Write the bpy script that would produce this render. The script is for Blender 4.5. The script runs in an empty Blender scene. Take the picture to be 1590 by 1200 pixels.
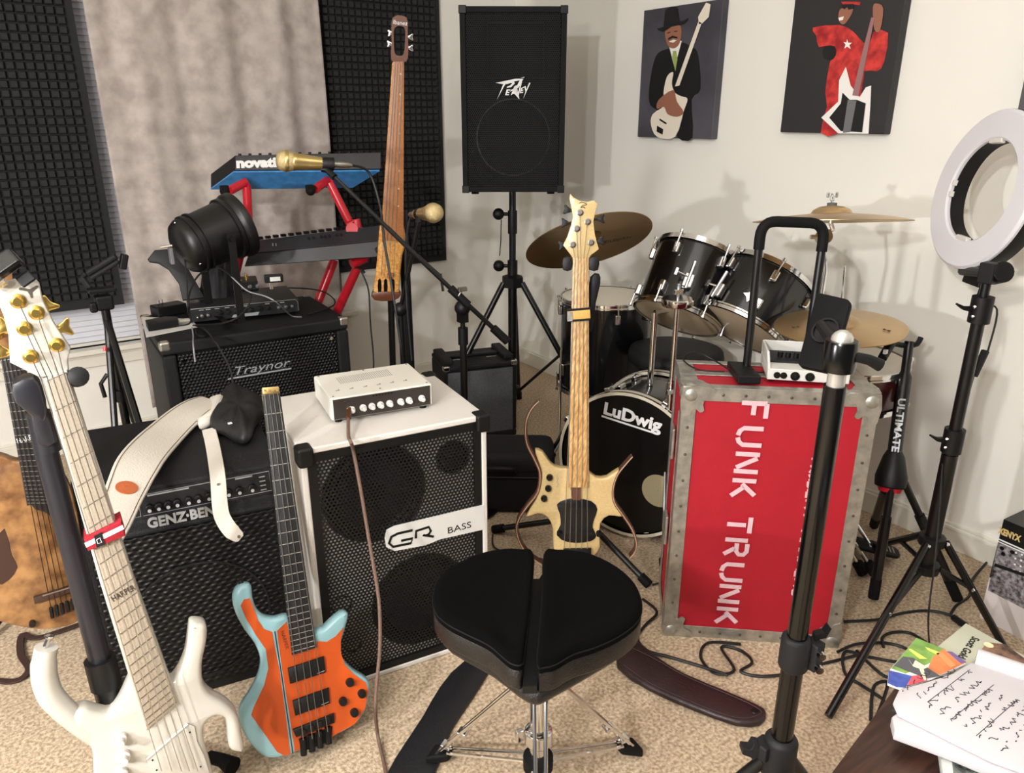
import bpy, bmesh, math, random
from mathutils import Vector, Matrix, Euler, Quaternion
from mathutils.geometry import tessellate_polygon
random.seed(7)
SC = bpy.context.scene
COL = SC.collection
# ------------------------------------------------------------------ camera, light, exposure
CAM_H = 1.40; FPX = 1180.0; PIT = math.radians(19.7); YAW = math.atan2(1806, 1253)
FW = Vector((math.cos(YAW), math.sin(YAW), 0)); RT = Vector((FW.y, -FW.x, 0))
CF = FW*math.cos(PIT) + Vector((0, 0, -math.sin(PIT))); CU = FW*math.sin(PIT) + Vector((0, 0, math.cos(PIT)))
CP = Vector((0, 0, CAM_H))
cam = bpy.data.objects.new('camera', bpy.data.cameras.new('camera'))
COL.objects.link(cam)
cam.data.sensor_width = 36; cam.data.lens = 36*FPX/1590; cam.data.clip_start = .05
cam.matrix_world = Matrix(((RT.x, CU.x, -CF.x, CP.x), (RT.y, CU.y, -CF.y, CP.y), (RT.z, CU.z, -CF.z, CP.z), (0, 0, 0, 1)))
SC.camera = cam
SC.view_settings.view_transform = 'Standard'; SC.view_settings.look = 'None'
SC.view_settings.gamma = 1; SC.view_settings.use_curve_mapping = False
SC.view_settings.exposure = 0.24
w = bpy.data.worlds.new('world'); SC.world = w; w.use_nodes = True
w.node_tree.nodes['Background'].inputs[0].default_value = (1.0, .985, .95, 1)
w.node_tree.nodes['Background'].inputs[1].default_value = .14
def lamp(name, loc, power, size, col=(1, .985, .965), kind='POINT', target=None, sy=None):
    l = bpy.data.lights.new(name, kind); o = bpy.data.objects.new(name, l); COL.objects.link(o)
    l.energy = power; l.color = col; o.location = loc
    if kind == 'AREA':
        l.size = size
        if sy: l.shape = 'RECTANGLE'; l.size_y = sy
        o.rotation_euler = (Vector(target)-Vector(loc)).to_track_quat('-Z', 'Y').to_euler()
    else: l.shadow_soft_size = size
    return o
lamp('ceiling_bulb', (-1.70, -0.35, 2.15), 165, .06)
lamp('floor_lamp_bulb', (-1.05, -0.30, 1.75), 55, .05)
lamp('table_lamp_bulb', (-1.20, 0.80, 1.20), 95, .035)
lamp('ceiling_fill', (0.6, 0.6, 2.42), 10, 1.4, kind='AREA', target=(0.6, 0.6, 0))  # added weak fill for ambience, no fixture hangs here

# ------------------------------------------------------------------ view helpers: where a line of sight meets a real plane
def ray(px, py): return CF + RT*((px-795)/FPX) + CU*((600-py)/FPX)
def PD(px, py, d): return CP + ray(px, py)*d
def PZ(px, py, z=0.0):
    r = ray(px, py); return CP + r*((z-CAM_H)/r.z)
def PX(px, py, x):
    r = ray(px, py); return CP + r*(x/r.x)
def PY(px, py, y):
    r = ray(px, py); return CP + r*(y/r.y)
def PF(px, py, f):
    r = ray(px, py); return CP + r*(f/r.dot(FW))
def zs(pts, x0, y0, s): return [(x0+x/s, y0+y/s) for x, y in pts]
def frame(A, B, spin=0, n=None):
    """origin A, Y axis to B, Z axis towards the viewer's side"""
    y = (B-A).normalized(); z = (CP-A) if n is None else n
    z = (z - y*z.dot(y)).normalized(); x = y.cross(z)
    M = Matrix(((x.x, y.x, z.x, A.x), (x.y, y.y, z.y, A.y), (x.z, y.z, z.z, A.z), (0, 0, 0, 1)))
    return M @ Matrix.Rotation(spin, 4, 'Y')
def upright(p, deg):
    return Matrix.Translation(p) @ Matrix.Rotation(math.radians(deg), 4, 'Z')
def on(M, px, py, z=0.0):
    """local x,y where the sight line meets the local plane at height z of M"""
    Mi = M.inverted(); o = Mi @ CP; d = Mi.to_3x3() @ ray(px, py); t = (z-o.z)/d.z
    p = o + d*t; return (p.x, p.y)
def ons(M, pts, z=0.0): return [on(M, a, b, z) for a, b in pts]
def smooth(pts, k=4, closed=True):
    n = len(pts); out = []
    P = [Vector(p) for p in pts]
    rng = range(n) if closed else range(n-1)
    for i in rng:
        if closed: a, b, c, d = P[i-1], P[i], P[(i+1) % n], P[(i+2) % n]
        else: a, b, c, d = P[max(i-1, 0)], P[i], P[i+1], P[min(i+2, n-1)]
        for j in range(k):
            t = j/k
            out.append(.5*((2*b)+(c-a)*t+(2*a-5*b+4*c-d)*t*t+(3*b-a-3*c+d)*t**3))
    if not closed: out.append(P[-1])
    return out

# ------------------------------------------------------------------ materials
MATS = {}
def mat(name, col, rough=.5, metal=0.0, noise=0, nscale=20, bump=0, bscale=200, spec=.5, coat=0, emit=None, alpha=None, col2=None, stretch=None, trans=0, ramp=(.35, .65)):
    if name in MATS: return MATS[name]
    m = bpy.data.materials.new(name); m.use_nodes = True; nt = m.node_tree
    b = nt.nodes['Principled BSDF']
    c = tuple((x/255)**2.2 for x in col)
    b.inputs['Base Color'].default_value = (*c, 1); b.inputs['Roughness'].default_value = rough
    b.inputs['Metallic'].default_value = metal; b.inputs['Specular IOR Level'].default_value = spec
    if coat: b.inputs['Coat Weight'].default_value = coat; b.inputs['Coat Roughness'].default_value = .08
    if trans: b.inputs['Transmission Weight'].default_value = trans
    tc = nt.nodes.new('ShaderNodeTexCoord'); src = tc.outputs['Object']
    if stretch:
        mp = nt.nodes.new('ShaderNodeMapping'); mp.inputs['Scale'].default_value = stretch
        nt.links.new(src, mp.inputs[0]); src = mp.outputs[0]
    if noise:
        n = nt.nodes.new('ShaderNodeTexNoise'); n.inputs['Scale'].default_value = nscale; n.inputs['Detail'].default_value = 4
        r = nt.nodes.new('ShaderNodeValToRGB'); c2 = tuple((x/255)**2.2 for x in col2) if col2 else tuple(x*(1-noise) for x in c)
        r.color_ramp.elements[0].color = (*c2, 1); r.color_ramp.elements[1].color = (*c, 1)
        r.color_ramp.elements[0].position = ramp[0]; r.color_ramp.elements[1].position = ramp[1]
        nt.links.new(src, n.inputs['Vector']); nt.links.new(n.outputs[0], r.inputs[0]); nt.links.new(r.outputs[0], b.inputs['Base Color'])
    if bump:
        n2 = nt.nodes.new('ShaderNodeTexNoise'); n2.inputs['Scale'].default_value = bscale; n2.inputs['Detail'].default_value = 3
        bp = nt.nodes.new('ShaderNodeBump'); bp.inputs['Strength'].default_value = bump; bp.inputs['Distance'].default_value = .002
        nt.links.new(src, n2.inputs['Vector']); nt.links.new(n2.outputs[0], bp.inputs['Height']); nt.links.new(bp.outputs[0], b.inputs['Normal'])
    if emit:
        b.inputs['Emission Color'].default_value = (*c, 1); b.inputs['Emission Strength'].default_value = emit
    MATS[name] = m; return m
def nmath(nt, op, a, b=None):
    n = nt.nodes.new('ShaderNodeMath'); n.operation = op
    for i, v in enumerate((a, b)):
        if v is None: continue
        if hasattr(v, 'links'): nt.links.new(v, n.inputs[i])
        else: n.inputs[i].default_value = v
    return n.outputs[0]
def hexmat(name, pitch, thr, colA, colB, rough=.5, metal=.5, holes=False, plane='XZ', sx=1.0):
    """hexagonal pattern of round dots in object space; with holes the dots are open"""
    m = bpy.data.materials.new(name); m.use_nodes = True; nt = m.node_tree
    b = nt.nodes['Principled BSDF']; b.inputs['Roughness'].default_value = rough; b.inputs['Metallic'].default_value = metal
    tc = nt.nodes.new('ShaderNodeTexCoord'); sp = nt.nodes.new('ShaderNodeSeparateXYZ'); nt.links.new(tc.outputs['Object'], sp.inputs[0])
    u = nmath(nt, 'MULTIPLY', sp.outputs[plane[0]], sx); v = sp.outputs[plane[1]]
    k = 4*math.pi/(math.sqrt(3)*pitch); acc = None
    for a in (90, 210, 330):
        a = math.radians(a)
        s = nmath(nt, 'ADD', nmath(nt, 'MULTIPLY', u, k*math.cos(a)), nmath(nt, 'MULTIPLY', v, k*math.sin(a)))
        c = nmath(nt, 'COSINE', s); acc = c if acc is None else nmath(nt, 'ADD', acc, c)
    g = nmath(nt, 'GREATER_THAN', acc, thr)
    cA = tuple((x/255)**2.2 for x in colA); cB = tuple((x/255)**2.2 for x in colB)
    if holes:
        b.inputs['Base Color'].default_value = (*cA, 1)
        nt.links.new(nmath(nt, 'SUBTRACT', 1.0, g), b.inputs['Alpha'])
    else:
        mx = nt.nodes.new('ShaderNodeMix'); mx.data_type = 'RGBA'
        mx.inputs[6].default_value = (*cA, 1); mx.inputs[7].default_value = (*cB, 1)
        nt.links.new(g, mx.inputs[0]); nt.links.new(mx.outputs[2], b.inputs['Base Color'])
        bp = nt.nodes.new('ShaderNodeBump'); bp.inputs['Strength'].default_value = .6; bp.inputs['Distance'].default_value = .002; bp.invert = True
        nt.links.new(acc, bp.inputs['Height']); nt.links.new(bp.outputs[0], b.inputs['Normal'])
    MATS[name] = m; return m
BLACK = mat('black_plastic', (17, 17, 18), .5, spec=.35)
MBLACK = mat('black_metal', (15, 15, 16), .36)
GBLACK = mat('gloss_black', (10, 10, 11), .22)
DGREY = mat('dark_grey_plastic', (33, 33, 35), .6, spec=.3)
GREY = mat('grey_plastic', (110, 110, 112), .5)
WHITE = mat('white_plastic', (214, 212, 207), .4)
CHROME = mat('chrome', (225, 225, 225), .12, 1.0)
STEEL = mat('brushed_steel', (175, 172, 165), .35, 1.0, noise=.3, nscale=60)
ALU = mat('worn_aluminium', (190, 187, 178), .42, .75, noise=.35, nscale=35, bump=.3, bscale=60)
GOLD = mat('gold_metal', (232, 196, 110), .25, 1.0)
TOLEX = mat('black_vinyl', (21, 21, 23), .6, spec=.35, bump=.9, bscale=450)
CARPETB = mat('black_carpet_covering', (22, 22, 23), .95, bump=.6, bscale=500)
RUBBER = mat('black_rubber', (15, 15, 15), .75, spec=.25)
WTXT = mat('white_print', (225, 225, 225), .6)
GTXT = mat('grey_print', (170, 172, 175), .4, .3)
STRING = mat('steel_string', (190, 188, 180), .3, 1.0)

# ------------------------------------------------------------------ mesh builder
class B:
    def __init__(s, M=None): s.bm = bmesh.new(); s.M = M or Matrix.Identity(4)
    def _v(s, pts, M=None):
        T = s.M @ M if M is not None else s.M
        return [s.bm.verts.new(T @ Vector(p)) for p in pts]
    def box(s, c, size, R=None):
        x, y, z = [k/2 for k in size]; M = Matrix.Translation(c)
        if R is not None: M = M @ (R.to_4x4() if not isinstance(R, Matrix) or len(R) == 3 else R)
        v = s._v([(-x, -y, -z), (x, -y, -z), (x, y, -z), (-x, y, -z), (-x, -y, z), (x, -y, z), (x, y, z), (-x, y, z)], M)
        for f in ((0, 3, 2, 1), (4, 5, 6, 7), (0, 1, 5, 4), (1, 2, 6, 5), (2, 3, 7, 6), (3, 0, 4, 7)): s.bm.faces.new([v[i] for i in f])
        return s
    def bb(s, a, b):
        a = Vector(a); b = Vector(b); return s.box((a+b)/2, [abs(k) for k in (b-a)])
    def rings(s, rings, cap=True, closed=False):
        vs = [s._v(r) for r in rings]; n = len(vs[0]); m = len(vs)
        for i in range(m if closed else m-1):
            a, b = vs[i], vs[(i+1) % m]
            for j in range(n): s.bm.faces.new((a[j], a[(j+1) % n], b[(j+1) % n], b[j]))
        if cap and not closed:
            s.bm.faces.new(vs[0][::-1]); s.bm.faces.new(vs[-1])
        return s
    def tube(s, pts, r, n=10, closed=False, sm=0, cap=True):
        P = [Vector(p) for p in pts]
        if sm: P = smooth(P, sm, closed)
        m = len(P); R = r if isinstance(r, (list, tuple)) else None
        rr = []; prev = None
        for i in range(m):
            if closed: t = (P[(i+1) % m]-P[i-1])
            else: t = P[min(i+1, m-1)]-P[max(i-1, 0)]
            t.normalize()
            if prev is None:
                a = Vector((0, 0, 1)) if abs(t.z) < .9 else Vector((1, 0, 0)); u = t.cross(a).normalized()
            else: u = (prev - t*prev.dot(t)).normalized()
            prev = u; v = t.cross(u)
            q = (R[min(int(i*len(R)/m), len(R)-1)] if R and len(R) != m else (R[i] if R else r))
            rr.append([P[i]+(u*math.cos(2*math.pi*k/n)+v*math.sin(2*math.pi*k/n))*q for k in range(n)])
        return s.rings(rr, cap, closed)
    def cyl(s, a, b, r, r2=None, n=16):
        return s.tube([a, b], [r, r if r2 is None else r2], n)
    def lathe(s, prof, o=(0, 0, 0), ax=(0, 0, 1), n=28, cap=True):
        """prof: list of (radius, height along axis)"""
        q = Vector(ax).normalized().to_track_quat('Z', 'Y').to_matrix().to_4x4(); M = Matrix.Translation(o) @ q
        rr = [[M @ Vector((r*math.cos(2*math.pi*k/n), r*math.sin(2*math.pi*k/n), h)) for k in range(n)] for r, h in prof]
        return s.rings(rr, cap)
    def prism(s, out, z0, z1, ch=0.0, M=None):
        """extrude a 2D outline from z0 to z1; ch rounds the top and bottom rims by insetting"""
        P = [Vector((p[0], p[1])) for p in out]; n = len(P)
        ar = sum(P[i-1].x*P[i].y-P[i].x*P[i-1].y for i in range(n))
        if ar < 0: P.reverse()
        def ins(d):
            o = []
            for i in range(n):
                a = (P[i]-P[i-1]); b = (P[(i+1) % n]-P[i])
                if a.length < 1e-7 or b.length < 1e-7: o.append(P[i]); continue
                na = Vector((-a.y, a.x)).normalized(); nb = Vector((-b.y, b.x)).normalized(); m = na+nb
                if m.length < .3: m = na; k = 1
                else: m.normalize(); k = min(1/max(m.dot(na), .5), 1.6)
                o.append(P[i]+m*d*k)
            return o
        if ch: lev = [(ch, z0), (ch*.3, z0+ch*.3), (0, z0+ch), (0, z1-ch), (ch*.3, z1-ch*.3), (ch, z1)]
        else: lev = [(0, z0), (0, z1)]
        rr = []
        for d, z in lev: rr.append([(p.x, p.y, z) for p in (ins(d) if d else P)])
        vs = [s._v(r, M) for r in rr]
        for i in range(len(vs)-1):
            for j in range(n): s.bm.faces.new((vs[i][j], vs[i][(j+1) % n], vs[i+1][(j+1) % n], vs[i+1][j]))
        for ring, flip in ((vs[0], True), (vs[-1], False)):
            lv = lev[0] if flip else lev[-1]
            tr = tessellate_polygon([[Vector((p[0], p[1], 0)) for p in (rr[0] if flip else rr[-1])]])
            for t in tr:
                try: s.bm.faces.new([ring[k] for k in t])
                except ValueError: pass
        return s
    def sph(s, c, r, sc=(1, 1, 1), n=16):
        prof = [(max(r*math.sin(math.pi*k/(n//2)), r*.01), -r*math.cos(math.pi*k/(n//2))) for k in range(n//2+1)]
        rr = [[Vector(c)+Vector((a*math.cos(2*math.pi*j/n)*sc[0], a*math.sin(2*math.pi*j/n)*sc[1], h*sc[2])) for j in range(n)] for a, h in prof]
        return s.rings(rr)
    def quad(s, pts): s.bm.faces.new(s._v(pts)); return s
    def band(s, path, w0, t, up=(0, 0, 1)):
        """flat strap: path of points, width vector list or number"""
        P = [Vector(p) for p in path]; m = len(P); rr = []
        for i in range(m):
            tg = (P[min(i+1, m-1)]-P[max(i-1, 0)]).normalized(); u = Vector(up[i] if isinstance(up, list) else up)
            sd = tg.cross(u).normalized(); nn = sd.cross(tg).normalized(); ww = w0[i] if isinstance(w0, list) else w0
            rr.append([P[i]-sd*ww/2-nn*t/2, P[i]+sd*ww/2-nn*t/2, P[i]+sd*ww/2+nn*t/2, P[i]-sd*ww/2+nn*t/2])
        return s.rings(rr)
MW = {}
def islands(bm):
    seen = set(); out = []
    for v in bm.verts:
        if v in seen: continue
        st = [v]; seen.add(v); comp = []
        while st:
            a = st.pop(); comp.append(a)
            for e in a.link_edges:
                c = e.other_vert(a)
                if c not in seen: seen.add(c); st.append(c)
        out.append(comp)
    return out
def objs(name, b, m, parent=None, **k):
    """one object for every separate piece of the mesh"""
    res = []
    for comp in islands(b.bm):
        nb = B(); mp = {v: nb.bm.verts.new(v.co) for v in comp}
        for f in {f for v in comp for f in v.link_faces}: nb.bm.faces.new([mp[v] for v in f.verts])
        res.append(obj(name, nb, m, parent, **k))
    b.bm.free(); return res
def obj(name, b, m, parent=None, bevel=0.0, sharp=35, seg=2, label=None):
    bm = b.bm; W = MW[parent.name] if parent else Matrix.Identity(4)
    if parent: bm.transform(W.inverted())
    bmesh.ops.recalc_face_normals(bm, faces=bm.faces)
    me = bpy.data.meshes.new(name); bm.to_mesh(me); bm.free()
    for p in me.polygons: p.use_smooth = True
    me.set_sharp_from_angle(angle=math.radians(sharp))
    o = bpy.data.objects.new(name, me); COL.objects.link(o)
    me.materials.append(m)
    if parent: o.parent = parent; MW[o.name] = W
    else: MW[o.name] = W
    if bevel:
        md = o.modifiers.new('bevel', 'BEVEL'); md.width = bevel; md.segments = seg; md.limit_method = 'ANGLE'; md.angle_limit = math.radians(40); md.harden_normals = True
    if label: o['label'] = label
    return o
def thing(name, label, cat, loc, group=None, rz=0.0):
    o = bpy.data.objects.new(name, None); COL.objects.link(o); o.empty_display_size = .05
    M = Matrix.Translation(loc) @ Matrix.Rotation(rz, 4, 'Z'); o.location = loc; o.rotation_euler = (0, 0, rz); MW[o.name] = M
    o['label'] = label; o['category'] = cat
    if group: o['group'] = group
    return o
def tag(o, label, cat, group=None):
    o['label'] = label; o['category'] = cat
    if group: o['group'] = group
    # put the origin of a one-mesh thing at its base
    me = o.data; xs = [v.co for v in me.vertices]
    c = Vector(((min(v.x for v in xs)+max(v.x for v in xs))/2, (min(v.y for v in xs)+max(v.y for v in xs))/2, min(v.z for v in xs)))
    me.transform(Matrix.Translation(-c)); o.location = c; MW[o.name] = Matrix.Translation(c)
    return o
def struct(name, b, m, parent=None, **k):
    o = obj(name, b, m, parent, **k)
    if not parent: o['kind'] = 'structure'
    return o
def text(s, size, m, parent, M, name='lettering', ext=.0006, bold=0.0, shear=0.0, sx=1.0, space=1.0, align='CENTER', rot=0, label=None):
    cu = bpy.data.curves.new('t', 'FONT'); cu.body = s; cu.size = size; cu.extrude = ext; cu.offset = bold; cu.shear = shear
    cu.space_character = space; cu.align_x = align; cu.align_y = 'CENTER'; cu.resolution_u = 3
    t = bpy.data.objects.new('t', cu); COL.objects.link(t)
    dg = bpy.context.evaluated_depsgraph_get(); me = bpy.data.meshes.new_from_object(t.evaluated_get(dg))
    bpy.data.objects.remove(t); bpy.data.curves.remove(cu)
    W = MW[parent.name]
    me.transform(W.inverted() @ M @ Matrix.Rotation(rot, 4, 'Z') @ Matrix.Diagonal((sx, 1, 1, 1)))
    me.name = name; o = bpy.data.objects.new(name, me); COL.objects.link(o); me.materials.clear(); me.materials.append(m)
    o.parent = parent; MW[o.name] = W
    if label: o['label'] = label
    return o
def xyM(M, x, y, z=0.0): return M @ Matrix.Translation((x, y, z))
# faces of an upright box: local X right, Z up, front at local y=0 (normal -Y)
def front(M, y=-.001): return M @ Matrix.Translation((0, y, 0)) @ Matrix.Rotation(math.pi/2, 4, 'X')
# ================================================================== ROOM
WX = 2.535; WY = 3.62
wallm = mat('wall_paint', (238, 235, 227), .8, bump=.12, bscale=300)
carp = mat('carpet_beige', (208, 187, 160), .97, noise=.4, nscale=120, bump=1.0, bscale=240, col2=(148, 128, 104))
trimm = mat('trim_paint', (228, 224, 212), .45)
b = B(); b.bb((-2.2, -1.6, -.05), (WX+.1, WY+.12, 0)); struct('floor', b, carp)
b = B(); b.bb((WX, -1.6, 0), (WX+.1, WY+.12, 2.45)); struct('wall_right', b, wallm)
WL, WR, WB, WT = -1.0, 1.46, .455, 2.12
b = B(); b.bb((-2.2, WY, 0), (WL, WY+.12, 2.45)); b.bb((WR, WY, 0), (WX, WY+.12, 2.45))
b.bb((WL, WY, 0), (WR, WY+.12, WB)); b.bb((WL, WY, WT), (WR, WY+.12, 2.45)); struct('wall_back', b, wallm)
b = B(); b.bb((-2.2, -1.6, 2.45), (WX+.1, WY+.12, 2.5)); struct('ceiling', b, wallm)
def baseb(name, a, c, nx):
    b = B(); a = Vector(a); c = Vector(c); n = Vector(nx)
    for h0, h1, t in ((0, .07, .012), (.07, .082, .016), (.082, .092, .008)):
        b.bb(a+Vector((0, 0, h0)), c+n*t+Vector((0, 0, h1)))
    struct(name, b, trimm, bevel=.002)
baseb('baseboard_right', (WX, -1.6, 0), (WX, WY, 0), (-1, 0, 0))
baseb('baseboard_back', (-2.2, WY, 0), (WX-.02, WY, 0), (0, -1, 0))
b = B(); b.bb((WL, WY+.07, WB), (WL+.05, WY+.11, WT)); b.bb((WR-.05, WY+.07, WB), (WR, WY+.11, WT)); b.bb((WL+.05, WY+.07, WB), (WR-.05, WY+.11, WB+.05))
b.bb((WL+.05, WY+.07, WT-.05), (WR-.05, WY+.11, WT)); b.bb((WL+.05, WY+.075, 1.25), (WR-.05, WY+.105, 1.30)); win = struct('window_1', b, trimm, bevel=.003)
b = B(); b.bb((WL+.05, WY+.088, WB+.05), (WR-.05, WY+.092, WT-.05)); struct('pane', b, mat('glass', (200, 210, 215), .05, trans=1), win)
b = B(); b.bb((WL-.06, WY-.055, WB-.022), (WR+.06, WY+.07, WB)); b.bb((WL-.03, WY-.02, WB-.085), (WR+.03, WY, WB-.022)); b.bb((WL-.03, WY-.026, WB-.04), (WR+.03, WY-.02, WB-.022)); struct('trim_1', b, trimm, bevel=.003)
# venetian blind
bl = thing('venetian_blind', 'closed white horizontal blind behind the taupe curtain and black foam', 'blind', (.2, WY+.02, WB))
b = B(); z = WB+.03; 
while z < WT-.06:
    b.box(((WL+WR)/2, WY+.035, z), (WR-WL-.03, .003, .030), Matrix.Rotation(math.radians(-24), 4, 'X')); z += .0235
obj('slats', b, mat('blind_slat', (214, 214, 222), .5), bl)
b = B(); b.bb((WL+.015, WY+.015, WT-.05), (WR-.015, WY+.055, WT-.005)); obj('head_rail', b, trimm, bl)
b = B(); b.bb((WL+.015, WY+.02, WB+.002), (WR-.015, WY+.05, WB+.014)); obj('bottom_rail', b, trimm, bl)
# curtain
def curtain_y(x, z): return WY-.085 + .014*math.sin(x*24+1.2*math.sin(z*1.3)) + .006*math.sin(x*53+z*1.5)+.008*math.sin(z*3+x*5)
b = B(); nx, nz = 90, 30; g = []
for i in range(nx+1):
    x = .487+.93*i/nx; g.append(b._v([(x, curtain_y(x, .16+2.1*j/nz), .16+2.1*j/nz) for j in range(nz+1)]))
for i in range(nx):
    for j in range(nz): b.bm.faces.new((g[i][j], g[i+1][j], g[i+1][j+1], g[i][j+1]))
curt = mat('crushed_velvet', (190, 180, 174), .85, noise=.35, nscale=14, bump=.35, bscale=70, col2=(160, 149, 143), stretch=(1, 1, 1))
cu = obj('curtain', b, curt); md = cu.modifiers.new('s', 'SOLIDIFY'); md.thickness = .004
tag(cu, 'crushed taupe grey curtain hanging over the window between the two foam panels', 'curtain')
# foam
foam = mat('charcoal_foam', (40, 41, 41), .95, bump=.5, bscale=250)
def foam_panel(x0, x1, z0, z1, y, label, tilt=0.0):
    b = B(); p = .0325; m = .028
    b.bb((x0, y, z0), (x1, y+.02, z1))
    nx = int((x1-x0-2*m)/p); nz = int((z1-z0-2*m)/p); ox = (x1-x0-nx*p)/2; oz = (z1-z0-nz*p)/2
    for i in range(nx):
        for j in range(nz):
            a = x0+ox+i*p; c = z0+oz+j*p; q = .0015; s = .0058
            base = [(a+q, y, c+q), (a+p-q, y, c+q), (a+p-q, y, c+p-q), (a+q, y, c+p-q)]
            top = [(a+s, y-.020, c+s), (a+p-s, y-.020, c+s), (a+p-s, y-.020, c+p-s), (a+s, y-.020, c+p-s)]
            v = b._v(base+top)
            for f in ((4, 7, 6, 5), (0, 1, 5, 4), (1, 2, 6, 5), (2, 3, 7, 6), (3, 0, 4, 7)): b.bm.faces.new([v[k] for k in f])
    o = obj('acoustic_foam_panel', b, foam, sharp=20); tag(o, label, 'foam panel', 'acoustic foam panels')
foam_panel(-.55, .452, .635, 2.05, WY-.055, 'dark pyramid acoustic foam panel left of the taupe curtain')
foam_panel(1.352, 2.062, .652, 2.05, WY-.022, 'dark pyramid acoustic foam panel behind the wooden upright bass')
# outlet plate / posters
def flat(M, pts, z, m, parent, name, k=0, t=.0008):
    P = smooth(pts, k) if k else pts
    b = B(M); b.prism(P, z, z+t); return obj(name, b, m, parent)
def canvas(y0, y1, z0, z1, dep, bg, label):
    t = thing('canvas_print', label, 'poster', (WX, (y0+y1)/2, z0), 'canvas prints on the right wall')
    b = B(); b.bb((WX-dep, y1, z0), (WX, y0, z1)); obj('canvas', b, bg, t, bevel=.003)
    # local frame: x to the right along -Y, y up, z out of the wall
    M = Matrix(((0, 0, -1, WX-dep), (-1, 0, 0, y0), (0, 1, 0, z0), (0, 0, 0, 1)))
    return t, M
bg1 = mat('print_grey', (88, 86, 94), .6, noise=.35, nscale=3, col2=(62, 60, 68))
bg2 = mat('print_dark', (44, 42, 44), .6)
sk = mat('print_skin', (150, 100, 80), .6); blk = mat('print_black', (20, 20, 22), .6); crm = mat('print_cream', (232, 222, 205), .6)
redp = mat('print_red', (214, 62, 56), .6, noise=.4, nscale=30, col2=(150, 30, 34)); wp = mat('print_white', (240, 238, 234), .6); grn = mat('print_green', (150, 170, 90), .6)
DEP = .035
t, M = canvas(2.62, 2.19, 1.305, 1.815, DEP, bg1, 'canvas print of a figure in black hat and suit holding a cream bass')
o_ = lambda pts: ons(M, zs(pts, 980, 0, 1590/440))
def fl(pts, z, m, name, k=3): flat(M, o_(pts), z*.0006, m, t, name, k, .0005)
fl([(215, 270), (150, 300), (120, 380), (100, 520), (110, 590), (160, 620), (250, 640), (260, 770), (345, 772), (340, 560), (390, 500), (375, 300), (330, 260), (290, 240)], 1, blk, 'suit')
fl([(215, 262), (245, 380), (285, 230), (260, 225)], 2, wp, 'shirt', 0); fl([(238, 285), (232, 320), (250, 400), (262, 330), (255, 285)], 3, grn, 'tie', 0)
fl([(192, 170), (205, 250), (240, 272), (275, 240), (282, 150), (230, 140)], 3, sk, 'face'); fl([(208, 216), (235, 200), (262, 208), (262, 216), (235, 212), (212, 225)], 4, blk, 'moustache', 0)
fl([(214, 234), (240, 222), (258, 226), (238, 240)], 4, wp, 'smile', 0)
fl([(205, 184), (222, 178), (222, 183), (205, 189)], 4, blk, 'eye', 0); fl([(244, 175), (262, 172), (262, 177), (244, 180)], 4, blk, 'eye', 0)
fl([(145, 158), (185, 150), (195, 55), (262, 42), (275, 120), (325, 100), (300, 135), (230, 150), (185, 180)], 5, blk, 'hat', 2)
fl([(240, 405), (205, 430), (185, 520), (190, 590), (125, 640), (115, 700), (150, 768), (250, 768), (300, 620), (320, 555), (285, 540), (250, 520), (232, 470)], 6, crm, 'bass_body')
fl([(250, 485), (275, 480), (400, 130), (382, 120)], 7, crm, 'bass_neck', 0); fl([(385, 135), (380, 95), (425, 15), (450, 25), (440, 95), (400, 135)], 7, crm, 'bass_head', 0)
fl([(240, 505), (160, 560), (150, 610), (190, 600), (210, 640), (262, 655), (300, 630), (262, 570)], 9, sk, 'hands'); fl([(165, 665), (205, 690), (200, 698), (163, 674)], 8, blk, 'pickup', 0); fl([(150, 705), (185, 725), (180, 755), (147, 738)], 8, blk, 'bridge', 0)
t, M = canvas(1.867, 1.46, 1.338, 1.84, DEP, bg2, 'canvas print of a figure in red fringed outfit with a white pointed bass')
fl([(1170, 140), (1020, 155), (1040, 200), (1055, 265), (1130, 255), (1110, 380), (1090, 520), (1100, 600), (1065, 745), (1170, 745), (1290, 530), (1310, 400), (1380, 400), (1420, 350), (1443, 185), (1360, 180), (1330, 260), (1250, 180)], 1, redp, 'outfit', 2)
fl([(1190, 40), (1170, 60), (1165, 110), (1190, 138), (1220, 110), (1245, 60), (1240, 20), (1200, 10)], 2, sk, 'face'); fl([(1165, 100), (1195, 92), (1190, 112), (1170, 116)], 3, wp, 'smile', 0)
fl([(1185, 25), (1250, 22), (1252, 48), (1222, 55), (1215, 40), (1200, 52), (1186, 45)], 4, blk, 'glasses', 0)
fl([(1180, 10), (1290, 10), (1285, 30), (1250, 25), (1190, 25)], 3, redp, 'hat', 0)
fl([(1360, 40), (1385, 20), (1418, 50), (1400, 170), (1368, 165)], 5, sk, 'hand'); fl([(1208, 375), (1170, 450), (1165, 570), (1070, 660), (1165, 748), (1335, 750), (1345, 600), (1350, 480), (1320, 490), (1285, 545), (1235, 480)], 5, wp, 'bass_body', 0)
fl([(1190, 520), (1180, 580), (1115, 660), (1180, 735), (1300, 742), (1320, 580), (1270, 560), (1230, 560)], 6, blk, 'bass_guard', 0)
fl([(1245, 535), (1280, 540), (1330, 300), (1370, 100), (1352, 98), (1300, 300)], 7, mat('print_neck', (150, 110, 110), .6), 'bass_neck', 0)
fl([(1220, 560), (1268, 565), (1235, 740), (1192, 745)], 7, GREY, 'pickups', 0)
fl([(1215, 220), (1222, 240), (1243, 240), (1228, 253), (1235, 275), (1216, 262), (1200, 272), (1207, 250), (1195, 235), (1212, 238)], 6, wp, 'star', 0)
fl([(1085, 262), (1145, 260), (1150, 310), (1120, 340), (1080, 320)], 4, blk, 'mirror', 2)
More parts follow.
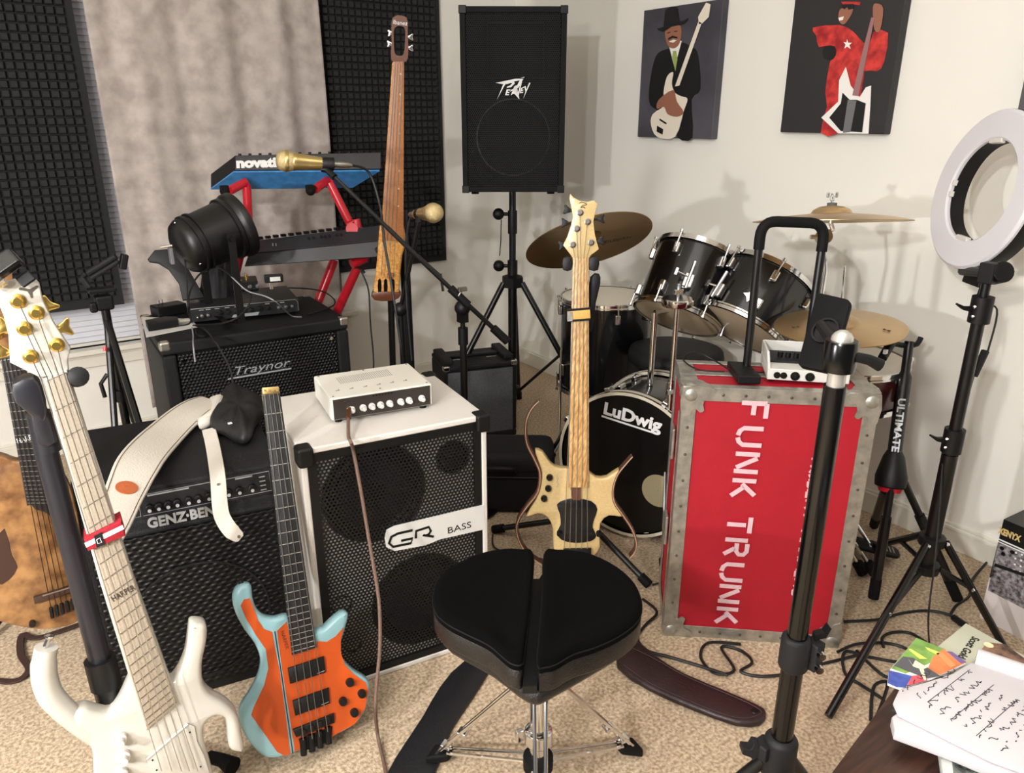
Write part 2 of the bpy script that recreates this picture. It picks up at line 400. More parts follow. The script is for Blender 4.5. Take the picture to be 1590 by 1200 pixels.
t = thing('canvas_print', 'edge of a dark canvas print behind the ring light', 'poster', (WX, 1.0, 1.39), 'canvas prints on the right wall')
b = B(); b.bb((WX-DEP, .62, 1.39), (WX, 1.074, 1.9)); obj('canvas', b, mat('print_dark_edge', (84, 80, 84), .6), t, bevel=.003)

# ================================================================== LOUDSPEAKER ON TRIPOD
FD = math.degrees(math.atan2(RT.y, RT.x))       # yaw of a face square to the camera
C0 = PF(797, 298, 3.25); C0.z = 0
deg = FD+1.0
t = thing('loudspeaker', 'tall black loudspeaker with white lightning logo raised on a tripod', 'loudspeaker', (C0.x, C0.y, 1.095), rz=math.radians(deg))
M = MW[t.name]; W_, H_, D_ = .418, .698, .34
b = B(M)
b.prism([(-W_/2, 0), (W_/2, 0), (W_/2*.72, D_), (-W_/2*.72, D_)], 0, .022); b.prism([(-W_/2, 0), (W_/2, 0), (W_/2*.72, D_), (-W_/2*.72, D_)], H_-.022, H_)
b.prism([(-W_/2, .03), (W_/2, .03), (W_/2*.72, D_), (-W_/2*.72, D_)], .022, H_-.022)
b.bb((-W_/2, 0, .022), (-W_/2+.022, .03, H_-.022)); b.bb((W_/2-.022, 0, .022), (W_/2, .03, H_-.022)); obj('cabinet', b, CARPETB, t, bevel=.004)
b = B(M); 
b.bb((-W_/2+.024, .006, .024), (W_/2-.024, .028, H_-.024)); pv = hexmat('loudspeaker_grille', .0085, .6, (52, 53, 56), (7, 7, 8), .35, .7); obj('grille', b, pv, t)
b = B(M); b.lathe([(.150, 0), (.150, .003), (.146, .003), (.146, 0)], (0.0, .004, .215), (0, -1, 0), 40, cap=False); obj('woofer_ring', b, mat('dark_ring', (18, 18, 19), .6), t)
b = B(M); b.tube([(-.10, .004, .44), (.12, .004, .44), (.12, .004, .64), (-.10, .004, .64)], .003, 6, closed=True); obj('horn_rim', b, mat('dark_ring', (18, 18, 19), .6), t)
b = B(M)
for sx in (-1, 1):
    for sz in (0, 1): b.box((sx*(W_/2-.012), .0, .012+sz*(H_-.024)), (.03, .01, .03))
objs('corner_guard', b, BLACK, t, bevel=.003)
b = B(M)
for sx in (-1, 1): b.cyl((sx*.16, .06, -.012), (sx*.16, .06, 0), .016)
objs('foot', b, RUBBER, t)
# lightning style logo
MF = front(M, .004); 
def lg(pts): b_.prism([((x-392)/4/1180*2.98*1.0, -(y-540)/4/1180*2.98) for x, y in pts], 0, .0015)
b_ = B(MF @ Matrix.Translation((0, .402, 0)))
lg([(345, 508), (395, 497), (402, 510), (378, 532), (350, 537), (353, 529), (372, 522), (384, 510), (378, 507), (343, 516)])
lg([(280, 507), (462, 472), (425, 535), (370, 560), (378, 548), (410, 532), (432, 492), (345, 508), (288, 606), (300, 580), (328, 515)])
lg([(350, 545), (375, 545), (372, 552), (358, 552), (356, 560), (368, 560), (366, 566), (352, 566), (350, 574), (366, 573), (362, 580), (340, 580)])
lg([(398, 528), (412, 520), (432, 607), (400, 572), (388, 572), (375, 582)])
lg([(405, 560), (425, 585), (447, 500), (436, 510), (424, 560), (415, 545)])
lg([(440, 538), (462, 528), (460, 536), (446, 541), (444, 548), (456, 545), (454, 552), (442, 555), (440, 562), (456, 558), (452, 566), (432, 568)])
lg([(462, 528), (470, 525), (474, 545), (492, 505), (500, 508), (455, 600), (468, 560)])
obj('logo', b_, WTXT, t)
P0 = M @ Vector((0, .17, 0)); ax, ay = P0.x, P0.y
t = thing('speaker_stand', 'black tripod stand carrying the tall loudspeaker in the room corner', 'stand', (ax, ay, 0))
b = B(); b.cyl((ax, ay, .68), (ax, ay, 1.12), .0155); b.cyl((ax, ay, .10), (ax, ay, .74), .0205); obj('pole', b, MBLACK, t)
b = B(); b.cyl((ax, ay, .90), (ax, ay, 1.0), .021); b.cyl((ax, ay, .70), (ax, ay, .78), .023); objs('collar', b, BLACK, t)
for z in (.985, .755):
    b = B(); q = Vector((ax, ay, z))-RT*.062; b.cyl(Vector((ax, ay, z))-RT*.02, q+RT*.018, .008); b.sph(q, .026, n=14); obj('knob', b, BLACK, t)
b = B(); b.tube([Vector((ax, ay, .96))-RT*.05, Vector((ax, ay, .87))-RT*.052, Vector((ax, ay, .80))-RT*.058], .0022, 6); obj('pin_cord', b, BLACK, t)
b = B(); b.lathe([(.022, .655), (.052, .66), (.052, .705), (.024, .715)], (ax, ay, 0), n=6); obj('leg_hub', b, BLACK, t)
b = B(); b.lathe([(.022, .14), (.04, .145), (.04, .175), (.022, .18)], (ax, ay, 0), n=6); obj('brace_hub', b, BLACK, t)
for k, (dr, df) in enumerate(((-.86, -.42), (.90, -.30), (.10, .95))):
    dv = (RT*dr+FW*df).normalized(); a = Vector((ax, ay, .68))+dv*.045; e = Vector((ax, ay, .012))+dv*(.44 if k < 2 else .3)
    b = B(); b.cyl(a, e, .0135); l = obj('leg', b, MBLACK, t)
    b = B(); b.cyl(a.lerp(e, .955), a.lerp(e, 1.02), .018); obj('rubber_foot', b, RUBBER, l)
    b = B(); b.cyl(Vector((ax, ay, .16))+dv*.035, a.lerp(e, .48), .007); obj('brace', b, MBLACK, t)

# ================================================================== CABINETS
def corners(b, w, d, h, r=.028, t=.004, which=None, bottom=True):
    for x in (0, w):
        for y in (0, d):
            for z in (0, h):
                if z == 0 and not bottom: continue
                sx = 1 if x else -1; sy = 1 if y else -1; sz = 1 if z else -1
                b.box((x-sx*(r/2-t), y-sy*(r/2-t), z-sz*(r/2-t)), (r, r, r))
def cabthing(name, label, cat, p, deg, group=None):
    t = thing(name, label, cat, (p[0], p[1], 0), group, rz=math.radians(deg)); return t, MW[t.name]
# --- white bass cabinet with two round speakers
t, M = cabthing('bass_cabinet', 'white bass speaker cabinet with perforated front behind the orange bass', 'bass cabinet', (.497, 1.5585), -7.2)
w_, h_, d_ = .470, .687, .375
wv = mat('white_vinyl', (212, 207, 201), .45, bump=.25, bscale=500)
b = B(M)
for a, c in (((0, 0, 0), (w_, d_, .016)), ((0, 0, h_-.016), (w_, d_, h_)), ((0, 0, .016), (.016, d_, h_-.016)), ((w_-.016, 0, .016), (w_, d_, h_-.016)), ((.016, d_-.016, .016), (w_-.016, d_, h_-.016))): b.bb(a, c)
obj('shell', b, wv, t, bevel=.005)
b = B(M); b.bb((.016, .022, .016), (w_-.016, .034, h_-.016)); obj('baffle', b, mat('pale_baffle', (225, 222, 218), .5), t)
hx = hexmat('open_hex_mesh', .0098, .35, (30, 30, 31), (0, 0, 0), .4, .4, holes=True)
b = B(M); b.bb((.02, .006, .02), (w_-.02, .0072, h_-.02)); obj('grille', b, hx, t)
b = B(M)
for a, c in (((.014, .003, .014), (w_-.014, .009, .036)), ((.014, .003, h_-.036), (w_-.014, .009, h_-.014)), ((.014, .003, .036), (.036, .009, h_-.036)), ((w_-.036, .003, .036), (w_-.014, .009, h_-.036))): b.bb(a, c)
obj('grille_frame', b, BLACK, t)
def cone(M, x, z, r, parent, y=.020, name='speaker_cone'):
    b = B(M); b.lathe([(r, 0), (r, .006), (r*.96, .006), (r*.90, .004), (r*.86, -.001), (r*.80, .004), (r*.74, -.002)], (x, y, z), (0, -1, 0), 36, cap=False)
    b.lathe([(r*.76, -.001), (r*.3, -.012), (r*.28, -.004), (r*.15, .002), (.002, .004)], (x, y+.001, z), (0, -1, 0), 32, cap=False)
    b.lathe([(r, -.002), (.002, -.002)], (x, y, z), (0, -1, 0), 32, cap=False)
    return obj(name, b, mat('cone_paper', (13, 13, 14), .55), parent)
MF = front(M, .012)
def onf(px, py): a = on(MF, px, py); return a
for px, py, r in ((583, 767, .130), (655, 932, .134)):
    x, z = onf(px, py); cone(M, x, z, r, t)
x, z = onf(704, 711); cone(M, x, z, .044, t, name='tweeter')
for px, py, r in ((532, 941, .026), (550, 1003, .022)):
    x, z = onf(px, py); b = B(M); b.lathe([(r, .0015), (r*.9, .0015), (r*.88, -.004), (.001, -.004)], (x, .0195, z), (0, -1, 0), 24, cap=False); obj('port', b, GBLACK, t)
MF = front(M, .004)
bg = ons(MF, [(600, 824), (748, 786), (753, 818), (672, 841)])
b = B(MF); b.prism(smooth(ons(MF, [(600, 822), (612, 816), (680, 800), (750, 783), (753, 820), (682, 836), (660, 845), (612, 854), (599, 848), (597, 835)]), 1), 0, .005); obj('badge', b, mat('badge_white', (206, 205, 202), .35), t, label='white curved name badge')
b_ = B(MF)
def stroke(pts, wd, z0=.005, z1=.0065, bb=None, MM=None):
    bb = bb or b_; P = [Vector(p) for p in pts]; L = []; R = []
    for i in range(len(P)):
        tg = (P[min(i+1, len(P)-1)]-P[max(i-1, 0)]).normalized(); n = Vector((-tg.y, tg.x)); L.append(P[i]+n*wd/2); R.append(P[i]-n*wd/2)
    for i in range(len(P)-1):
        bb.prism([L[i], L[i+1], R[i+1], R[i]], z0, z1)
g_ = lambda pts: ons(MF, zs(pts, 350, 580, 3.975))
stroke(g_([(1150, 960), (1060, 980), (1020, 1000), (1005, 1040), (1030, 1062), (1140, 1040), (1150, 1010), (1080, 1025)]), .0062)
stroke(g_([(1170, 1010), (1172, 965), (1250, 940), (1262, 965), (1250, 985), (1215, 990), (1280, 1000)]), .0062)
obj('logo', b_, BLACK, t)
c = on(MF, 712, 818); a = on(MF, 690, 825); a2 = on(MF, 740, 811); ang = math.atan2(a2[1]-a[1], a2[0]-a[0])
text('BASS', .026, BLACK, t, xyM(MF, c[0], c[1], .0055), name='logo_word', rot=ang, sx=1.25, bold=-.0002)
b = B(M)
for x in (0, w_): b.box((x+(.012 if x == 0 else -.012), .012, h_-.02), (.038, .045, .048)); b.box((x+(.012 if x == 0 else -.012), d_-.012, h_-.02), (.038, .045, .048))
objs('corner_protector', b, BLACK, t, bevel=.008, seg=3)
GRM = M
# --- small white amp head on top
o = PZ(516, 660, .687)     # front-left foot corner
a = PZ(672, 634, .687); dg = math.degrees(math.atan2(a.y-o.y, a.x-o.x)); wd = (a-o).length
t = thing('bass_amplifier', 'compact white bass amplifier with small white knobs on the white cabinet', 'amplifier', (o.x, o.y, .687), rz=math.radians(dg)); M = MW[t.name]
hd = .058; dp = .19
b = B(M); b.bb((0, 0, .010), (wd, dp, .010+hd)); obj('case', b, mat('cream_metal', (216, 213, 203), .4), t, bevel=.004)
b = B(M); b.bb((.006, -.0015, .013), (wd-.006, 0, .006+hd)); obj('front_panel', b, mat('panel_brown_black', (52, 46, 42), .4), t)
b = B(M)
for x in (.02, wd-.02):
    for y in (.02, dp-.02): b.cyl((x, y, 0), (x, y, .011), .009)
objs('foot', b, RUBBER, t)
for k, x in enumerate((.19, .30, .385, .47, .56, .67, .755, .885)):
    b = B(M); b.lathe([(.0085, 0), (.0085, .004), (.006, .006), (.0055, .016), (.002, .017)], (x*wd, -.0015, .034), (0, -1, 0), 16); obj('knob', b, WHITE, t)
b = B(M)
for i in range(7): b.bb((wd*(.4+.03*i), -.0022, .058), (wd*(.4+.03*i)+.004, 0, .062))
objs('slider_row', b, BLACK, t)
b = B(M)
for i in range(26):
    for j in range(5): b.box((.05+i*.0055, .10+j*.011+i*.0004, .0105+hd), (.0016, .008, .0006))
obj('vent_slots', b, mat('slot_shadow', (150, 148, 140), .6), t)
b = B(M)
for i in range(6): b.box((.03+i*.035, .05, .0105+hd), (.010, .002, .0006)); b.box((.034+i*.035, .054, .0105+hd), (.002, .007, .0006))
for x, y in ((.01, .012), (wd-.01, .012), (.01, dp-.012), (wd-.01, dp-.012), (wd/2, .02), (wd/2, dp-.012)): b.cyl((x, y, .01+hd), (x, y, .0115+hd), .0025, n=8)
obj('top_print', b, mat('faint_print', (120, 118, 112), .6), t)
jack = M @ Vector((.045, -.002, .036))
b = B(M); b.cyl((.045, -.001, .036), (.045, -.006, .036), .009); obj('input_jack', b, CHROME, t)
# brown instrument cable hanging from the amp
tc = thing('instrument_cable', 'brown braided instrument cable hanging from the white amplifier to the carpet', 'cable', (.66, 1.2, 0))
brc = mat('brown_braid', (112, 88, 76), .7, noise=.3, nscale=200)
b = B(); b.cyl(jack, jack+(PZ(538, 668, .706)-jack).normalized()*.045, .0065); obj('plug', b, mat('copper_plug', (120, 80, 60), .35, .8), tc)
pt = [jack+(PZ(538, 668, .706)-jack).normalized()*.04, PZ(541, 676, .698), PZ(545, 687, .700), PF(549, 702, 1.622), PF(560, 760, 1.595), PF(575, 850, 1.55), PF(588, 930, 1.50), PF(590, 1000, 1.44), PF(585, 1060, 1.40), PF(583, 1100, 1.365)]
gp = [PZ(585, 1130, .040), PZ(588, 1150, .012), PZ(593, 1172, .008), PZ(598, 1196, .006), PZ(602, 1230, .006), PZ(606, 1300, .006)]
b = B(); b.tube(pt+gp, .0042, 8, sm=4); obj('cord', b, brc, tc)

# --- black combo amp left
t, M = cabthing('bass_combo_amplifier', 'black bass combo amplifier with slanted knob panel behind the white bass', 'amplifier', (.045, 1.775), -8.5)
w_, h_, d_ = .452, .60, .44
b = B(M); P = [(0, 0), (d_, 0), (d_, h_), (.075, h_), (.035, h_-.018), (.022, h_-.095), (0, h_-.11)]
RY = Matrix(((0, 0, 1, 0), (1, 0, 0, 0), (0, 1, 0, 0), (0, 0, 0, 1)))
b.prism(P, 0, w_, M=RY); obj('cabinet', b, TOLEX, t, bevel=.006)
gz = hexmat('rolled_steel_grille', .013, .3, (27, 27, 29), (3, 3, 4), .45, .4, sx=.55)
b = B(M); b.bb((.022, -.008, .03), (w_-.022, .003, h_-.118)); obj('grille', b, gz, t, bevel=.004)
b = B(M); b.lathe([(.165, 0), (.165, .002), (.160, .002), (.160, 0)], (w_/2, -.0085, .22), (0, -1, 0), 40, cap=False); obj('woofer_ring', b, mat('dark_ring', (18, 18, 19), .6), t)
# sloped control panel
pn = Vector((0, -.075, .01)); A0 = Vector((0, .022, h_-.095)); A1 = Vector((0, .035, h_-.018))
up = (A1-A0).normalized(); MP = M @ Matrix(((1, 0, 0, 0), (0, up.y, -up.z, A0.y), (0, up.z, up.y, A0.z), (0, 0, 0, 1)))
b = B(MP); b.bb((.018, .008, 0), (w_-.018, .07, .003)); obj('control_panel', b, mat('panel_dark', (38, 38, 40), .35), t)
b = B(MP)
for xa, xb in ((.03, .085), (.092, .135), (.14, .30), (.305, .43)):
    Q = [(xa, .014), (xb, .014), (xb, .064), (xa, .064)]; b.tube([(x, y, .0035) for x, y in smooth([((a[0]), a[1]) for a in Q], 1)], .0008, 4, closed=True)
objs('panel_outline', b, GTXT, t)
for i, x in enumerate((.045, .07, .113, .155, .175, .195, .215, .24, .262, .285, .33, .355, .385)):
    b = B(MP); b.lathe([(.009, 0), (.0085, .012), (.006, .014)], (x, .032, .003), (0, 0, 1), 14); k_ = obj('knob', b, BLACK, t)
    b = B(MP); b.cyl((x, .027, .0145), (x, .027, .0185), .0042, n=10); obj('knob_cap', b, mat('knob_silver', (200, 200, 200), .35, .3), k_)
b = B(MP)
for i in range(4): b.box((.412, .020+i*.011, .0035), (.014, .003, .001))
b.box((.37, .06, .0035), (.04, .0035, .001)); b.box((.2, .06, .0035), (.09, .0035, .001)); objs('panel_print', b, GTXT, t)
MF = front(M, -.0085); a = on(MF, 218, 815); c = on(MF, 358, 788)
text('GENZ·BENZ', .034, GTXT, t, xyM(MF, (a[0]+c[0])/2, (a[1]+c[1])/2+.0), rot=0, sx=(c[0]-a[0])/.215, bold=.0012, ext=.002)
b = B(M); corners(b, w_, d_, h_, which=None); 
bm_ = b.bm
for v in list(bm_.verts):
    lv = MW[t.name].inverted() @ v.co
    if lv.z > .3 and lv.y < .06: bm_.verts.remove(v)
objs('corner_protector', b, BLACK, t, bevel=.006)

# --- black cabinet behind with silver script
t, M = cabthing('speaker_cabinet', 'black speaker cabinet with silver script badge and metal corners near the window', 'speaker cabinet', (.410, 2.592), -2.6)
w_, h_, d_ = .637, .70, .44; TRM = M
b = B(M)
for a, c in (((0, 0, 0), (w_, d_, .03)), ((0, 0, h_-.045), (w_, d_, h_)), ((0, 0, .03), (.045, d_, h_-.045)), ((w_-.045, 0, .03), (w_, d_, h_-.045)), ((.045, .02, .03), (w_-.045, d_, h_-.045))): b.bb(a, c)
obj('cabinet', b, TOLEX, t, bevel=.010, seg=3)
tg_ = hexmat('punched_steel_grille', .0125, .2, (32, 32, 34), (4, 4, 5), .45, .4)
b = B(M); b.bb((.048, .008, .035), (w_-.048, .014, h_-.05)); obj('grille', b, tg_, t)
b = B(M)
for x, z in ((.17, .5), (.46, .5), (.17, .2), (.46, .2)): b.lathe([(.115, 0), (.115, .0015), (.112, .0015), (.112, 0)], (x, .0078, z), (0, -1, 0), 36, cap=False)
objs('speaker_ring', b, mat('dark_ring', (18, 18, 19), .6), t)
b = B(M)
for x in (.065, w_-.065):
    for z in (.055, h_-.07): b.cyl((x, .009, z), (x, .004, z), .006, n=10)
objs('screw', b, CHROME, t)
b = B(M)
for x in (0, w_):
    for y in (0, d_): b.box((x+(.014 if x == 0 else -.014), y+(.014 if y == 0 else -.014), h_-.013), (.034, .034, .032))
objs('corner_protector', b, mat('dull_nickel', (190, 184, 170), .35, .9), t, bevel=.008, seg=3)
MF = front(M, .007); a = on(MF, 352, 580); c = on(MF, 455, 566); ang = math.atan2(c[1]-a[1], c[0]-a[0])
text('Traynor', .042, GTXT, t, xyM(MF, (a[0]+c[0])/2, (a[1]+c[1])/2+.006), rot=0, sx=1.42, shear=.35, bold=-.0003, ext=.0025, name='badge_script')
b = B(MF); b.prism([(a[0]-.0, a[1]-.022), (c[0]-.01, a[1]-.022), (c[0]-.006, a[1]-.017), (a[0]+.004, a[1]-.017)], 0, .003); obj('badge_underline', b, GTXT, t)
# --- practice amp
t, M = cabthing('practice_amplifier', 'small black and grey practice amplifier under the boom microphone stand', 'amplifier', (1.545, 2.745), math.degrees(math.atan2(2.653-2.745, 1.869-1.545)))
w_, h_, d_ = .335, .362, .24
b = B(M)
for a, c in (((0, 0, 0), (w_, d_, .03)), ((0, 0, h_-.02), (w_, d_, h_)), ((0, 0, .03), (.018, d_, h_-.02)), ((w_-.018, 0, .03), (w_, d_, h_-.02)), ((.018, .02, .03), (w_-.018, d_, h_-.02))): b.bb(a, c)
b.bb((.005, .03, h_), (.05, d_-.01, h_+.022)); b.bb((w_-.05, .03, h_), (w_-.005, d_-.01, h_+.022))
obj('cabinet', b, TOLEX, t, bevel=.006)
b = B(M); b.bb((.018, .004, .03), (w_-.018, .010, h_-.03)); obj('grille_cloth', b, mat('grille_cloth_grey', (92, 94, 98), .9, noise=.5, nscale=400, bump=.5, bscale=600), t)
b = B(M); b.bb((.05, .12, h_), (w_-.05, .16, h_+.012)); obj('handle', b, BLACK, t, bevel=.005)
b = B(M); b.box((.09, .10, h_+.001), (.05, .02, .002)); b.box((w_-.09, .10, h_+.001), (.05, .02, .002)); objs('handle_plate', b, CHROME, t)
b = B(M)
for x in (.012, w_-.012): b.box((x, .012, h_-.008), (.03, .03, .024))
objs('corner_protector', b, CHROME, t, bevel=.006)
# ================================================================== BASS GUITARS
def strings(M, tops, bots, z0, z1, r, parent, m=None):
    for a, c in zip(tops, bots):
        a = on(M, *a, z0); c = on(M, *c, z1); b = B(M); b.tube([(a[0], a[1], z0), (c[0], c[1], z1)], r, 6); obj('string', b, m or STRING, parent)
def frets(M, tl, tr, bl, br, n, z, m, parent, name='fret', r=.0011, skip=0, fan=0.0, total=24):
    """fret bars between the left edge tl->bl and right edge tr->br, equal-tempered spacing"""
    a, c, d, e = [Vector(on(M, *p, z)) for p in (tl, tr, bl, br)]; full = 1-2**(-total/12)
    for k in range(0, n+1):
        f = (1-2**(-k/12))/full; L = a.lerp(d, f); R = c.lerp(e, f)
        b = B(M); b.tube([(L.x, L.y, z), (R.x, R.y, z)], r, 5); obj('nut' if k == 0 else name, b, m, parent)
def tuner(M, px, py, z, parent, m, r=.008):
    x, y = on(M, px, py, z); b = B(M); b.lathe([(r*1.35, 0), (r*1.35, .002), (r*.9, .003), (r*.75, .010), (r*.5, .012), (r*.75, .016), (.0005, .016)], (x, y, z), (0, 0, 1), 16)
    return obj('tuning_post', b, m, parent)
def button(M, p0, p1, parent, m, z=-.006, w=.016, t=.008):
    a = Vector((*on(M, *p0, 0), z)); c = Vector((*on(M, *p1, 0), z)); d = (c-a).normalized(); b = B(M)
    b.cyl(a, c-d*.012, .0035, n=8); s = Vector((-d.y, d.x, 0))*w
    P = [(c-d*.016+s*.22), (c-d*.008+s*.42), (c+s*.66), (c+d*.004+s*.52), (c+d*.001), (c+d*.004-s*.52), (c-s*.66), (c-d*.008-s*.42), (c-d*.016-s*.22)]
    b.prism(smooth([(p.x, p.y) for p in P], 3), z-t*.35, z+t*.35, ch=.0015)
    return obj('tuning_key', b, m, parent, sharp=50)
def base(M, pts=None): return Vector((M.translation.x, M.translation.y, 0))

# ---------------- white five string bass in the foreground
M = frame(PD(250, 1110, 1.42), PD(92, 580, 1.22), math.radians(-4)); WM = M
wm = mat('white_lacquer', (190, 186, 177), .28, coat=.3); maple = mat('pale_maple', (176, 163, 146), .5, noise=.15, nscale=8, stretch=(40, 3, 40))
t = thing('electric_bass', 'white five string electric bass with long curved horns and gold tuners in the left foreground', 'electric bass', base(M))
Z5 = lambda pts: ons(M, zs(pts, 0, 900, 3.975)); Z3 = lambda pts, z=0: ons(M, zs(pts, 0, 340, 3.975), z)
body = Z5([(600, 830), (680, 838), (740, 760), (790, 650), (830, 600), (1000, 560), (1050, 640), (1095, 600), (1150, 480), (1172, 320), (1185, 285), (1235, 280), (1278, 300), (1275, 400), (1250, 520), (1255, 640), (1300, 715), (1400, 775), (1470, 850), (1495, 960), (1508, 1062), (1465, 1070), (1420, 1050), (1412, 960), (1395, 870), (1335, 850), (1275, 890), (1255, 960), (1280, 1080), (1310, 1180), (1320, 1290), (1230, 1400), (1000, 1470), (760, 1450), (620, 1350), (578, 1220), (575, 1100), (545, 1010), (500, 950), (440, 915), (450, 840), (520, 812)])
b = B(M); b.prism(smooth(body, 3), -.044, 0, ch=.009); obj('body', b, wm, t, sharp=60)
# raised round horn on the left
hp = [(285, 425), (270, 520), (275, 620), (310, 720), (380, 800), (460, 870), (540, 930), (610, 980)]
b = B(M); b.tube([(*on(M, *p, -.015), -.020) for p in zs(hp, 0, 900, 3.975)], [.0185, .0205, .021, .021, .0205, .020, .020, .019], 14, sm=4); obj('upper_horn', b, wm, t, sharp=60)
b = B(M); x, y = on(M, 72, 1000, -.02); x2, y2 = on(M, 75, 992, -.02); d = Vector((x2-x, y2-y, 0)).normalized(); b.lathe([(.005, -.004), (.004, .010), (.0075, .014), (.0075, .017), (.001, .019)], (x, y, -.02), d, 14); obj('strap_button', b, CHROME, t)
# neck
b = B(M); nk = ons(M, [(67, 588), (104, 574), (209, 900), (278, 1092), (226, 1133), (154, 900)]); b.prism(nk, -.026, .0035, ch=.002); obj('neck', b, wm, t)
b = B(M); fb = ons(M, [(72, 590), (103, 578), (207, 899), (274, 1091), (228, 1130), (160, 905)], .0035); b.prism(fb, .0035, .008, ch=.001); fbd = obj('fretboard', b, maple, t)
frets(M, (72, 592), (103, 578), (228, 1127), (273, 1090), 24, .0085, mat('dark_fret', (120, 112, 100), .35, .7), t, r=.0008)
b = B(M); b.prism(smooth(Z3([(170, 350), (205, 362), (240, 400), (262, 500), (330, 640), (435, 800), (418, 870), (425, 945), (250, 985), (150, 935), (60, 890), (50, 720), (20, 600), (-30, 480), (-50, 400), (60, 380)]), 1), -.020, -.003, ch=.003); obj('headstock', b, wm, t)
for p in ((112, 507), (225, 577), (152, 675), (350, 775), (190, 848)): tuner(M, *zs([p], 0, 340, 3.975)[0], -.003, t, GOLD, .0085)
for a, c in (((275, 560), (310, 520)), ((340, 690), (425, 672)), ((50, 680), (-10, 668)), ((60, 840), (-25, 828))): button(M, *zs([a, c], 0, 340, 3.975), t, GOLD, z=-.016, w=.022)
T5 = [(64, 588), (73, 585), (81, 582), (90, 579), (98, 576)]; B5 = [(251, 1197), (267, 1197), (282, 1197), (294, 1197), (307, 1197)]
strings(M, T5, B5, .012, .016, .0009, t)
posts = zs([(112, 507), (225, 577), (152, 675), (350, 775), (190, 848)], 0, 340, 3.975)
for (a, q) in zip((posts[4], posts[2], posts[0], posts[1], posts[3]), T5):
    p0 = on(M, *a, .008); p1 = on(M, *q, .0115); b = B(M); b.tube([(*p0, .008), (*p1, .0115)], .0008, 5); obj('string', b, STRING, t)
b = B(M); b.prism(Z5([(900, 1098), (1155, 880), (1200, 900), (1215, 990), (1260, 1080), (1290, 1180), (960, 1230)]), 0, .004, ch=.001); obj('pickup', b, wm, t)
b = B(M); b.tube([(*p, .005) for p in Z5([(905, 1098), (1158, 882)])], .0016, 6); obj('pickup_edge', b, WHITE, t)
for p in ((940, 1104), (1170, 932), (1236, 1144), (965, 1165)):
    x, y = Z5([p])[0]; b = B(M); b.cyl((x, y, .004), (x, y, .0055), .0016, n=8); obj('screw', b, BLACK, t)
for p in ((735, 972), (757, 1080), (745, 1188)):
    x, y = Z5([p])[0]; b = B(M); b.lathe([(.0125, 0), (.0125, .010), (.0085, .012), (.008, .024), (.001, .025)], (x, y, 0), (0, 0, 1), 20); obj('knob', b, WHITE, t)
c1 = on(M, 176, 930, .0088); c2 = on(M, 207, 913, .0088); an = math.atan2(c2[1]-c1[1], c2[0]-c1[0])
text('HARPER', .0165, mat('ink_brown', (70, 60, 52), .6), t, xyM(M, (c1[0]+c2[0])/2, (c1[1]+c2[1])/2, .0086), rot=an, sx=.68, name='inlay_name')
# clip-on tuner
p = M @ Vector((*on(M, 18, 425, .0), .012))
c = thing('clip_on_tuner', 'black clip-on tuner gripping the top of the white headstock', 'tuner', p)
R = M.to_3x3().to_4x4() @ Matrix.Rotation(math.radians(28), 4, 'Z') @ Matrix.Rotation(math.radians(-30), 4, 'X')
b = B(Matrix.Translation(p) @ R); b.box((.006, .012, .012), (.040, .030, .018)); obj('case', b, GBLACK, c, bevel=.005)
b = B(Matrix.Translation(p) @ R); b.cyl((-.03, .004, .0), (-.012, .004, .0), .012); obj('hinge', b, CHROME, c)
b = B(Matrix.Translation(p) @ R); b.box((.01, -.012, -.012), (.022, .02, .006)); obj('clip', b, BLACK, c, bevel=.002)
b = B(M); x, y = on(M, 45, 452, -.003); b.prism(smooth([(x-.012, y+.004), (x-.002, y), (x, y-.010), (x+.003, y-.010), (x+.004, y-.002), (x+.014, y+.004), (x+.012, y+.007), (x+.002, y+.003), (x-.003, y+.005), (x-.010, y+.008)], 2), -.003, -.002); obj('head_emblem', b, mat('ink_brown', (70, 60, 52), .6), t)
# red fret wrap
b = B(M); q = ons(M, [(130, 836), (188, 807), (195, 831), (137, 855)], .015); b.prism(q, -.03, .019, ch=.003); fw = thing('fret_wrap', 'red and white striped fret wrap around the white bass neck', 'fret wrap', M @ Vector((*q[0], 0)))
obj('band', b, mat('red_fabric', (150, 24, 40), .85, bump=.5, bscale=400), fw)
b = B(M); b.prism(ons(M, [(131, 843), (190, 815), (193, 821), (134, 850)], .019), .019, .0197); obj('stripe', b, mat('white_fabric', (225, 215, 210), .85), fw)
b = B(M); b.prism(ons(M, [(146, 832), (158, 826), (163, 845), (150, 850)], .02), .0198, .0206); obj('patch', b, mat('black_fabric', (22, 22, 24), .9), fw)
b = B(M); b.tube([(*p, .021) for p in ons(M, [(150, 838), (152, 844), (158, 842), (155, 835), (150, 838)], .021)], .0007, 5); obj('patch_emblem', b, WTXT, fw)
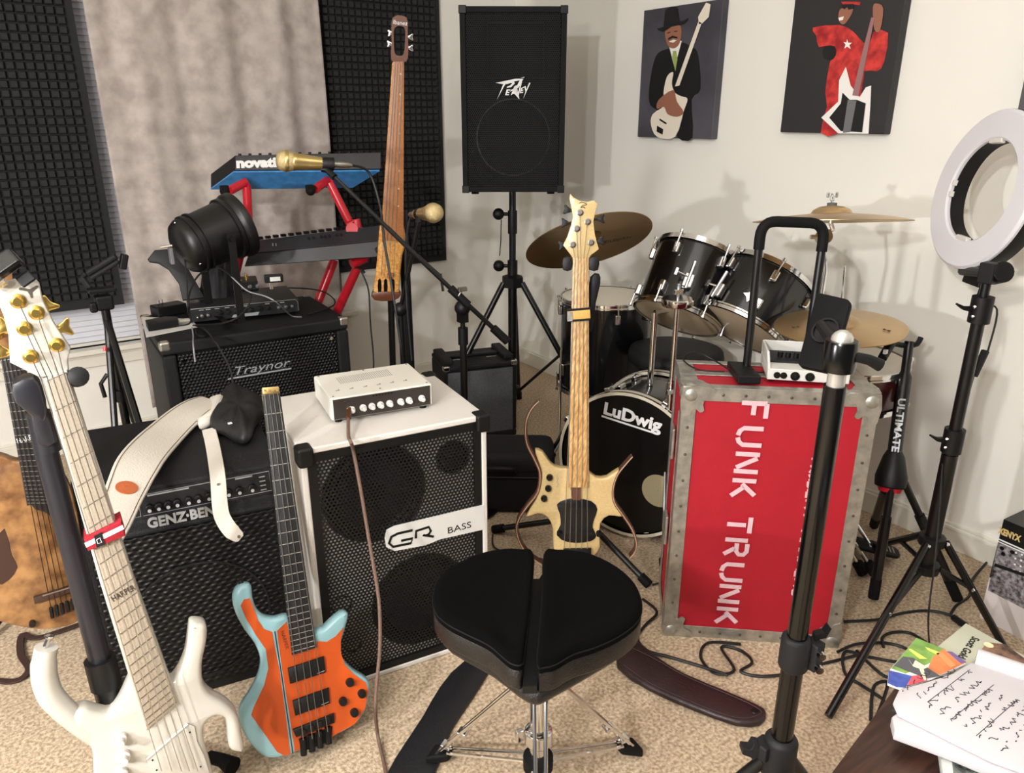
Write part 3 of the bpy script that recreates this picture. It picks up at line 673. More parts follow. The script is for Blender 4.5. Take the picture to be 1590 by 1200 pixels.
# stand for it
g = thing('instrument_stand', 'thick black instrument stand holding the white bass by its neck', 'stand', (M.translation.x-.1, M.translation.y+.08, 0))
off = -.060
def SP(px, py, z=off): return M @ Vector((*on(M, px, py, z), z))
b = B(); b.tube([SP(62, 640), SP(75, 700)], .021, 14); obj('grip_sleeve', b, mat('stand_black', (34, 34, 40), .38), g)
tp = SP(72, 700); bt = SP(176, 1106); dn = (bt-tp).normalized(); kk = (tp.z-.03)/-dn.z
b = B(); b.tube([tp, tp+dn*kk*.55], .0185, 14); obj('upper_post', b, mat('stand_black', (34, 34, 40), .38), g)
b = B(); b.tube([tp+dn*kk*.50, tp+dn*kk], .0235, 14); obj('lower_post', b, MBLACK, g)
b = B(); b.tube([tp+dn*kk*.49, tp+dn*kk*.56], .027, 14); obj('collar', b, BLACK, g)
for sgn, pp in ((-1, (42, 612)), (1, (120, 586))):
    q = M @ Vector((*on(M, *pp, .0), -.005)); 
    if sgn < 0:
        b = B(M); b.prism(smooth(ons(M, [(20, 592), (52, 583), (66, 608), (72, 640), (62, 650), (30, 625), (24, 618)], -.01), 2), -.04, .012, ch=.006); obj('neck_rest', b, mat('stand_black', (34, 34, 40), .38), g)
        b = B(M); b.prism(smooth(ons(M, [(42, 622), (66, 630), (88, 690), (60, 694), (48, 650)], -.02), 2), -.07, -.028, ch=.008); obj('neck_bracket', b, mat('stand_black', (34, 34, 40), .38), g)
    else:
        b = B(M); b.tube([Vector((*on(M, 104, 592, -.01), -.03)), Vector((*on(M, 120, 586, -.01), .0))], .006, 8); obj('rest_arm', b, BLACK, g)
        x, y = on(M, 121, 585, -.0); b = B(M); b.lathe([(.008, -.030), (.0155, -.026), (.0165, 0), (.0155, .014), (.008, .018)], (x, y, 0), (.15, .25, 1), 16); obj('roller', b, mat('roller_rubber', (34, 34, 35), .55, spec=.3), g)
fc = tp+dn*kk
for an in (200, 320, 80):
    d = Vector((math.cos(math.radians(an)), math.sin(math.radians(an)), 0)); b = B(); b.tube([fc+Vector((0, 0, .16)), fc+d*.15+Vector((0, 0, .08)), Vector((fc.x, fc.y, .013))+d*.26], .012, 10); obj('leg', b, MBLACK, g)
# microphone-like black body on carpet behind lower horn
p = PZ(350, 1185, .02); t = thing('tripod_foot', 'black rubber stand foot on the carpet under the white bass horn', 'stand foot', (p.x, p.y, 0))
b = B(); b.tube([PZ(325, 1175, .022), PZ(345, 1180, .022), PZ(362, 1190, .022)], [.014, .015, .021], 14); obj('rubber_tip', b, RUBBER, t)
b = B(); b.cyl(PZ(312, 1172, .022), PZ(328, 1176, .022), .010); obj('tube_end', b, MBLACK, t)

# ---------------- burl bass at the far left
M = frame(PD(62, 800, 1.66), PD(18, 560, 1.58), math.radians(-3))
burl = mat('burl_maple', (156, 114, 72), .35, noise=.5, nscale=26, col2=(94, 62, 36), coat=.4); dkw = mat('dark_wood', (58, 38, 30), .45)
t = thing('electric_bass', 'burl wood six string bass with dark fretboard at the left edge behind the white bass', 'electric bass', base(M))
b = B(M); b.prism(smooth(ons(M, [(-30, 712), (0, 708), (25, 716), (45, 712), (75, 718), (100, 740), (115, 775), (126, 830), (135, 880), (138, 925), (130, 957), (105, 973), (60, 978), (15, 970), (-20, 955), (-55, 900), (-70, 800)]), 3), -.04, 0, ch=.006); obj('body', b, burl, t, sharp=60)
b = B(M); b.prism(smooth(ons(M, [(7, 820), (18, 862), (27, 880), (14, 900), (-6, 905), (-10, 850)]), 2), .0, .0012); obj('body_gap', b, dkw, t)  # dark sheet stands in for the open gap between body and horn
b = B(M); b.prism(ons(M, [(-1, 545), (33, 540), (90, 795), (88, 803), (78, 800), (68, 793), (55, 790), (48, 782), (42, 784)], .003), -.02, .009, ch=.001); obj('fretboard', b, mat('ebony', (32, 30, 32), .5), t)
frets(M, (0, 560), (35, 555), (45, 790), (86, 790), 22, .0095, STEEL, t, r=.0007, total=24)
a = on(M, 26, 685, .0095); text('HARPER', .016, WTXT, t, xyM(M, on(M, 43, 681, .0095)[0], on(M, 43, 681, .0095)[1], .0095), name='inlay_name', rot=.15, sx=.7)
b = B(M); b.prism(ons(M, [(-28, 430), (0, 405), (18, 412), (20, 440), (34, 540), (0, 548), (-14, 500)]), -.022, -.006, ch=.002); obj('headstock', b, burl, t)
for p, q in (((12, 510), (30, 500)), ((-5, 520), (-15, 505)), ((10, 460), (26, 450)), ((85, 515), (107, 510))): 
    if p[0] < 60: button(M, p, q, t, GOLD, w=.018)
    tuner(M, *p, -.006, t, GOLD) if p[0] < 60 else None
b = B(M); b.prism(ons(M, [(52, 925), (122, 903), (126, 911), (54, 935)], 0), 0, .012, ch=.002); obj('bridge', b, dkw, t)
b = B(M); b.tube([(*p, .0135) for p in ons(M, [(66, 925), (122, 908)], .013)], .0016, 6); obj('saddle', b, STEEL, t)
for k in range(7):
    b = B(M); x, y = on(M, 80+k*8.2, 950-k*3.2, 0); b.box((x, y, .004), (.007, .026, .010)); obj('tail_block', b, BLACK, t, bevel=.002)
strings(M, [(3+6.2*k, 556) for k in range(6)], [(80+8.2*k, 948-3.2*k) for k in range(6)], .012, .012, .0009, t, mat('dark_string', (70, 58, 48), .4, .8))
# strap of that bass lying on the carpet
def straps(path, w_, t_, m, name, label, cat, group=None, up=None, k=5, parent=None):
    b = B(); P = smooth([tuple(p) for p in path], k, False); P = [Vector(p) for p in P]
    W = w_ if not isinstance(w_, list) else [w_[min(int(i*(len(w_)-1)/(len(P)-1)), len(w_)-2)]*(1-((i*(len(w_)-1)/(len(P)-1)) % 1))+w_[min(int(i*(len(w_)-1)/(len(P)-1))+1, len(w_)-1)]*((i*(len(w_)-1)/(len(P)-1)) % 1) if i < len(P)-1 else w_[-1] for i in range(len(P))]
    b.band(P, W, t_, up=up or (0, 0, 1)); o = obj(name, b, m, parent, bevel=t_*.3)
    return tag(o, label, cat, group) if not parent else o
straps([PZ(135, 965, .012), PZ(60, 990, .010), PZ(35, 985, .010), PZ(32, 1015, .010), PZ(45, 1040, .008), PZ(20, 1058, .006), PZ(-30, 1052, .006)], .018, .005, mat('brown_leather', (58, 38, 32), .6, bump=.3), 'instrument_strap', 'thin dark brown strap curling on the carpet below the burl bass', 'strap')
# ---------------- stand bits for burl bass
q = PZ(70, 985, 0); g = thing('instrument_stand', 'black low stand supporting the burl bass body', 'stand', (q.x, q.y+.1, 0))
Mq = M
b = B(); b.tube([Mq @ Vector((0, .1, -.06)), Mq @ Vector((0, -.2, -.075)), Vector((q.x, q.y+.16, .012))], .010, 10); obj('spine', b, MBLACK, g)
for sx in (-1, 1): b = B(); b.tube([Mq @ Vector((0, -.16, -.075)), Mq @ Vector((sx*.05, -.235, -.05)), Mq @ Vector((sx*.05, -.245, .01))], .007, 8); obj('cradle_arm', b, MBLACK, g)
for sx in (-1, 1): b = B(); b.tube([Vector((q.x, q.y+.16, .10)), Vector((q.x+sx*.16, q.y+.02, .012))], .010, 8); obj('leg', b, MBLACK, g)

# ---------------- orange and blue headless bass
M = frame(PD(470, 1010, 1.735), PD(420, 605, 1.735), math.radians(4))
blue = mat('pale_blue_lacquer', (136, 176, 184), .3, coat=.3); orange = mat('orange_lacquer', (188, 78, 28), .35, coat=.2)
t = thing('electric_bass', 'orange and pale blue headless bass leaning on the white cabinet', 'electric bass', base(M)); Z7 = lambda pts, z=0: ons(M, zs(pts, 350, 880, 3.75), z)
outl = Z7([(125, 100), (150, 118), (158, 180), (178, 245), (220, 288), (290, 300), (355, 285), (400, 330), (480, 400), (535, 370), (572, 358), (620, 312), (675, 268), (708, 268), (718, 295), (690, 400), (672, 470), (690, 545), (750, 608), (825, 655), (845, 710), (822, 830), (760, 920), (660, 978), (560, 1010), (470, 1060), (380, 1098), (290, 1120), (220, 1108), (150, 1040), (100, 960), (75, 850), (140, 740), (190, 640), (205, 545), (170, 450), (110, 370), (62, 280), (40, 200), (50, 145), (85, 108)])
b = B(M); b.prism(smooth(outl, 3), -.042, 0, ch=.010); obj('body', b, blue, t, sharp=60)
b = B(M); b.prism(smooth(Z7([(140, 182), (160, 230), (190, 310), (225, 362), (272, 378), (290, 480), (318, 620), (350, 860), (378, 1085), (345, 1100), (300, 1075), (220, 960), (150, 862), (165, 815), (225, 690), (250, 590), (235, 480), (180, 400), (120, 300), (88, 225), (105, 192)]), 1), 0, .0012); obj('side_panel', b, orange, t)
b = B(M); b.prism(smooth(Z7([(300, 372), (358, 318), (372, 400), (390, 515), (530, 470), (532, 432), (590, 436), (640, 405), (688, 352), (672, 420), (672, 500), (695, 570), (745, 622), (815, 672), (832, 720), (812, 825), (752, 915), (645, 972), (620, 990), (425, 1062), (405, 1080), (370, 850), (330, 600)]), 1), 0, .0012); obj('front_panel', b, orange, t)
b = B(M); b.tube([(*p, .0012) for p in Z7([(287, 375), (330, 650), (392, 1085)])], .0012, 6); obj('center_line', b, mat('dark_stripe', (50, 56, 60), .4), t)
b = B(M); b.prism(ons(M, [(407, 610), (434, 608), (491, 1004), (453, 1016)], .002), -.018, .009, ch=.001); obj('fretboard', b, mat('ebony', (32, 30, 32), .5), t)
b = B(M); b.prism(ons(M, [(407, 612), (434, 610), (489, 985), (455, 990)], .0), -.021, .002, ch=.002); obj('neck', b, maple, t)
frets(M, (407, 614), (434, 611), (453, 1012), (490, 1002), 24, .0092, STEEL, t, r=.0009)
b = B(M); b.prism(ons(M, [(407, 602), (432, 600), (434, 611), (407, 613)], .0), -.016, .014, ch=.002); obj('head_clamp', b, mat('brass', (198, 168, 112), .35, .9), t)
for k in range(4): b = B(M); x, y = on(M, 411+6.6*k, 606, .014); b.cyl((x, y, .012), (x, y, .017), .0028, n=8); obj('string_screw', b, mat('brass', (198, 168, 112), .35, .9), t)
T4 = [(411, 612), (418, 611), (424, 610.5), (431, 610)]; B4 = [(471, 1149), (485, 1147), (496, 1144), (509, 1136)]
strings(M, T4, B4, .0125, .017, .001, t)
for q in ([(360, 585), (570, 515), (582, 608), (375, 675)], [(388, 772), (598, 698), (606, 788), (405, 860)]):
    b = B(M); b.prism(Z7(q), .0012, .011, ch=.003); o = obj('pickup', b, BLACK, t)
    c = Z7([((q[2][0]*.75+q[3][0]*.25), (q[2][1]*.75+q[3][1]*.25)-12), (q[2][0]-8, q[2][1]-12)]); b = B(M); b.tube([(*c[0], .0113), (*c[1], .0113)], .0006, 4); obj('pickup_print', b, GTXT, o)
b = B(M); b.prism(Z7([(390, 940), (630, 845), (632, 900), (410, 985)]), .0012, .010, ch=.002); obj('bridge_plate', b, BLACK, t)
for k in range(4):
    x, y = Z7([(450+47*k, 955-24*k)])[0]; b = B(M); b.box((x, y, .013), (.012, .014, .006)); obj('saddle', b, MBLACK, t, bevel=.001)
    x, y = Z7([(455+48*k, 1040-22*k)])[0]; b = B(M); b.tube([(x, y+.02, .008), (x-.002, y-.018, .008)], .0072, 10); obj('tuning_knob', b, BLACK, t)
b = B(M); b.prism(Z7([(425, 1000), (622, 925), (618, 1010), (445, 1075)]), -.01, .004, ch=.002); obj('tail_block', b, BLACK, t)
for p in ((722, 668), (792, 733), (682, 778), (748, 843)):
    x, y = Z7([p])[0]; b = B(M); b.lathe([(.0095, 0), (.0092, .010), (.0085, .013), (.001, .0135)], (x, y, .0012), (0, 0, 1), 18); obj('knob', b, BLACK, t)
c = Z7([(345, 425)])[0]; text('HARPER', .011, mat('print_dark_red', (90, 30, 20), .6), t, xyM(M, *c, .0014), name='name_print', rot=math.radians(-82), sx=1.1)
x, y = Z7([(95, 108)])[0]; b = B(M); b.lathe([(.006, 0), (.004, .008), (.0075, .012), (.0075, .015)], (x, y, -.02), (-.2, 1, 0), 12); obj('strap_button', b, BLACK, t)

# ---------------- natural wood bass on stand in the middle
M = frame(PD(899, 756, 2.30), PD(901.5, 400, 2.18), math.radians(2)); YM = M
ash = mat('natural_maple', (212, 184, 130), .35, noise=.12, nscale=6, coat=.3, stretch=(30, 3, 30)); wal = mat('walnut_edge', (96, 62, 50), .4, coat=.3); flame = mat('flamed_maple', (226, 188, 128), .4, noise=.35, nscale=9, col2=(166, 116, 66), stretch=(5, 45, 5))
t = thing('electric_bass', 'pale wood five string bass with thin dark curved rims held upright by a stand', 'electric bass', base(M)); ZB = lambda pts, z=0: ons(M, zs(pts, 750, 580, 3.529), z); ZH = lambda pts, z=0: ons(M, zs(pts, 800, 290, 3.871), z)
b = B(M); b.prism(smooth(ZB([(285, 420), (325, 432), (355, 475), (392, 512), (455, 520), (520, 530), (588, 548), (620, 572), (680, 570), (745, 528), (728, 590), (715, 650), (722, 710), (768, 775), (745, 786), (690, 780), (645, 820), (640, 900), (642, 955), (608, 1000), (540, 1010), (440, 1010), (385, 960), (382, 850), (350, 785), (300, 768), (235, 785), (290, 690), (318, 600), (322, 540), (300, 475)]), 2), -.036, 0, ch=.005); obj('body', b, ash, t, sharp=60)
def rim(pts, w0, name):
    P = [(*p, -.016) for p in ZB(pts)]; b = B(M); Q = [Vector(p) for p in smooth(P, 5, False)]; m = len(Q)
    for dx, ww, mm, nn in ((0, w0, wal, name),):
        b.band(Q, [ww*(.45+.55*math.sin(math.pi*min(max(i/(m-1), .08), .92))) for i in range(m)], .034, up=(M.to_3x3().inverted() @ Vector((0, 0, 1))) if 0 else (0, 0, 1)); o = obj(nn, b, mm, t, bevel=.003)
    b = B(M); b.tube([(q.x, q.y, .0025) for q in Q], .0012, 5); obj('rim_line', b, mat('rim_light', (206, 170, 140), .4), o)
rim([(308, 150), (262, 200), (235, 275), (240, 380), (285, 475), (313, 550), (300, 650), (240, 730), (195, 800), (185, 870), (215, 950), (270, 1010), (335, 1055)], .011, 'left_rim')
rim([(820, 455), (780, 500), (735, 560), (712, 640), (722, 710), (770, 780), (815, 850), (840, 920), (835, 970), (805, 1010)], .010, 'right_rim')
b = B(M); b.prism(ons(M, [(889, 400), (914.5, 400), (914.5, 757), (882, 757)], .0), -.02, .003, ch=.001); obj('neck', b, maple, t)
b = B(M); b.prism(ons(M, [(889.5, 400), (914, 400), (914, 756), (883, 756)], .003), .003, .009, ch=.001); obj('fretboard', b, flame, t)
b = B(M); b.prism(ZB([(478, 620), (535, 620), (535, 690), (490, 690)]), .001, .006); obj('thumb_ramp', b, wal, t)
b = B(M); b.prism(smooth(ZH([(325, 70), (330, 40), (350, 62), (385, 82), (430, 90), (472, 80), (497, 105), (482, 150), (470, 210), (480, 290), (503, 375), (455, 412), (445, 430), (345, 430), (330, 405), (288, 350), (312, 300), (335, 230), (345, 180), (338, 130)]), 1), -.018, -.002, ch=.002); obj('headstock', b, ash, t)
dpo = mat('dark_nickel', (130, 125, 118), .3, .9)
PT = [(390, 155), (435, 210), (370, 252), (345, 348), (455, 335)]
for p in PT: tuner(M, *zs([p], 800, 290, 3.871)[0], -.002, t, dpo, .0072)
for a, c in (((345, 145), (300, 135)), ((340, 218), (285, 215)), ((470, 195), (530, 190)), ((478, 330), (528, 322)), ((310, 345), (268, 352))): button(M, *zs([a, c], 800, 290, 3.871), t, BLACK, z=-.012, w=.020)
T5 = [(893, 402), (897.5, 402), (902, 402), (906.5, 402), (911, 402)]; B5 = zs([(445, 960), (475, 960), (508, 960), (540, 960), (572, 960)], 750, 580, 3.529)
strings(M, T5, B5, .0125, .014, .0010, t)
for a, q in zip((PT[3], PT[2], PT[0], PT[1], PT[4]), T5):
    a = zs([a], 800, 290, 3.871)[0]; p0 = on(M, *a, .008); p1 = on(M, *q, .0125); b = B(M); b.tube([(*p0, .008), (*p1, .0125)], .0009, 5); obj('string', b, STRING, t)
b = B(M); b.prism(smooth(ZB([(405, 715), (450, 688), (520, 683), (595, 698), (626, 740), (608, 795), (600, 840), (620, 885), (590, 915), (505, 925), (430, 908), (405, 868), (425, 825), (420, 765)]), 2), .0005, .005, ch=.001); pk = obj('pickup_cover', b, mat('smoky_black', (26, 26, 28), .25), t)
b = B(M); b.prism(ZB([(440, 955), (592, 952), (592, 1000), (575, 1010), (440, 1008)]), .0005, .012, ch=.002); obj('bridge', b, BLACK, t)
for p in ((365, 567), (358, 627), (335, 682)):
    x, y = ZB([p])[0]; b = B(M); b.lathe([(.0105, 0), (.0105, .007), (.0085, .014), (.0055, .017), (.001, .0175)], (x, y, 0), (0, 0, 1), 18); obj('knob', b, GBLACK, t)
b = B(M)
for k in range(3): b.tube([(*p, .0006) for p in ZB([(398+k*4, 560+k*26), (412, 548+k*26), (404, 572+k*26), (416, 566+k*26)])], .0007, 4)
obj('signature', b, GTXT, t)
b = B(M); b.tube([(*p, -.0015) for p in smooth(ZH([(385, 98), (400, 92), (426, 100), (428, 108), (405, 112), (395, 125), (412, 120), (420, 130)]), 3, False)], .0012, 5); obj('head_emblem', b, mat('ink_brown', (70, 60, 52), .6), t)
# strap around its neck
q = ons(M, [(881, 483), (916, 480), (917, 494), (881, 497)], .012); p = M @ Vector((*q[0], 0)); fw = thing('fret_wrap', 'tan and black band wrapped around the pale wood bass neck', 'fret wrap', p)
b = B(M); b.prism(q, -.026, .0165, ch=.002); obj('band', b, mat('tan_leather', (208, 164, 88), .6, bump=.4), fw)
b = B(M); b.prism(ons(M, [(881, 480), (917, 477), (917, 480), (881, 483.5)], .012), -.027, .0168); b.prism(ons(M, [(881, 497), (917, 494), (917, 497), (881, 500)], .012), -.027, .0168); objs('trim_edge', b, mat('black_fabric', (22, 22, 24), .9), fw)
b = B(M); b.prism(ons(M, [(881, 484), (889, 484), (889, 498), (881, 499)], .015), .0165, .019); obj('buckle', b, STEEL, fw)
# its stand
fl = PZ(905, 868, 0); g = thing('instrument_stand', 'black tripod guitar stand holding the pale wood bass by the neck', 'stand', (fl.x, fl.y, 0)); 
T = M @ Vector((*on(M, 905, 425, -.06), -.065)); Bm = Vector((fl.x+.02, fl.y+.03, .10)); Tm = M @ Vector((.004, -.02, -.085))
b = B(); b.tube([T, Tm, Bm], .013, 12); obj('post', b, MBLACK, g)
b = B(M); b.prism(smooth(ons(M, [(917, 430), (930, 425), (932, 440), (925, 470), (920, 510), (914, 510), (912, 470)], -.04), 2), -.062, -.03, ch=.004); obj('yoke', b, BLACK, g)
for px in (881, 922):
    x, y = on(M, px, 409, 0); b = B(M); b.prism(smooth([(x-.012, y-.018), (x+.012, y-.018), (x+.013, y+.016), (x-.013, y+.016)], 2), -.05, .012, ch=.004); obj('neck_grip', b, BLACK, g)
hub = Vector((fl.x+.02, fl.y+.03, .14))
for px, py in ((1008, 908), (766, 822), (842, 905)):
    e = PZ(px, py, .012); b = B(); b.cyl(hub, e, .010); l = obj('leg', b, MBLACK, g); b = B(); b.cyl(hub.lerp(e, .88), e, .015); obj('rubber_foot', b, RUBBER, l)
for sx in (-1, 1):
    b = B(); b.tube([hub+Vector((0, 0, .03)), M @ Vector((sx*.06, -.14, -.05)), M @ Vector((sx*.06, -.145, .02))], .007, 8); obj('cradle_arm', b, RUBBER, g)

# ---------------- wooden electric upright bass
M = frame(PD(605, 372, 2.85), PD(617, 96, 2.62), math.radians(0)); 
mah = mat('mahogany_board', (172, 112, 68), .45, noise=.3, nscale=6, stretch=(40, 3, 40)); mahd = mat('mahogany_dark', (98, 56, 38), .4, coat=.3); amb = mat('amber_wood', (226, 176, 104), .35, noise=.25, nscale=5, col2=(190, 120, 50), coat=.4, stretch=(25, 2, 25))
t = thing('electric_upright_bass', 'slim wooden electric upright bass standing before the right foam panel', 'upright bass', base(M)); Z8 = lambda pts, z=0: ons(M, zs(pts, 440, 0, 4), z)
ho = Z8([(678, 108), (765, 108), (772, 200), (776, 330), (770, 372), (752, 384), (680, 384), (668, 350), (672, 250)]); hi = Z8([(692, 170), (752, 170), (756, 250), (750, 320), (738, 345), (694, 335), (686, 250)])
b = B(M)
for rngs in ((0, 1),):
    n = 48
    def resample(P, n):
        P = [Vector(p) for p in P]; L = [0]
        for i in range(len(P)): L.append(L[-1]+(P[(i+1) % len(P)]-P[i]).length)
        out = []
        for k in range(n):
            s = L[-1]*k/n; i = max(j for j in range(len(P)) if L[j] <= s); out.append(P[i].lerp(P[(i+1) % len(P)], (s-L[i])/(L[i+1]-L[i])))
        return out
    c_ = Vector(Z8([(722, 250)])[0])
    def ang(P): return sorted(P, key=lambda p: math.atan2(p.y-c_.y, p.x-c_.x))
    A = [Vector(p) for p in resample(smooth(ho, 3), 200)]; I = [Vector(p) for p in resample(smooth(hi, 3), 200)]
    def at_ang(P, a): return min(P, key=lambda p: abs((math.atan2(p.y-c_.y, p.x-c_.x)-a+math.pi) % (2*math.pi)-math.pi))
    oo = []; ii = []
    for k in range(n):
        a = -math.pi+2*math.pi*k/n; oo.append(at_ang(A, a)); ii.append(at_ang(I, a))
    b.rings([[(p.x, p.y, 0) for p in oo], [(p.x, p.y, -.025) for p in oo], [(p.x, p.y, -.025) for p in ii], [(p.x, p.y, 0) for p in ii]], closed=True)
obj('scroll_frame', b, mahd, t)
x, y = Z8([(725, 142)])[0]; text('Ibanez', .019, WTXT, t, xyM(M, x, y, .001), sx=1.0, shear=.1)
b = B(M); b.prism(Z8([(682, 382), (750, 382), (747, 1250), (747, 1492), (612, 1492), (622, 1200)]), -.012, .006, ch=.002); obj('fingerboard', b, mah, t)
b = B(M); b.prism(Z8([(676, 392), (683, 382), (622, 1200), (612, 1500), (604, 1500)]), -.03, .003); obj('neck', b, amb, t)
for p, q in (((676, 205), (655, 205)), ((672, 272), (650, 272)), ((774, 230), (800, 230)), ((774, 298), (800, 298))):
    a, c = zs([p, q], 440, 0, 4); button(M, a, c, t, CHROME, z=-.012, w=.016)
for k in range(8):
    x, y = Z8([(728-2*k, 460+int(128*k*(1-k*.012)))], .006)[0]; b = B(M); b.cyl((x, y, .006), (x, y, .0066), .0035, n=8); obj('position_dot', b, mat('rim_light', (206, 170, 140), .4), t)
bd = zs([(200, 270), (325, 270), (330, 400), (318, 440), (305, 560), (300, 640), (296, 690), (240, 705), (160, 700), (148, 640), (160, 560), (172, 430), (182, 300)], 540, 280, 3.75)
b = B(M); b.prism(smooth(ons(M, bd), 2), -.06, -.012, ch=.010); obj('body', b, amb, t, sharp=60)
Z9 = lambda pts, z=0: ons(M, zs(pts, 540, 280, 3.75), z)
for x_ in (185, 220, 262): b = B(M); b.prism(smooth(Z9([(x_-9, 585), (x_+9, 585), (x_+9, 660), (x_-9, 660)]), 2), -.012, -.010); obj('pickup_slot', b, GBLACK, t)
b = B(M); b.prism(smooth(Z9([(146, 655), (298, 655), (296, 692), (240, 708), (155, 702)]), 2), -.062, -.009, ch=.004); obj('lower_edge', b, mahd, t)
b = B(M); b.prism(Z9([(228, 545), (262, 540), (262, 560), (228, 570)]), -.012, .012); obj('bridge', b, mah, t)
strings(M, zs([(694, 384), (708, 384), (724, 384), (740, 384)], 440, 0, 4), zs([(195, 560), (215, 560), (240, 560), (268, 560)], 540, 280, 3.75), .010, .012, .0011, t)
q = M.translation; g = thing('upright_bass_stand', 'black folding stand under the wooden upright bass', 'stand', (q.x, q.y+.05, 0))
lo = M @ Vector((.01, -.16, -.07)); ft = Vector((lo.x, lo.y+.04, .14))
b = B(); b.tube([lo+Vector((0, 0, .06)), ft], .013, 10); obj('post', b, MBLACK, g)
b = B(); b.tube([lo+Vector((.06, 0, .25)), lo+Vector((.065, 0, -.02)), Vector((lo.x+.075, lo.y+.02, .2))], .020, 10); obj('bag_sleeve', b, BLACK, g)
for an in (100, 200, 330):
    d = Vector((math.cos(math.radians(an)), math.sin(math.radians(an)), 0)); b = B(); b.tube([ft+Vector((0, 0, .2)), Vector((ft.x, ft.y, .012))+d*.24], .010, 8); obj('leg', b, MBLACK, g)
b = B(); b.tube([lo+RT*-.05+Vector((0, 0, .10)), lo+RT*.05+Vector((0, 0, .16))], .012, 8); obj('cross_arm', b, BLACK, g)
b = B(); w0 = lo+RT*.07+Vector((0, 0, .12)); b.tube([w0, PD(683, 427, 2.8), PD(684, 425, 2.8), PD(688, 452, 2.8)], .005, 8); obj('wing_crank', b, MBLACK, g)
# ================================================================== DRUM KIT
HEADM = mat('drum_head', (214, 208, 192), .55); HEADT = mat('clear_head_tan', (176, 158, 132), .4, spec=.5)
SHELL = mat('black_drum_wrap', (17, 17, 19), .22, coat=.4, bump=.05)
def drum(t, c, ax, r, h, nl=6, top=HEADM, bot=HEADT, lug_phase=0.0, rim=.007, tall=.02, shell=SHELL, midlug=False, rods=True):
    """c = centre of bottom head, ax = axis unit vector to the top"""
    ax = Vector(ax).normalized(); q = ax.to_track_quat('Z', 'Y').to_matrix().to_4x4(); M = Matrix.Translation(c) @ q
    b = B(M); b.lathe([(r, .012), (r, h-.012), (r-.006, h-.012), (r-.006, .012), (r, .012)], (0, 0, 0), (0, 0, 1), 48, cap=False); s = obj('shell', b, shell, t)
    for z, nm, hm, sg in ((h, 'top_hoop', top, 1), (0, 'bottom_hoop', bot, -1)):
        R = r+.008
        pr = [(r-.002, 0), (R, 0), (R+.003, -.002), (R+.003, .003), (R, .005), (R, tall-.004), (R-.006, tall-.002), (R-.006, tall-.005), (R-.003, tall-.008), (R-.004, .003), (r-.002, 0)]
        b = B(M); b.lathe([(a, z+sg*(d-.008)) for a, d in pr], (0, 0, 0), (0, 0, 1), 48, cap=False); obj(nm, b, CHROME, t)
        b = B(M); b.lathe([(R-.005, z+sg*.002), (R-.016, z+sg*.006), (.001, z+sg*.006)], (0, 0, 0), (0, 0, 1), 48, cap=False); obj(nm.replace('hoop', 'head'), b, hm, t)
    for k in range(nl):
        a = lug_phase+2*math.pi*k/nl; d = Vector((math.cos(a), math.sin(a), 0))
        for z, s2 in (((h*.5, 1),) if midlug else ((h-.048, 1), (.048, -1))):
            b = B(M @ Matrix.Translation(d*(r+.008)+Vector((0, 0, z))) @ Matrix.Rotation(a, 4, 'Z')); b.box((0, 0, 0), (.020, .022, .040 if not midlug else .06)); l = obj('lug', b, CHROME, t, bevel=.006, seg=3)
            if rods:
                b = B(M); zz = (h+.010) if s2 > 0 else -.010; b.cyl(d*(r+.016)+Vector((0, 0, z)), d*(r+.016)+Vector((0, 0, zz)), .0032, n=8); b.cyl(d*(r+.016)+Vector((0, 0, zz-.004*s2)), d*(r+.016)+Vector((0, 0, zz+.004*s2)), .006, n=8); obj('tension_rod', b, CHROME, l)
    return M
def camax(rt, up, away): return (RT*rt+CU*up+CF*away).normalized()
# floor tom
c = PD(936, 590, 3.28); c.z = .30
t = thing('floor_tom', 'black floor tom with pale head standing behind the pale wood bass', 'drum', (c.x, c.y, 0), 'drum kit drums')
M = drum(t, c, (0, 0, 1), .185, .385, 8, lug_phase=.3)
for k in range(3):
    a = .9+2*math.pi*k/3; d = Vector((math.cos(a), math.sin(a), 0)); p = c+d*.21
    b = B(); b.tube([p+Vector((0, 0, .18)), Vector((p.x, p.y, .06)), Vector((p.x+d.x*.03, p.y+d.y*.03, .012))], .0055, 8); l = obj('leg', b, CHROME, t)
    b = B(); b.sph((p.x+d.x*.03, p.y+d.y*.03, .015), .014, n=10); obj('rubber_foot', b, RUBBER, l)
    b = B(); b.box(p+Vector((0, 0, .10))-d*.012, (.03, .03, .05)); obj('leg_bracket', b, CHROME, t, bevel=.005)
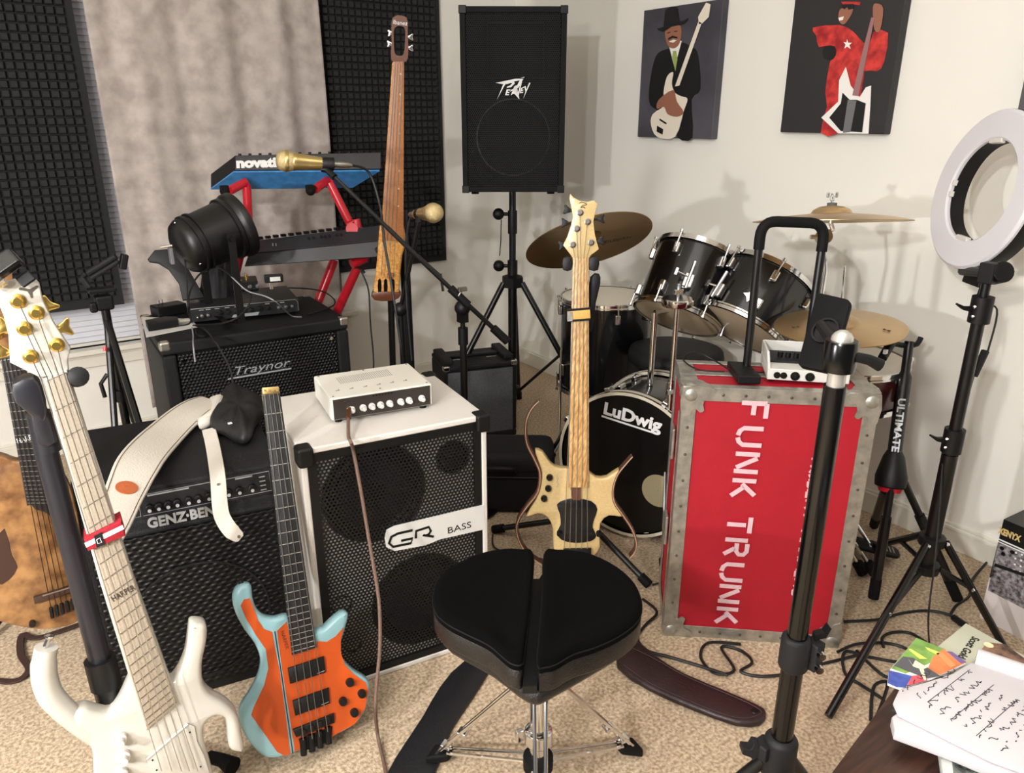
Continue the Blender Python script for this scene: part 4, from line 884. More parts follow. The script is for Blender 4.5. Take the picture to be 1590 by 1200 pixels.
# bass drum
BN = Vector((-1, -.42, .03)).normalized(); cf = PD(976, 719, 2.60); cf.z = .272; R_ = .258
t = thing('bass_drum', 'black bass drum with white lettered front head on its side behind the pale wood bass', 'drum', (cf.x+.1, cf.y+.05, 0), 'drum kit drums')
back = cf-BN*.29; M = Matrix.Translation(back) @ BN.to_track_quat('Z', 'Y').to_matrix().to_4x4()
b = B(M); b.lathe([(R_-.012, .01), (R_-.012, .28), (R_-.018, .28), (R_-.018, .01), (R_-.012, .01)], n=64, cap=False); obj('shell', b, SHELL, t)
hoopm = mat('hoop_cream_inlay', (196, 188, 170), .35)
for z, nm in ((.272, 'front_hoop'), (-.012, 'rear_hoop')):
    b = B(M); b.lathe([(R_-.010, z), (R_+.004, z), (R_+.004, z+.036), (R_-.008, z+.036), (R_-.010, z)], n=64, cap=False); o = obj(nm, b, GBLACK, t)
    b = B(M); b.lathe([(R_+.0042, z+.010), (R_+.0048, z+.010), (R_+.0048, z+.027), (R_+.0042, z+.027)], n=64, cap=False); obj('hoop_inlay', b, hoopm, o)
    b = B(M); b.lathe([(R_-.0075, z+.0365), (R_+.0035, z+.0365)], n=64, cap=False); obj('hoop_edge', b, hoopm, o)
b = B(M); b.lathe([(R_-.008, .298), (.001, .299)], n=64, cap=False); obj('front_head', b, mat('black_drum_head', (12, 12, 13), .28), t)
b = B(M); b.lathe([(R_-.008, -.004), (.001, -.005)], n=64, cap=False); obj('rear_head', b, HEADM, t)
MH = Matrix.Translation(cf)
zx = Vector((0, 0, 1)).cross(BN).normalized(); zy = BN.cross(zx); MH = Matrix(((zx.x, zy.x, BN.x, cf.x), (zx.y, zy.y, BN.y, cf.y), (zx.z, zy.z, BN.z, cf.z), (0, 0, 0, 1))) @ Matrix.Translation((0, 0, .010))
p = on(MH, 1022, 762); b = B(MH); b.lathe([(.058, .0), (.058, .0015), (.001, .0015)], (p[0], p[1], .0), n=32, cap=False); obj('air_hole', b, mat('hole_pale', (150, 140, 110), .7), t)
p1 = Vector(on(MH, 938, 634)); p2 = Vector(on(MH, 1026, 662)); an = math.atan2(p2.y-p1.y, p2.x-p1.x); L = (p2-p1).length
pc = (p1+p2)/2
text('Luᴅwig'.replace('ᴅ', 'D'), L*.285, WTXT, t, xyM(MH, pc.x, pc.y, .001), rot=an, sx=1.15, bold=.0022, name='head_lettering')
b = B(MH @ Matrix.Translation((pc.x, pc.y, 0)) @ Matrix.Rotation(an, 4, 'Z')); b.prism([(-L*.52, -L*.155), (L*.47, -L*.155), (L*.47, -L*.125), (-L*.52, -L*.125)], .001, .002); obj('lettering_underline', b, WTXT, t)
for k in range(8):
    a = .35+2*math.pi*k/8; d = Vector((math.cos(a), math.sin(a), 0))
    for z in (.20, .07):
        b = B(M @ Matrix.Translation(d*(R_-.004)+Vector((0, 0, z))) @ Matrix.Rotation(a, 4, 'Z')); b.box((0, 0, 0), (.02, .024, .05)); obj('lug', b, CHROME, t, bevel=.006)
    b = B(M @ Matrix.Translation(d*(R_+.004)+Vector((0, 0, .285))) @ Matrix.Rotation(a, 4, 'Z')); b.box((0, 0, 0), (.03, .022, .03)); obj('claw', b, CHROME, t, bevel=.004)
    b = B(M); b.cyl(d*(R_+.008)+Vector((0, 0, .08)), d*(R_+.008)+Vector((0, 0, .29)), .003, n=8); obj('tension_rod', b, CHROME, t)
# bass drum spurs
for s in (-1, 1):
    a = back+BN*.2+zx*s*.2-Vector((0, 0, .1)); b = B(); b.cyl(a, Vector((a.x+zx.x*s*.1, a.y+zx.y*s*.1, .008)), .006, n=8); obj('spur', b, CHROME, t)
# rack toms
def disc_axis(majang, ratio, sign=1, at=(795, 600)):
    """unit normal of a disc whose long axis appears at majang degrees from a viewpoint towards at"""
    a = math.radians(majang); s = math.sqrt(1-ratio*ratio); f = ray(*at).normalized(); r = (RT-f*RT.dot(f)).normalized(); u = r.cross(f)
    return (r*math.sin(a)*s+u*math.cos(a)*s+f*ratio*sign).normalized()
ax1 = disc_axis(19.5, .27, 1, (1050, 492))
c = PD(1050, 492, 2.62); t = thing('rack_tom', 'black rack tom on the left, its clear lower head facing out above the bass drum', 'drum', (c.x, c.y, c.z), 'drum kit drums')
M1 = drum(t, c, ax1, .146, .235, 6, lug_phase=.5)
def tom_bracket(t, M, px, py, r, sc=1):
    Mi = M.inverted(); o = Mi @ CP; d = Mi.to_3x3() @ ray(px, py)
    A = d.x**2+d.y**2; Bq = 2*(o.x*d.x+o.y*d.y); Cq = o.x**2+o.y**2-r*r; D = Bq*Bq-4*A*Cq
    u = (-Bq-math.sqrt(max(D, 0)))/(2*A); p = o+d*u; a = math.atan2(p.y, p.x)
    MM = M @ Matrix.Translation((r*math.cos(a), r*math.sin(a), p.z)) @ Matrix.Rotation(a, 4, 'Z')
    b = B(MM); b.box((.012, 0, 0), (.024, .034, .05)); b2 = obj('tom_bracket', b, CHROME, t, bevel=.006)
    b = B(MM); b.cyl((.026, 0, -.03), (.026, 0, .065), .006, n=10); obj('bracket_rod', b, CHROME, b2)
    b = B(MM); b.cyl((.02, 0, .01), (.03, -.04, .012), .004, n=8); b.box((.032, -.045, .012), (.006, .008, .024)); obj('wing_bolt', b, CHROME, b2)
tom_bracket(t, M1, 1068, 438, .147)
ax2 = disc_axis(29, .29, 1, (1150, 508))
c = PD(1150, 510, 2.52); t = thing('rack_tom', 'black rack tom on the right tilted behind the black pull handle', 'drum', (c.x, c.y, c.z), 'drum kit drums')
M2 = drum(t, c, ax2, .148, .20, 6, lug_phase=.2)
tom_bracket(t, M2, 1120, 455, .149)
b = B(M2); x = 0
Mi = M2.inverted(); o = Mi @ CP; d = Mi.to_3x3() @ ray(1165, 460); A = d.x**2+d.y**2; Bq = 2*(o.x*d.x+o.y*d.y); Cq = o.x**2+o.y**2-.149**2; u = (-Bq-math.sqrt(max(Bq*Bq-4*A*Cq, 0)))/(2*A); p = o+d*u; a = math.atan2(p.y, p.x)
MM = M2 @ Matrix.Translation((.1495*math.cos(a), .1495*math.sin(a), p.z)) @ Matrix.Rotation(a, 4, 'Z') @ Matrix(((0, 0, 1, 0), (1, 0, 0, 0), (0, 1, 0, 0), (0, 0, 0, 1)))
b = B(MM); b.prism([(-.024, 0), (-.01, -.007), (0, -.022), (.01, -.007), (.024, 0), (.01, .007), (0, .022), (-.01, .007)], 0, .003); obj('badge', b, CHROME, t)
# tom mount between the toms on the bass drum
tm = cf-BN*.15+Vector((0, 0, R_-.01)); t = thing('tom_holder', 'chrome double tom holder rising from the bass drum between the rack toms', 'drum hardware', (tm.x, tm.y, tm.z))
mid = PD(1108, 470, 2.68)
b = B(); b.cyl(tm, Vector((tm.x, tm.y, mid.z)), .011, n=12); obj('post', b, CHROME, t)
top_ = Vector((tm.x, tm.y, mid.z))
for q in (PD(1068, 450, 2.60), PD(1120, 460, 2.5)):
    b = B(); b.tube([top_, mid, q], .008, 10); obj('arm', b, CHROME, t); b = B(); b.sph(mid.lerp(q, .3), .02, n=10); b.box(mid.lerp(q, .3), (.02, .04, .02)); obj('clamp', b, CHROME, t, bevel=.004)
# chrome stand with round cup
p0 = PZ(1040, 640, 0); fwd = PD(1052, 470, 2.35); bs = Vector((fwd.x, fwd.y, 0))
t = thing('cymbal_stand', 'chrome stand with round disc cup beside the flight case corner', 'stand', bs)
b = B(); b.cyl(bs+Vector((0, 0, .12)), fwd+Vector((0, 0, -.25)), .0125); obj('lower_tube', b, CHROME, t)
b = B(); b.cyl(fwd+Vector((0, 0, -.28)), fwd, .0085); obj('upper_tube', b, CHROME, t)
b = B(); b.cyl(fwd+Vector((0, 0, -.31)), fwd+Vector((0, 0, -.26)), .016, n=12); b.box(fwd+Vector((-.02, -.015, -.285)), (.03, .008, .014)); obj('collar', b, CHROME, t)
b = B(); b.lathe([(.02, -.012), (.046, -.010), (.050, -.004), (.050, .012), (.046, .015), (.001, .015)], fwd, n=28); obj('cup', b, CHROME, t)
b = B(); b.cyl(fwd, fwd+Vector((0, 0, .06)), .005, n=8); b.box(fwd+Vector((0, 0, .035)), (.034, .01, .014)); obj('wing_nut', b, CHROME, t, bevel=.003)
for k in range(3):
    a = 1.9+2*math.pi*k/3; d = Vector((math.cos(a), math.sin(a), 0)); b = B(); b.tube([bs+Vector((0, 0, .28))+d*.016, bs+d*.15+Vector((0, 0, .012))], .006, 8); l = obj('leg', b, CHROME, t)
    b = B(); b.cyl(bs+d*.13+Vector((0, 0, .016)), bs+d*.16+Vector((0, 0, .014)), .013, n=10); obj('rubber_foot', b, RUBBER, l)
# round drum throne behind
c = PD(1050, 540, 2.95); t = thing('drum_throne', 'round dark grey drum throne behind the bass drum', 'stool', (c.x, c.y, 0))
b = B(); b.lathe([(.16, -.06), (.178, -.052), (.184, -.03), (.178, -.006), (.15, .004), (.08, .007), (.001, .008)], c, n=40); b.lathe([(.15, -.075), (.16, -.06)], c, n=40, cap=True); obj('seat', b, mat('throne_vinyl', (28, 28, 30), .6, bump=.3, spec=.3), t, sharp=60)
b = B(); b.cyl((c.x, c.y, .1), (c.x, c.y, c.z-.06), .013); obj('post', b, CHROME, t)
for k in range(3):
    a = .3+2*math.pi*k/3; d = Vector((math.cos(a), math.sin(a), 0)); b = B(); b.tube([Vector((c.x, c.y, .25)), Vector((c.x, c.y, .012))+d*.17], .007, 8); obj('leg', b, CHROME, t)
# snare
c = PD(1312, 580, 2.42); c.z = .55
t = thing('snare_drum', 'chrome rimmed snare drum with white head behind the red flight case', 'drum', (c.x, c.y, c.z), 'drum kit drums')
drum(t, c, (-.03, 0, 1), .175, .12, 8, bot=HEADM, midlug=True, shell=mat('wine_shell', (70, 34, 34), .3, coat=.3))
t = thing('snare_stand', 'chrome snare stand under the drum behind the red flight case', 'stand', (c.x, c.y, 0))
b = B(); b.cyl((c.x, c.y, .1), (c.x, c.y, .50), .012); obj('post', b, CHROME, t)
for k in range(3):
    a = .8+2*math.pi*k/3; d = Vector((math.cos(a), math.sin(a), 0))
    b = B(); b.tube([Vector((c.x, c.y, .48)), Vector((c.x, c.y, .525))+d*.185, Vector((c.x, c.y, .57))+d*.195], .005, 8); obj('basket_arm', b, CHROME, t)
    b = B(); b.tube([Vector((c.x, c.y, .25)), Vector((c.x, c.y, .012))+d*.20], .006, 8); obj('leg', b, CHROME, t)
# cymbals
bronze = mat('bronze_cymbal', (176, 140, 92), .32, .85, noise=.25, nscale=4, bump=.15, bscale=30); bronze2 = mat('pale_bronze', (206, 176, 132), .34, .8, noise=.2, nscale=4, bump=.1, bscale=30)
def cymbal(name, label, c, ax, r, m, bell=.22, bow=.10, group='drum kit cymbals'):
    ax = Vector(ax).normalized(); t = thing(name, label, 'cymbal', c, group); M = Matrix.Translation(c) @ ax.to_track_quat('Z', 'Y').to_matrix().to_4x4()
    rb = r*bell; pr = [(r, -r*bow), (r*.75, -r*bow*.55), (r*.5, -r*bow*.28), (r*.33, -r*bow*.15), (rb, -r*bow*.08), (rb*.9, .008), (rb*.6, .017), (.006, .021)]
    b = B(M); b.lathe(pr+[(a, h-.0022) for a, h in reversed(pr)]+[pr[0]], n=64, cap=False); o = obj('plate', b, m, t, sharp=50)
    b = B(M)
    b.lathe([(.006, .019), (.014, .020), (.014, .028), (.006, .029)], n=12); obj('felt_washer', b, mat('grey_felt', (90, 90, 92), .95), t)
    return t, M
ax = disc_axis(-15, .36, 1, (912, 366))
t, M = cymbal('crash_cymbal', 'large bronze crash cymbal tilted up behind the pale wood bass headstock', PD(912, 366, 2.62), ax, .222, bronze)
b = B(M)
MU = M @ Matrix.Rotation(math.pi, 4, 'X')
p = on(MU, 935, 372, .016); q = on(MU, 958, 370, .016); an = math.atan2(q[1]-p[1], q[0]-p[0])
text('ZILDJIAN', .028, mat('cymbal_ink', (50, 40, 28), .7), t, xyM(MU, q[0], q[1], .021), rot=an+.3, sx=.9, name='stamp')
cs = PD(912, 366, 2.62); st = thing('cymbal_stand', 'black cymbal stand holding the large tilted crash behind the floor tom', 'stand', (cs.x+.02, cs.y+.08, 0))
b = B(); b.tube([cs+ax*.03, cs-ax*.05, Vector((cs.x+.02, cs.y+.08, .85)), Vector((cs.x+.02, cs.y+.08, .12))], .0095, 10); obj('tube', b, MBLACK, st)
for k in range(3):
    a = 1.0+2*math.pi*k/3; d = Vector((math.cos(a), math.sin(a), 0)); b = B(); b.tube([Vector((cs.x+.02, cs.y+.08, .3)), Vector((cs.x+.02, cs.y+.08, .012))+d*.22], .007, 8); obj('leg', b, MBLACK, st)
b = B(); b.box(cs+ax*.038, (.04, .012, .016)); obj('wing_nut', b, MBLACK, st, bevel=.003)
# crash right
cr = PD(1291, 330, 2.25); axr = disc_axis(-1, .03, 1, (1291, 330))
t, M = cymbal('crash_cymbal', 'bronze crash cymbal seen edge-on above the black pull handle', cr, axr, .222, bronze2, bell=.26, bow=.11)
sb = Vector((cr.x+.02, cr.y+.02, 0)); st = thing('cymbal_stand', 'chrome cymbal stand under the edge-on crash cymbal with a tilter and wing nut', 'stand', sb)
b = B(); b.cyl(cr-axr*.035, cr+axr*.055, .004, n=8); obj('tilter_rod', b, CHROME, st)
w1 = cr+axr*.045; b = B(); b.cyl(w1-axr*.012, w1+axr*.004, .007, n=10); b.box(w1+RT*.013+CU*.006, (.008, .008, .016)); b.box(w1-RT*.013+CU*.006, (.008, .008, .016)); obj('wing_nut', b, CHROME, st, bevel=.003)
tl = PD(1279, 368, 2.27); b = B(); b.tube([cr-axr*.03, cr-axr*.05+RT*.008, PD(1285, 360, 2.27), tl], .007, 8); obj('tilter_arm', b, CHROME, st)
b = B(); b.cyl(tl-CF*.014, tl+CF*.014, .022, n=16); obj('tilter', b, CHROME, st); b = B(); b.cyl(tl-RT*.02, tl-RT*.04, .007, n=8); obj('wing_bolt', b, CHROME, st)
tb = PD(1281, 560, 2.2); b = B(); b.tube([tl, PD(1282, 420, 2.28), Vector((sb.x, sb.y, .12))], [.0055, .006, .009], 10); obj('tube', b, CHROME, st)
for k in range(3):
    a = .4+2*math.pi*k/3; d = Vector((math.cos(a), math.sin(a), 0)); b = B(); b.tube([Vector((sb.x, sb.y, .30)), Vector((sb.x, sb.y, .012))+d*.17], .006, 8); obj('leg', b, CHROME, st)
# hi-hat
hh = PD(1304, 500, 2.22); ax = disc_axis(3, .30, -1, (1304, 500))
t, M = cymbal('hi_hat_cymbal', 'bronze hi-hat top cymbal lying flat behind the phone holder', hh, ax, .182, bronze2, bell=.3, bow=.07)
b = B(M); 
for a0 in (.3, 2.2, 4.2):
    for k in range(3): b.cyl((.12*math.cos(a0+k*.04), .12*math.sin(a0+k*.04), -.003), (.14*math.cos(a0+.06-k*.04), .14*math.sin(a0+.06-k*.04), -.005), .0008, n=4)
objs('stamp', b, mat('cymbal_ink', (50, 40, 28), .7), t)
t, M_ = cymbal('hi_hat_cymbal', 'dark lower hi-hat cymbal just under the flat bronze one', hh-ax*.026, -ax, .182, bronze, bell=.3, bow=.05)
hb = Vector((hh.x, hh.y, 0)); st = thing('hi_hat_stand', 'chrome hi-hat stand with black footboard pedal behind the red flight case', 'stand', hb)
b = B(); b.cyl(hh-ax*.04, hh+ax*.17, .0032, n=8); obj('pull_rod', b, CHROME, st); b = B(); b.lathe([(.010, .018), (.012, .022), (.012, .04), (.008, .042)], hh, ax, 12); obj('clutch', b, CHROME, st)
b = B(); b.cyl(hb+Vector((0, 0, .06)), hh-ax*.05, .011); obj('tube', b, CHROME, st)
p1, p2 = PZ(1330, 845, .05), PZ(1396, 862, .03)
d = (p2-p1).normalized(); s_ = d.cross(Vector((0, 0, 1))).normalized(); MPd = Matrix(((d.x, s_.x, 0, p1.x), (d.y, s_.y, 0, p1.y), (d.z, 0, 1, p1.z), (0, 0, 0, 1)))
b = B(MPd); L = (p2-p1).length; b.prism(smooth([(-.12, -.03), (L*.5, -.036), (L-.01, -.03), (L, 0), (L-.01, .03), (L*.5, .036), (-.12, .03)], 2), 0, .012, ch=.003); pb = obj('footboard', b, BLACK, st)
b = B(MPd)
for k in range(6): b.box((L-.075+k*.011, 0, .0125), (.005, .036, .002))
objs('tread_bar', b, STEEL, pb)
for k in range(2):
    a = PZ(1340+k*18, 890, .01); b = B(); b.cyl(Vector((hb.x, hb.y, .3)), a, .006, n=8); l = obj('leg', b, CHROME, st); b = B(); b.cyl(a+(Vector((hb.x, hb.y, .3))-a)*.12, a, .017, n=10); obj('rubber_foot', b, RUBBER, l)

# ================================================================== MIC STANDS
brass = mat('gold_mic', (214, 190, 128), .3, .95); mesh_ = mat('gold_mesh', (222, 200, 150), .4, .9, bump=1.0, bscale=700)
def mic(label, a, c, L=.19, S=1.25):
    """a = grille end, c = cable end"""
    d = (c-a).normalized(); t = thing('microphone', label, 'microphone', a, 'gold vocal microphones')
    b = B(); b.lathe([(.006*S, 0), (.016*S, .003), (.023*S, .012), (.0255*S, .026), (.0245*S, .040), (.022*S, .050)], a, d, 24); obj('grille_ball', b, mesh_, t, sharp=60)
    b = B(); b.lathe([(.0255*S, .026), (.0262*S, .029), (.0262*S, .034), (.0255*S, .037)], a, d, 24, cap=False); obj('grille_band', b, brass, t)
    b = B(); b.lathe([(.0215*S, .050), (.0225*S, .054), (.0205*S, .062), (.0175*S, .10), (.0135*S, L-.012), (.0125*S, L), (.001, L)], a, d, 24); obj('handle', b, brass, t)
    b = B(); b.lathe([(.009, L), (.0095, L+.003), (.009, L+.045), (.006, L+.055), (.004, L+.06)], a, d, 16); obj('connector', b, STEEL, t)
    return t, d
ma, mc = PD(428, 249, 2.30), PD(553, 257, 2.38)
mt, md_ = mic('gold vocal microphone held sideways on the long boom arm over the keyboards', ma, mc, .17)
bp = Vector((1.33, 2.18, 0)); st = thing('microphone_stand', 'black boom microphone stand with a long diagonal arm reaching over the keyboards', 'stand', bp)
piv = PF(718, 478, bp.dot(FW)); piv = Vector((piv.x, piv.y, piv.z)); bp2 = Vector((piv.x, piv.y, 0))
b = B(); b.cyl((piv.x, piv.y, .02), (piv.x, piv.y, piv.z-.09), .0125); obj('lower_tube', b, MBLACK, st); b = B(); b.cyl((piv.x, piv.y, piv.z-.1), piv, .0085); obj('upper_tube', b, MBLACK, st)
b = B(); b.cyl((piv.x, piv.y, piv.z-.13), (piv.x, piv.y, piv.z-.07), .0175); obj('clutch', b, BLACK, st)
b = B(); b.lathe([(.001, 0), (.12, .0), (.125, .01), (.11, .02), (.02, .035), (.016, .045)], (piv.x, piv.y, 0), n=32); obj('round_base', b, MBLACK, st)
b = B(); b.sph(piv, .028, n=14); b.box(piv+Vector((0, 0, -.03)), (.03, .03, .04)); obj('pivot', b, BLACK, st)
e0 = PD(520, 275, 2.34); e1 = PD(706, 454, 2.48); e2 = PD(788, 530, 2.56)
b = B(); b.cyl(e0, e1, .0062, n=10); obj('thin_boom', b, MBLACK, st); b = B(); b.cyl(e0.lerp(e1, .42), e1, .0075, n=10); obj('boom_arm', b, MBLACK, st)
b = B(); b.cyl(e1-(e1-e0).normalized()*.02, e1.lerp(e2, .25), .014, n=12); obj('boom_collar', b, BLACK, st)
b = B(); b.cyl(e1, e2, .0082, n=10); obj('rear_boom', b, MBLACK, st); b = B(); b.cyl(e1.lerp(e2, .72), e2, .0145, n=12); obj('counterweight', b, BLACK, st)
q = PD(718, 449, 2.47); b = B(); b.cyl(PD(712, 460, 2.47), q, .004, n=8); b.box(q, (.03, .012, .014)); obj('wing_screw', b, STEEL, st, bevel=.003)
b = B(); b.tube([e0, PD(508, 264, 2.35), PD(500, 262, 2.35)], .010, 10); b.lathe([(.0165, -.028), (.018, -.026), (.0205, .026), (.019, .028)], ma+md_*.145, md_, 16); obj('microphone_clip', b, BLACK, st)
# cable
def cable(path, r, m, label, name='cable', k=6, group=None, cat='cable'):
    b = B(); b.tube(path, r, 6, sm=k); o = obj(name, b, m); return tag(o, label, cat, group)
rub = mat('cable_rubber', (20, 20, 21), .55)
cable([ma+md_*.23, PD(573, 268, 2.42), PD(590, 320, 2.45), PD(596, 370, 2.48), PD(606, 430, 2.48), PD(617, 500, 2.50), PD(626, 560, 2.55), PD(632, 600, 2.7)], .0042, rub, 'black cable running down from the gold microphone past the upright bass', 'microphone_cable')
# second mic
a2 = PD(679, 330, 2.45); mt, d2 = mic('second gold microphone pointing at the camera beside the upright bass', a2, PD(640, 333, 2.62), .17)
bq = PD(622, 480, 2.72); st = thing('microphone_stand', 'short black microphone stand beside the upright bass holding the second gold microphone', 'stand', (bq.x, bq.y, 0))
b = B(); b.cyl((bq.x, bq.y, .02), bq, .0105, n=12); obj('tube', b, MBLACK, st); b = B(); b.lathe([(.001, 0), (.11, 0), (.115, .01), (.02, .03)], (bq.x, bq.y, 0), n=28); obj('round_base', b, MBLACK, st)
b = B(); q1 = PD(650, 345, 2.55); b.cyl(bq, q1, .0085, n=10); obj('boom_arm', b, MBLACK, st); b = B(); b.sph(bq, .026, n=12); obj('pivot', b, BLACK, st)
b = B(); b.tube([q1, q1+Vector((0, 0, .012)), a2+d2*.13], .010, 8); b.lathe([(.018, -.025), (.021, .025)], a2+d2*.12, d2, 14); obj('microphone_clip', b, BLACK, st)
cable([a2+d2*.23, PD(641, 330, 2.66), PD(634, 350, 2.66), PD(630, 400, 2.66), PD(632, 470, 2.66), PD(640, 560, 2.7)], .004, rub, 'black cable hanging from the second gold microphone', 'microphone_cable')

# ================================================================== KEYBOARDS ON RED STAND
redm = mat('red_stand_metal', (190, 32, 46), .3, coat=.3)
def slab(t, pts4, dirv, thick, m, name, bevel=.004):
    """a box-like body: pts4 = four corners of the face, pushed along dirv by thick"""
    P = [Vector(p) for p in pts4]; Q = [p+Vector(dirv)*thick for p in P]; b = B(); b.rings([P, Q]); return obj(name, b, m, t, bevel=bevel)
def body_from(px4, d4, v, m, t, name, bevel=.003):
    P = [PD(a, b_, d) for (a, b_), d in zip(px4, d4)]; b = B(); b.rings([P, [p+v for p in P]]); return obj(name, b, m, t, bevel=bevel), P
SYN = mat('synth_black', (30, 30, 32), .45)
kv = PD(327, 270, 3.02)-PD(365, 241, 2.92)
NS = thing('synthesizer', 'black synthesizer with blue underside and white name on the upper arms of the red stand', 'keyboard', PD(455, 290, 3.0), 'keyboards on the red stand')
o, P = body_from([(365, 241), (592, 236), (592, 262), (365, 264)], [2.92, 2.99, 2.99, 2.92], kv, SYN, NS, 'case')
b = B(); n_ = (P[1]-P[0]).cross(kv).normalized(); n_ = n_ if n_.z > 0 else -n_
b.rings([[P[3]+kv*.06-n_*.0, P[2]+kv*.06-n_*.0, P[2]+kv*.06-n_*.006, P[3]+kv*.06-n_*.006], [P[3]+kv-n_*.0, P[2]+kv-n_*.0, P[2]+kv-n_*.006, P[3]+kv-n_*.006]]); obj('blue_base', b, mat('synth_blue', (74, 146, 214), .3, noise=.3, nscale=30, coat=.3), NS)
MS = Matrix.Identity(4); xx = (P[1]-P[0]).normalized(); yy = (P[0]-P[3]).normalized(); zz = xx.cross(yy).normalized(); yy = zz.cross(xx)
MS = Matrix(((xx.x, yy.x, zz.x, P[3].x), (xx.y, yy.y, zz.y, P[3].y), (xx.z, yy.z, zz.z, P[3].z), (0, 0, 0, 1)))
a = on(MS, 366, 260); c = on(MS, 470, 254)
text('novation', .050, WTXT, NS, xyM(MS, on(MS, 367, 254)[0], on(MS, 367, 254)[1], .001), align='LEFT', bold=.0030, ext=.0012, name='name_print', sx=1.22)
for k in range(13):
    q = P[0].lerp(P[1], .06+k*.068)+kv*.15; b = B(); b.cyl(q, q+Vector((0, 0, .016)), .006, n=8); obj('knob', b, BLACK, NS)
kb = PD(490, 400, 3.0)
LK = thing('synthesizer', 'long black keyboard with rear sockets on the lower arms of the red stand', 'keyboard', kb, 'keyboards on the red stand')
kv2 = (FW*.24+Vector((0, 0, -.03)))
o, P = body_from([(386, 394), (606, 372), (612, 397), (379, 414)], [2.88, 2.95, 2.95, 2.88], kv2, SYN, LK, 'case')
o2, P2 = body_from([(392, 374), (600, 349), (606, 372), (386, 394)], [2.93, 3.0, 2.945, 2.875], kv2*.8, mat('synth_dark_grey', (42, 42, 44), .4), LK, 'rear_panel')
for k, px in enumerate((481, 488, 500, 506, 513, 524, 531)):
    q = PD(px, 371-(px-481)*.11, 2.90+(px-481)*.0004); b = B(); b.cyl(q-CF*.01, q-CF*.016, .0055, n=10); obj('socket', b, RUBBER, LK)
for px in (424, 429): q = PD(px, 380, 2.87); b = B(); b.box(q-CF*.004, (.004, .004, .010)); obj('port', b, GTXT, LK)
b = B(); 
for k in range(17):
    q = P2[0].lerp(P2[1], .04+k*.057)+Vector((0, 0, .004))+FW*.03; b.box(q, (.018, .018, .010))
objs('control', b, BLACK, LK)
# red stand
kf = Vector((kb.x, kb.y, 0)); RS = thing('keyboard_stand', 'red metal two tier keyboard stand behind the black cabinets', 'stand', (kf.x, kf.y+.1, 0))
def rt(pts, r, name='arm', m=None): b = B(); b.tube([PD(*p) for p in pts], r, 12); return obj(name, b, m or redm, RS)
rt([(356, 296, 2.88), (381, 283, 2.94), (383, 290, 2.94), (386, 345, 2.99)], .017)
rt([(386, 340, 2.99), (366, 425, 3.0)], .017)
rt([(489, 294, 2.92), (508, 280, 2.98), (512, 284, 2.98), (546, 352, 3.03)], .017)
rt([(540, 350, 3.0), (552, 342, 3.0), (567, 402, 3.03)], .019); rt([(567, 400, 3.03), (546, 410, 3.0)], .020)
for a, c in (((556, 413, 3.05), (528, 474, 3.12)), ((519, 404, 3.2), (498, 458, 3.2))):
    A = PD(*a); C = PD(*c); dn = (C-A).normalized(); k = (A.z-.02)/-dn.z; b = B(); b.cyl(A, A+dn*k, .019, n=12); l = obj('leg', b, redm, RS); b = B(); b.cyl(A+dn*(k-.05), A+dn*k, .022, n=12); obj('rubber_foot', b, RUBBER, l)
A = PD(366, 425, 3.0); b = B(); b.cyl(A, Vector((A.x, A.y+.02, .02)), .018, n=12); obj('leg', b, redm, RS)
for p in ((349, 297, 2.88), (482, 296, 2.90)):
    b = B(); q = PD(*p); b.sph(q, .019, n=12); b.box(q+Vector((0, 0, .012)), (.03, .03, .02)); obj('rubber_stop', b, RUBBER, RS, bevel=.004)
b = B(); b.cyl(PD(548, 357, 2.99)-CF*.02, PD(548, 357, 2.99)+CF*.03, .024, n=16); obj('joint', b, redm, RS)
b = B(); b.tube([PD(548, 412, 3.02), PD(562, 418, 3.0), PD(566, 424, 3.0)], .005, 8); obj('strap_tie', b, BLACK, RS)
cable([PD(560, 420, 3.02), PD(572, 450, 3.02), PD(575, 500, 3.02), PD(580, 560, 3.02), PD(578, 600, 3.05)], .0035, rub, 'thin black cable hanging from the red keyboard stand', 'power_cable')

# ================================================================== GEAR ON THE BLACK CABINET (top z = .70)
TZ = .701
def M_up(p, deg): return Matrix.Translation(p) @ Matrix.Rotation(math.radians(deg), 4, 'Z')
# amp head / audio interface
f0, f1 = PD(297, 497, 2.47), PZ(465, 482, TZ+.012)
f0 = PZ(297, 499, TZ+.012); f0.z = f1.z = 0; wd = (f1-f0).length; dg = math.atan2(f1.y-f0.y, f1.x-f0.x)
t = thing('rack_amplifier', 'slim black amplifier head with silver edged knob panel on the black cabinet', 'amplifier', (f0.x, f0.y, TZ), rz=dg); M = MW[t.name]
b = B(M); b.bb((0, 0, .008), (wd, .25, .058)); obj('case', b, mat('case_dark', (40, 40, 42), .4), t, bevel=.004)
b = B(M); b.bb((.004, -.004, .010), (wd-.004, 0, .056)); obj('front_panel', b, mat('panel_dark', (38, 38, 40), .35), t)
b = B(M); b.tube([(.004, -.005, .056), (wd-.012, -.005, .056), (wd-.004, -.005, .046), (wd-.004, -.005, .014)], .0015, 6); obj('silver_edge', b, STEEL, t)
for x, z, r in [(.06, .026, .004), (.10, .03, .007), (.155, .03, .007), (.26, .035, .009), (.33, .034, .009), (.40, .034, .009), (.47, .034, .009), (.54, .034, .009), (.62, .036, .009), (.70, .036, .009), (.80, .033, .007), (.87, .033, .007), (.93, .033, .006)]:
    b = B(M); b.lathe([(r, 0), (r*.9, .012), (.001, .013)], (x*wd, -.004, z), (0, -1, 0), 12); obj('knob', b, BLACK if r > .008 else STEEL, t)
b = B(M)
for x in (.1, .16, .24, .33, .42, .5, .7, .84): b.box((x*wd, -.0045, .05), (.016, .001, .0025))
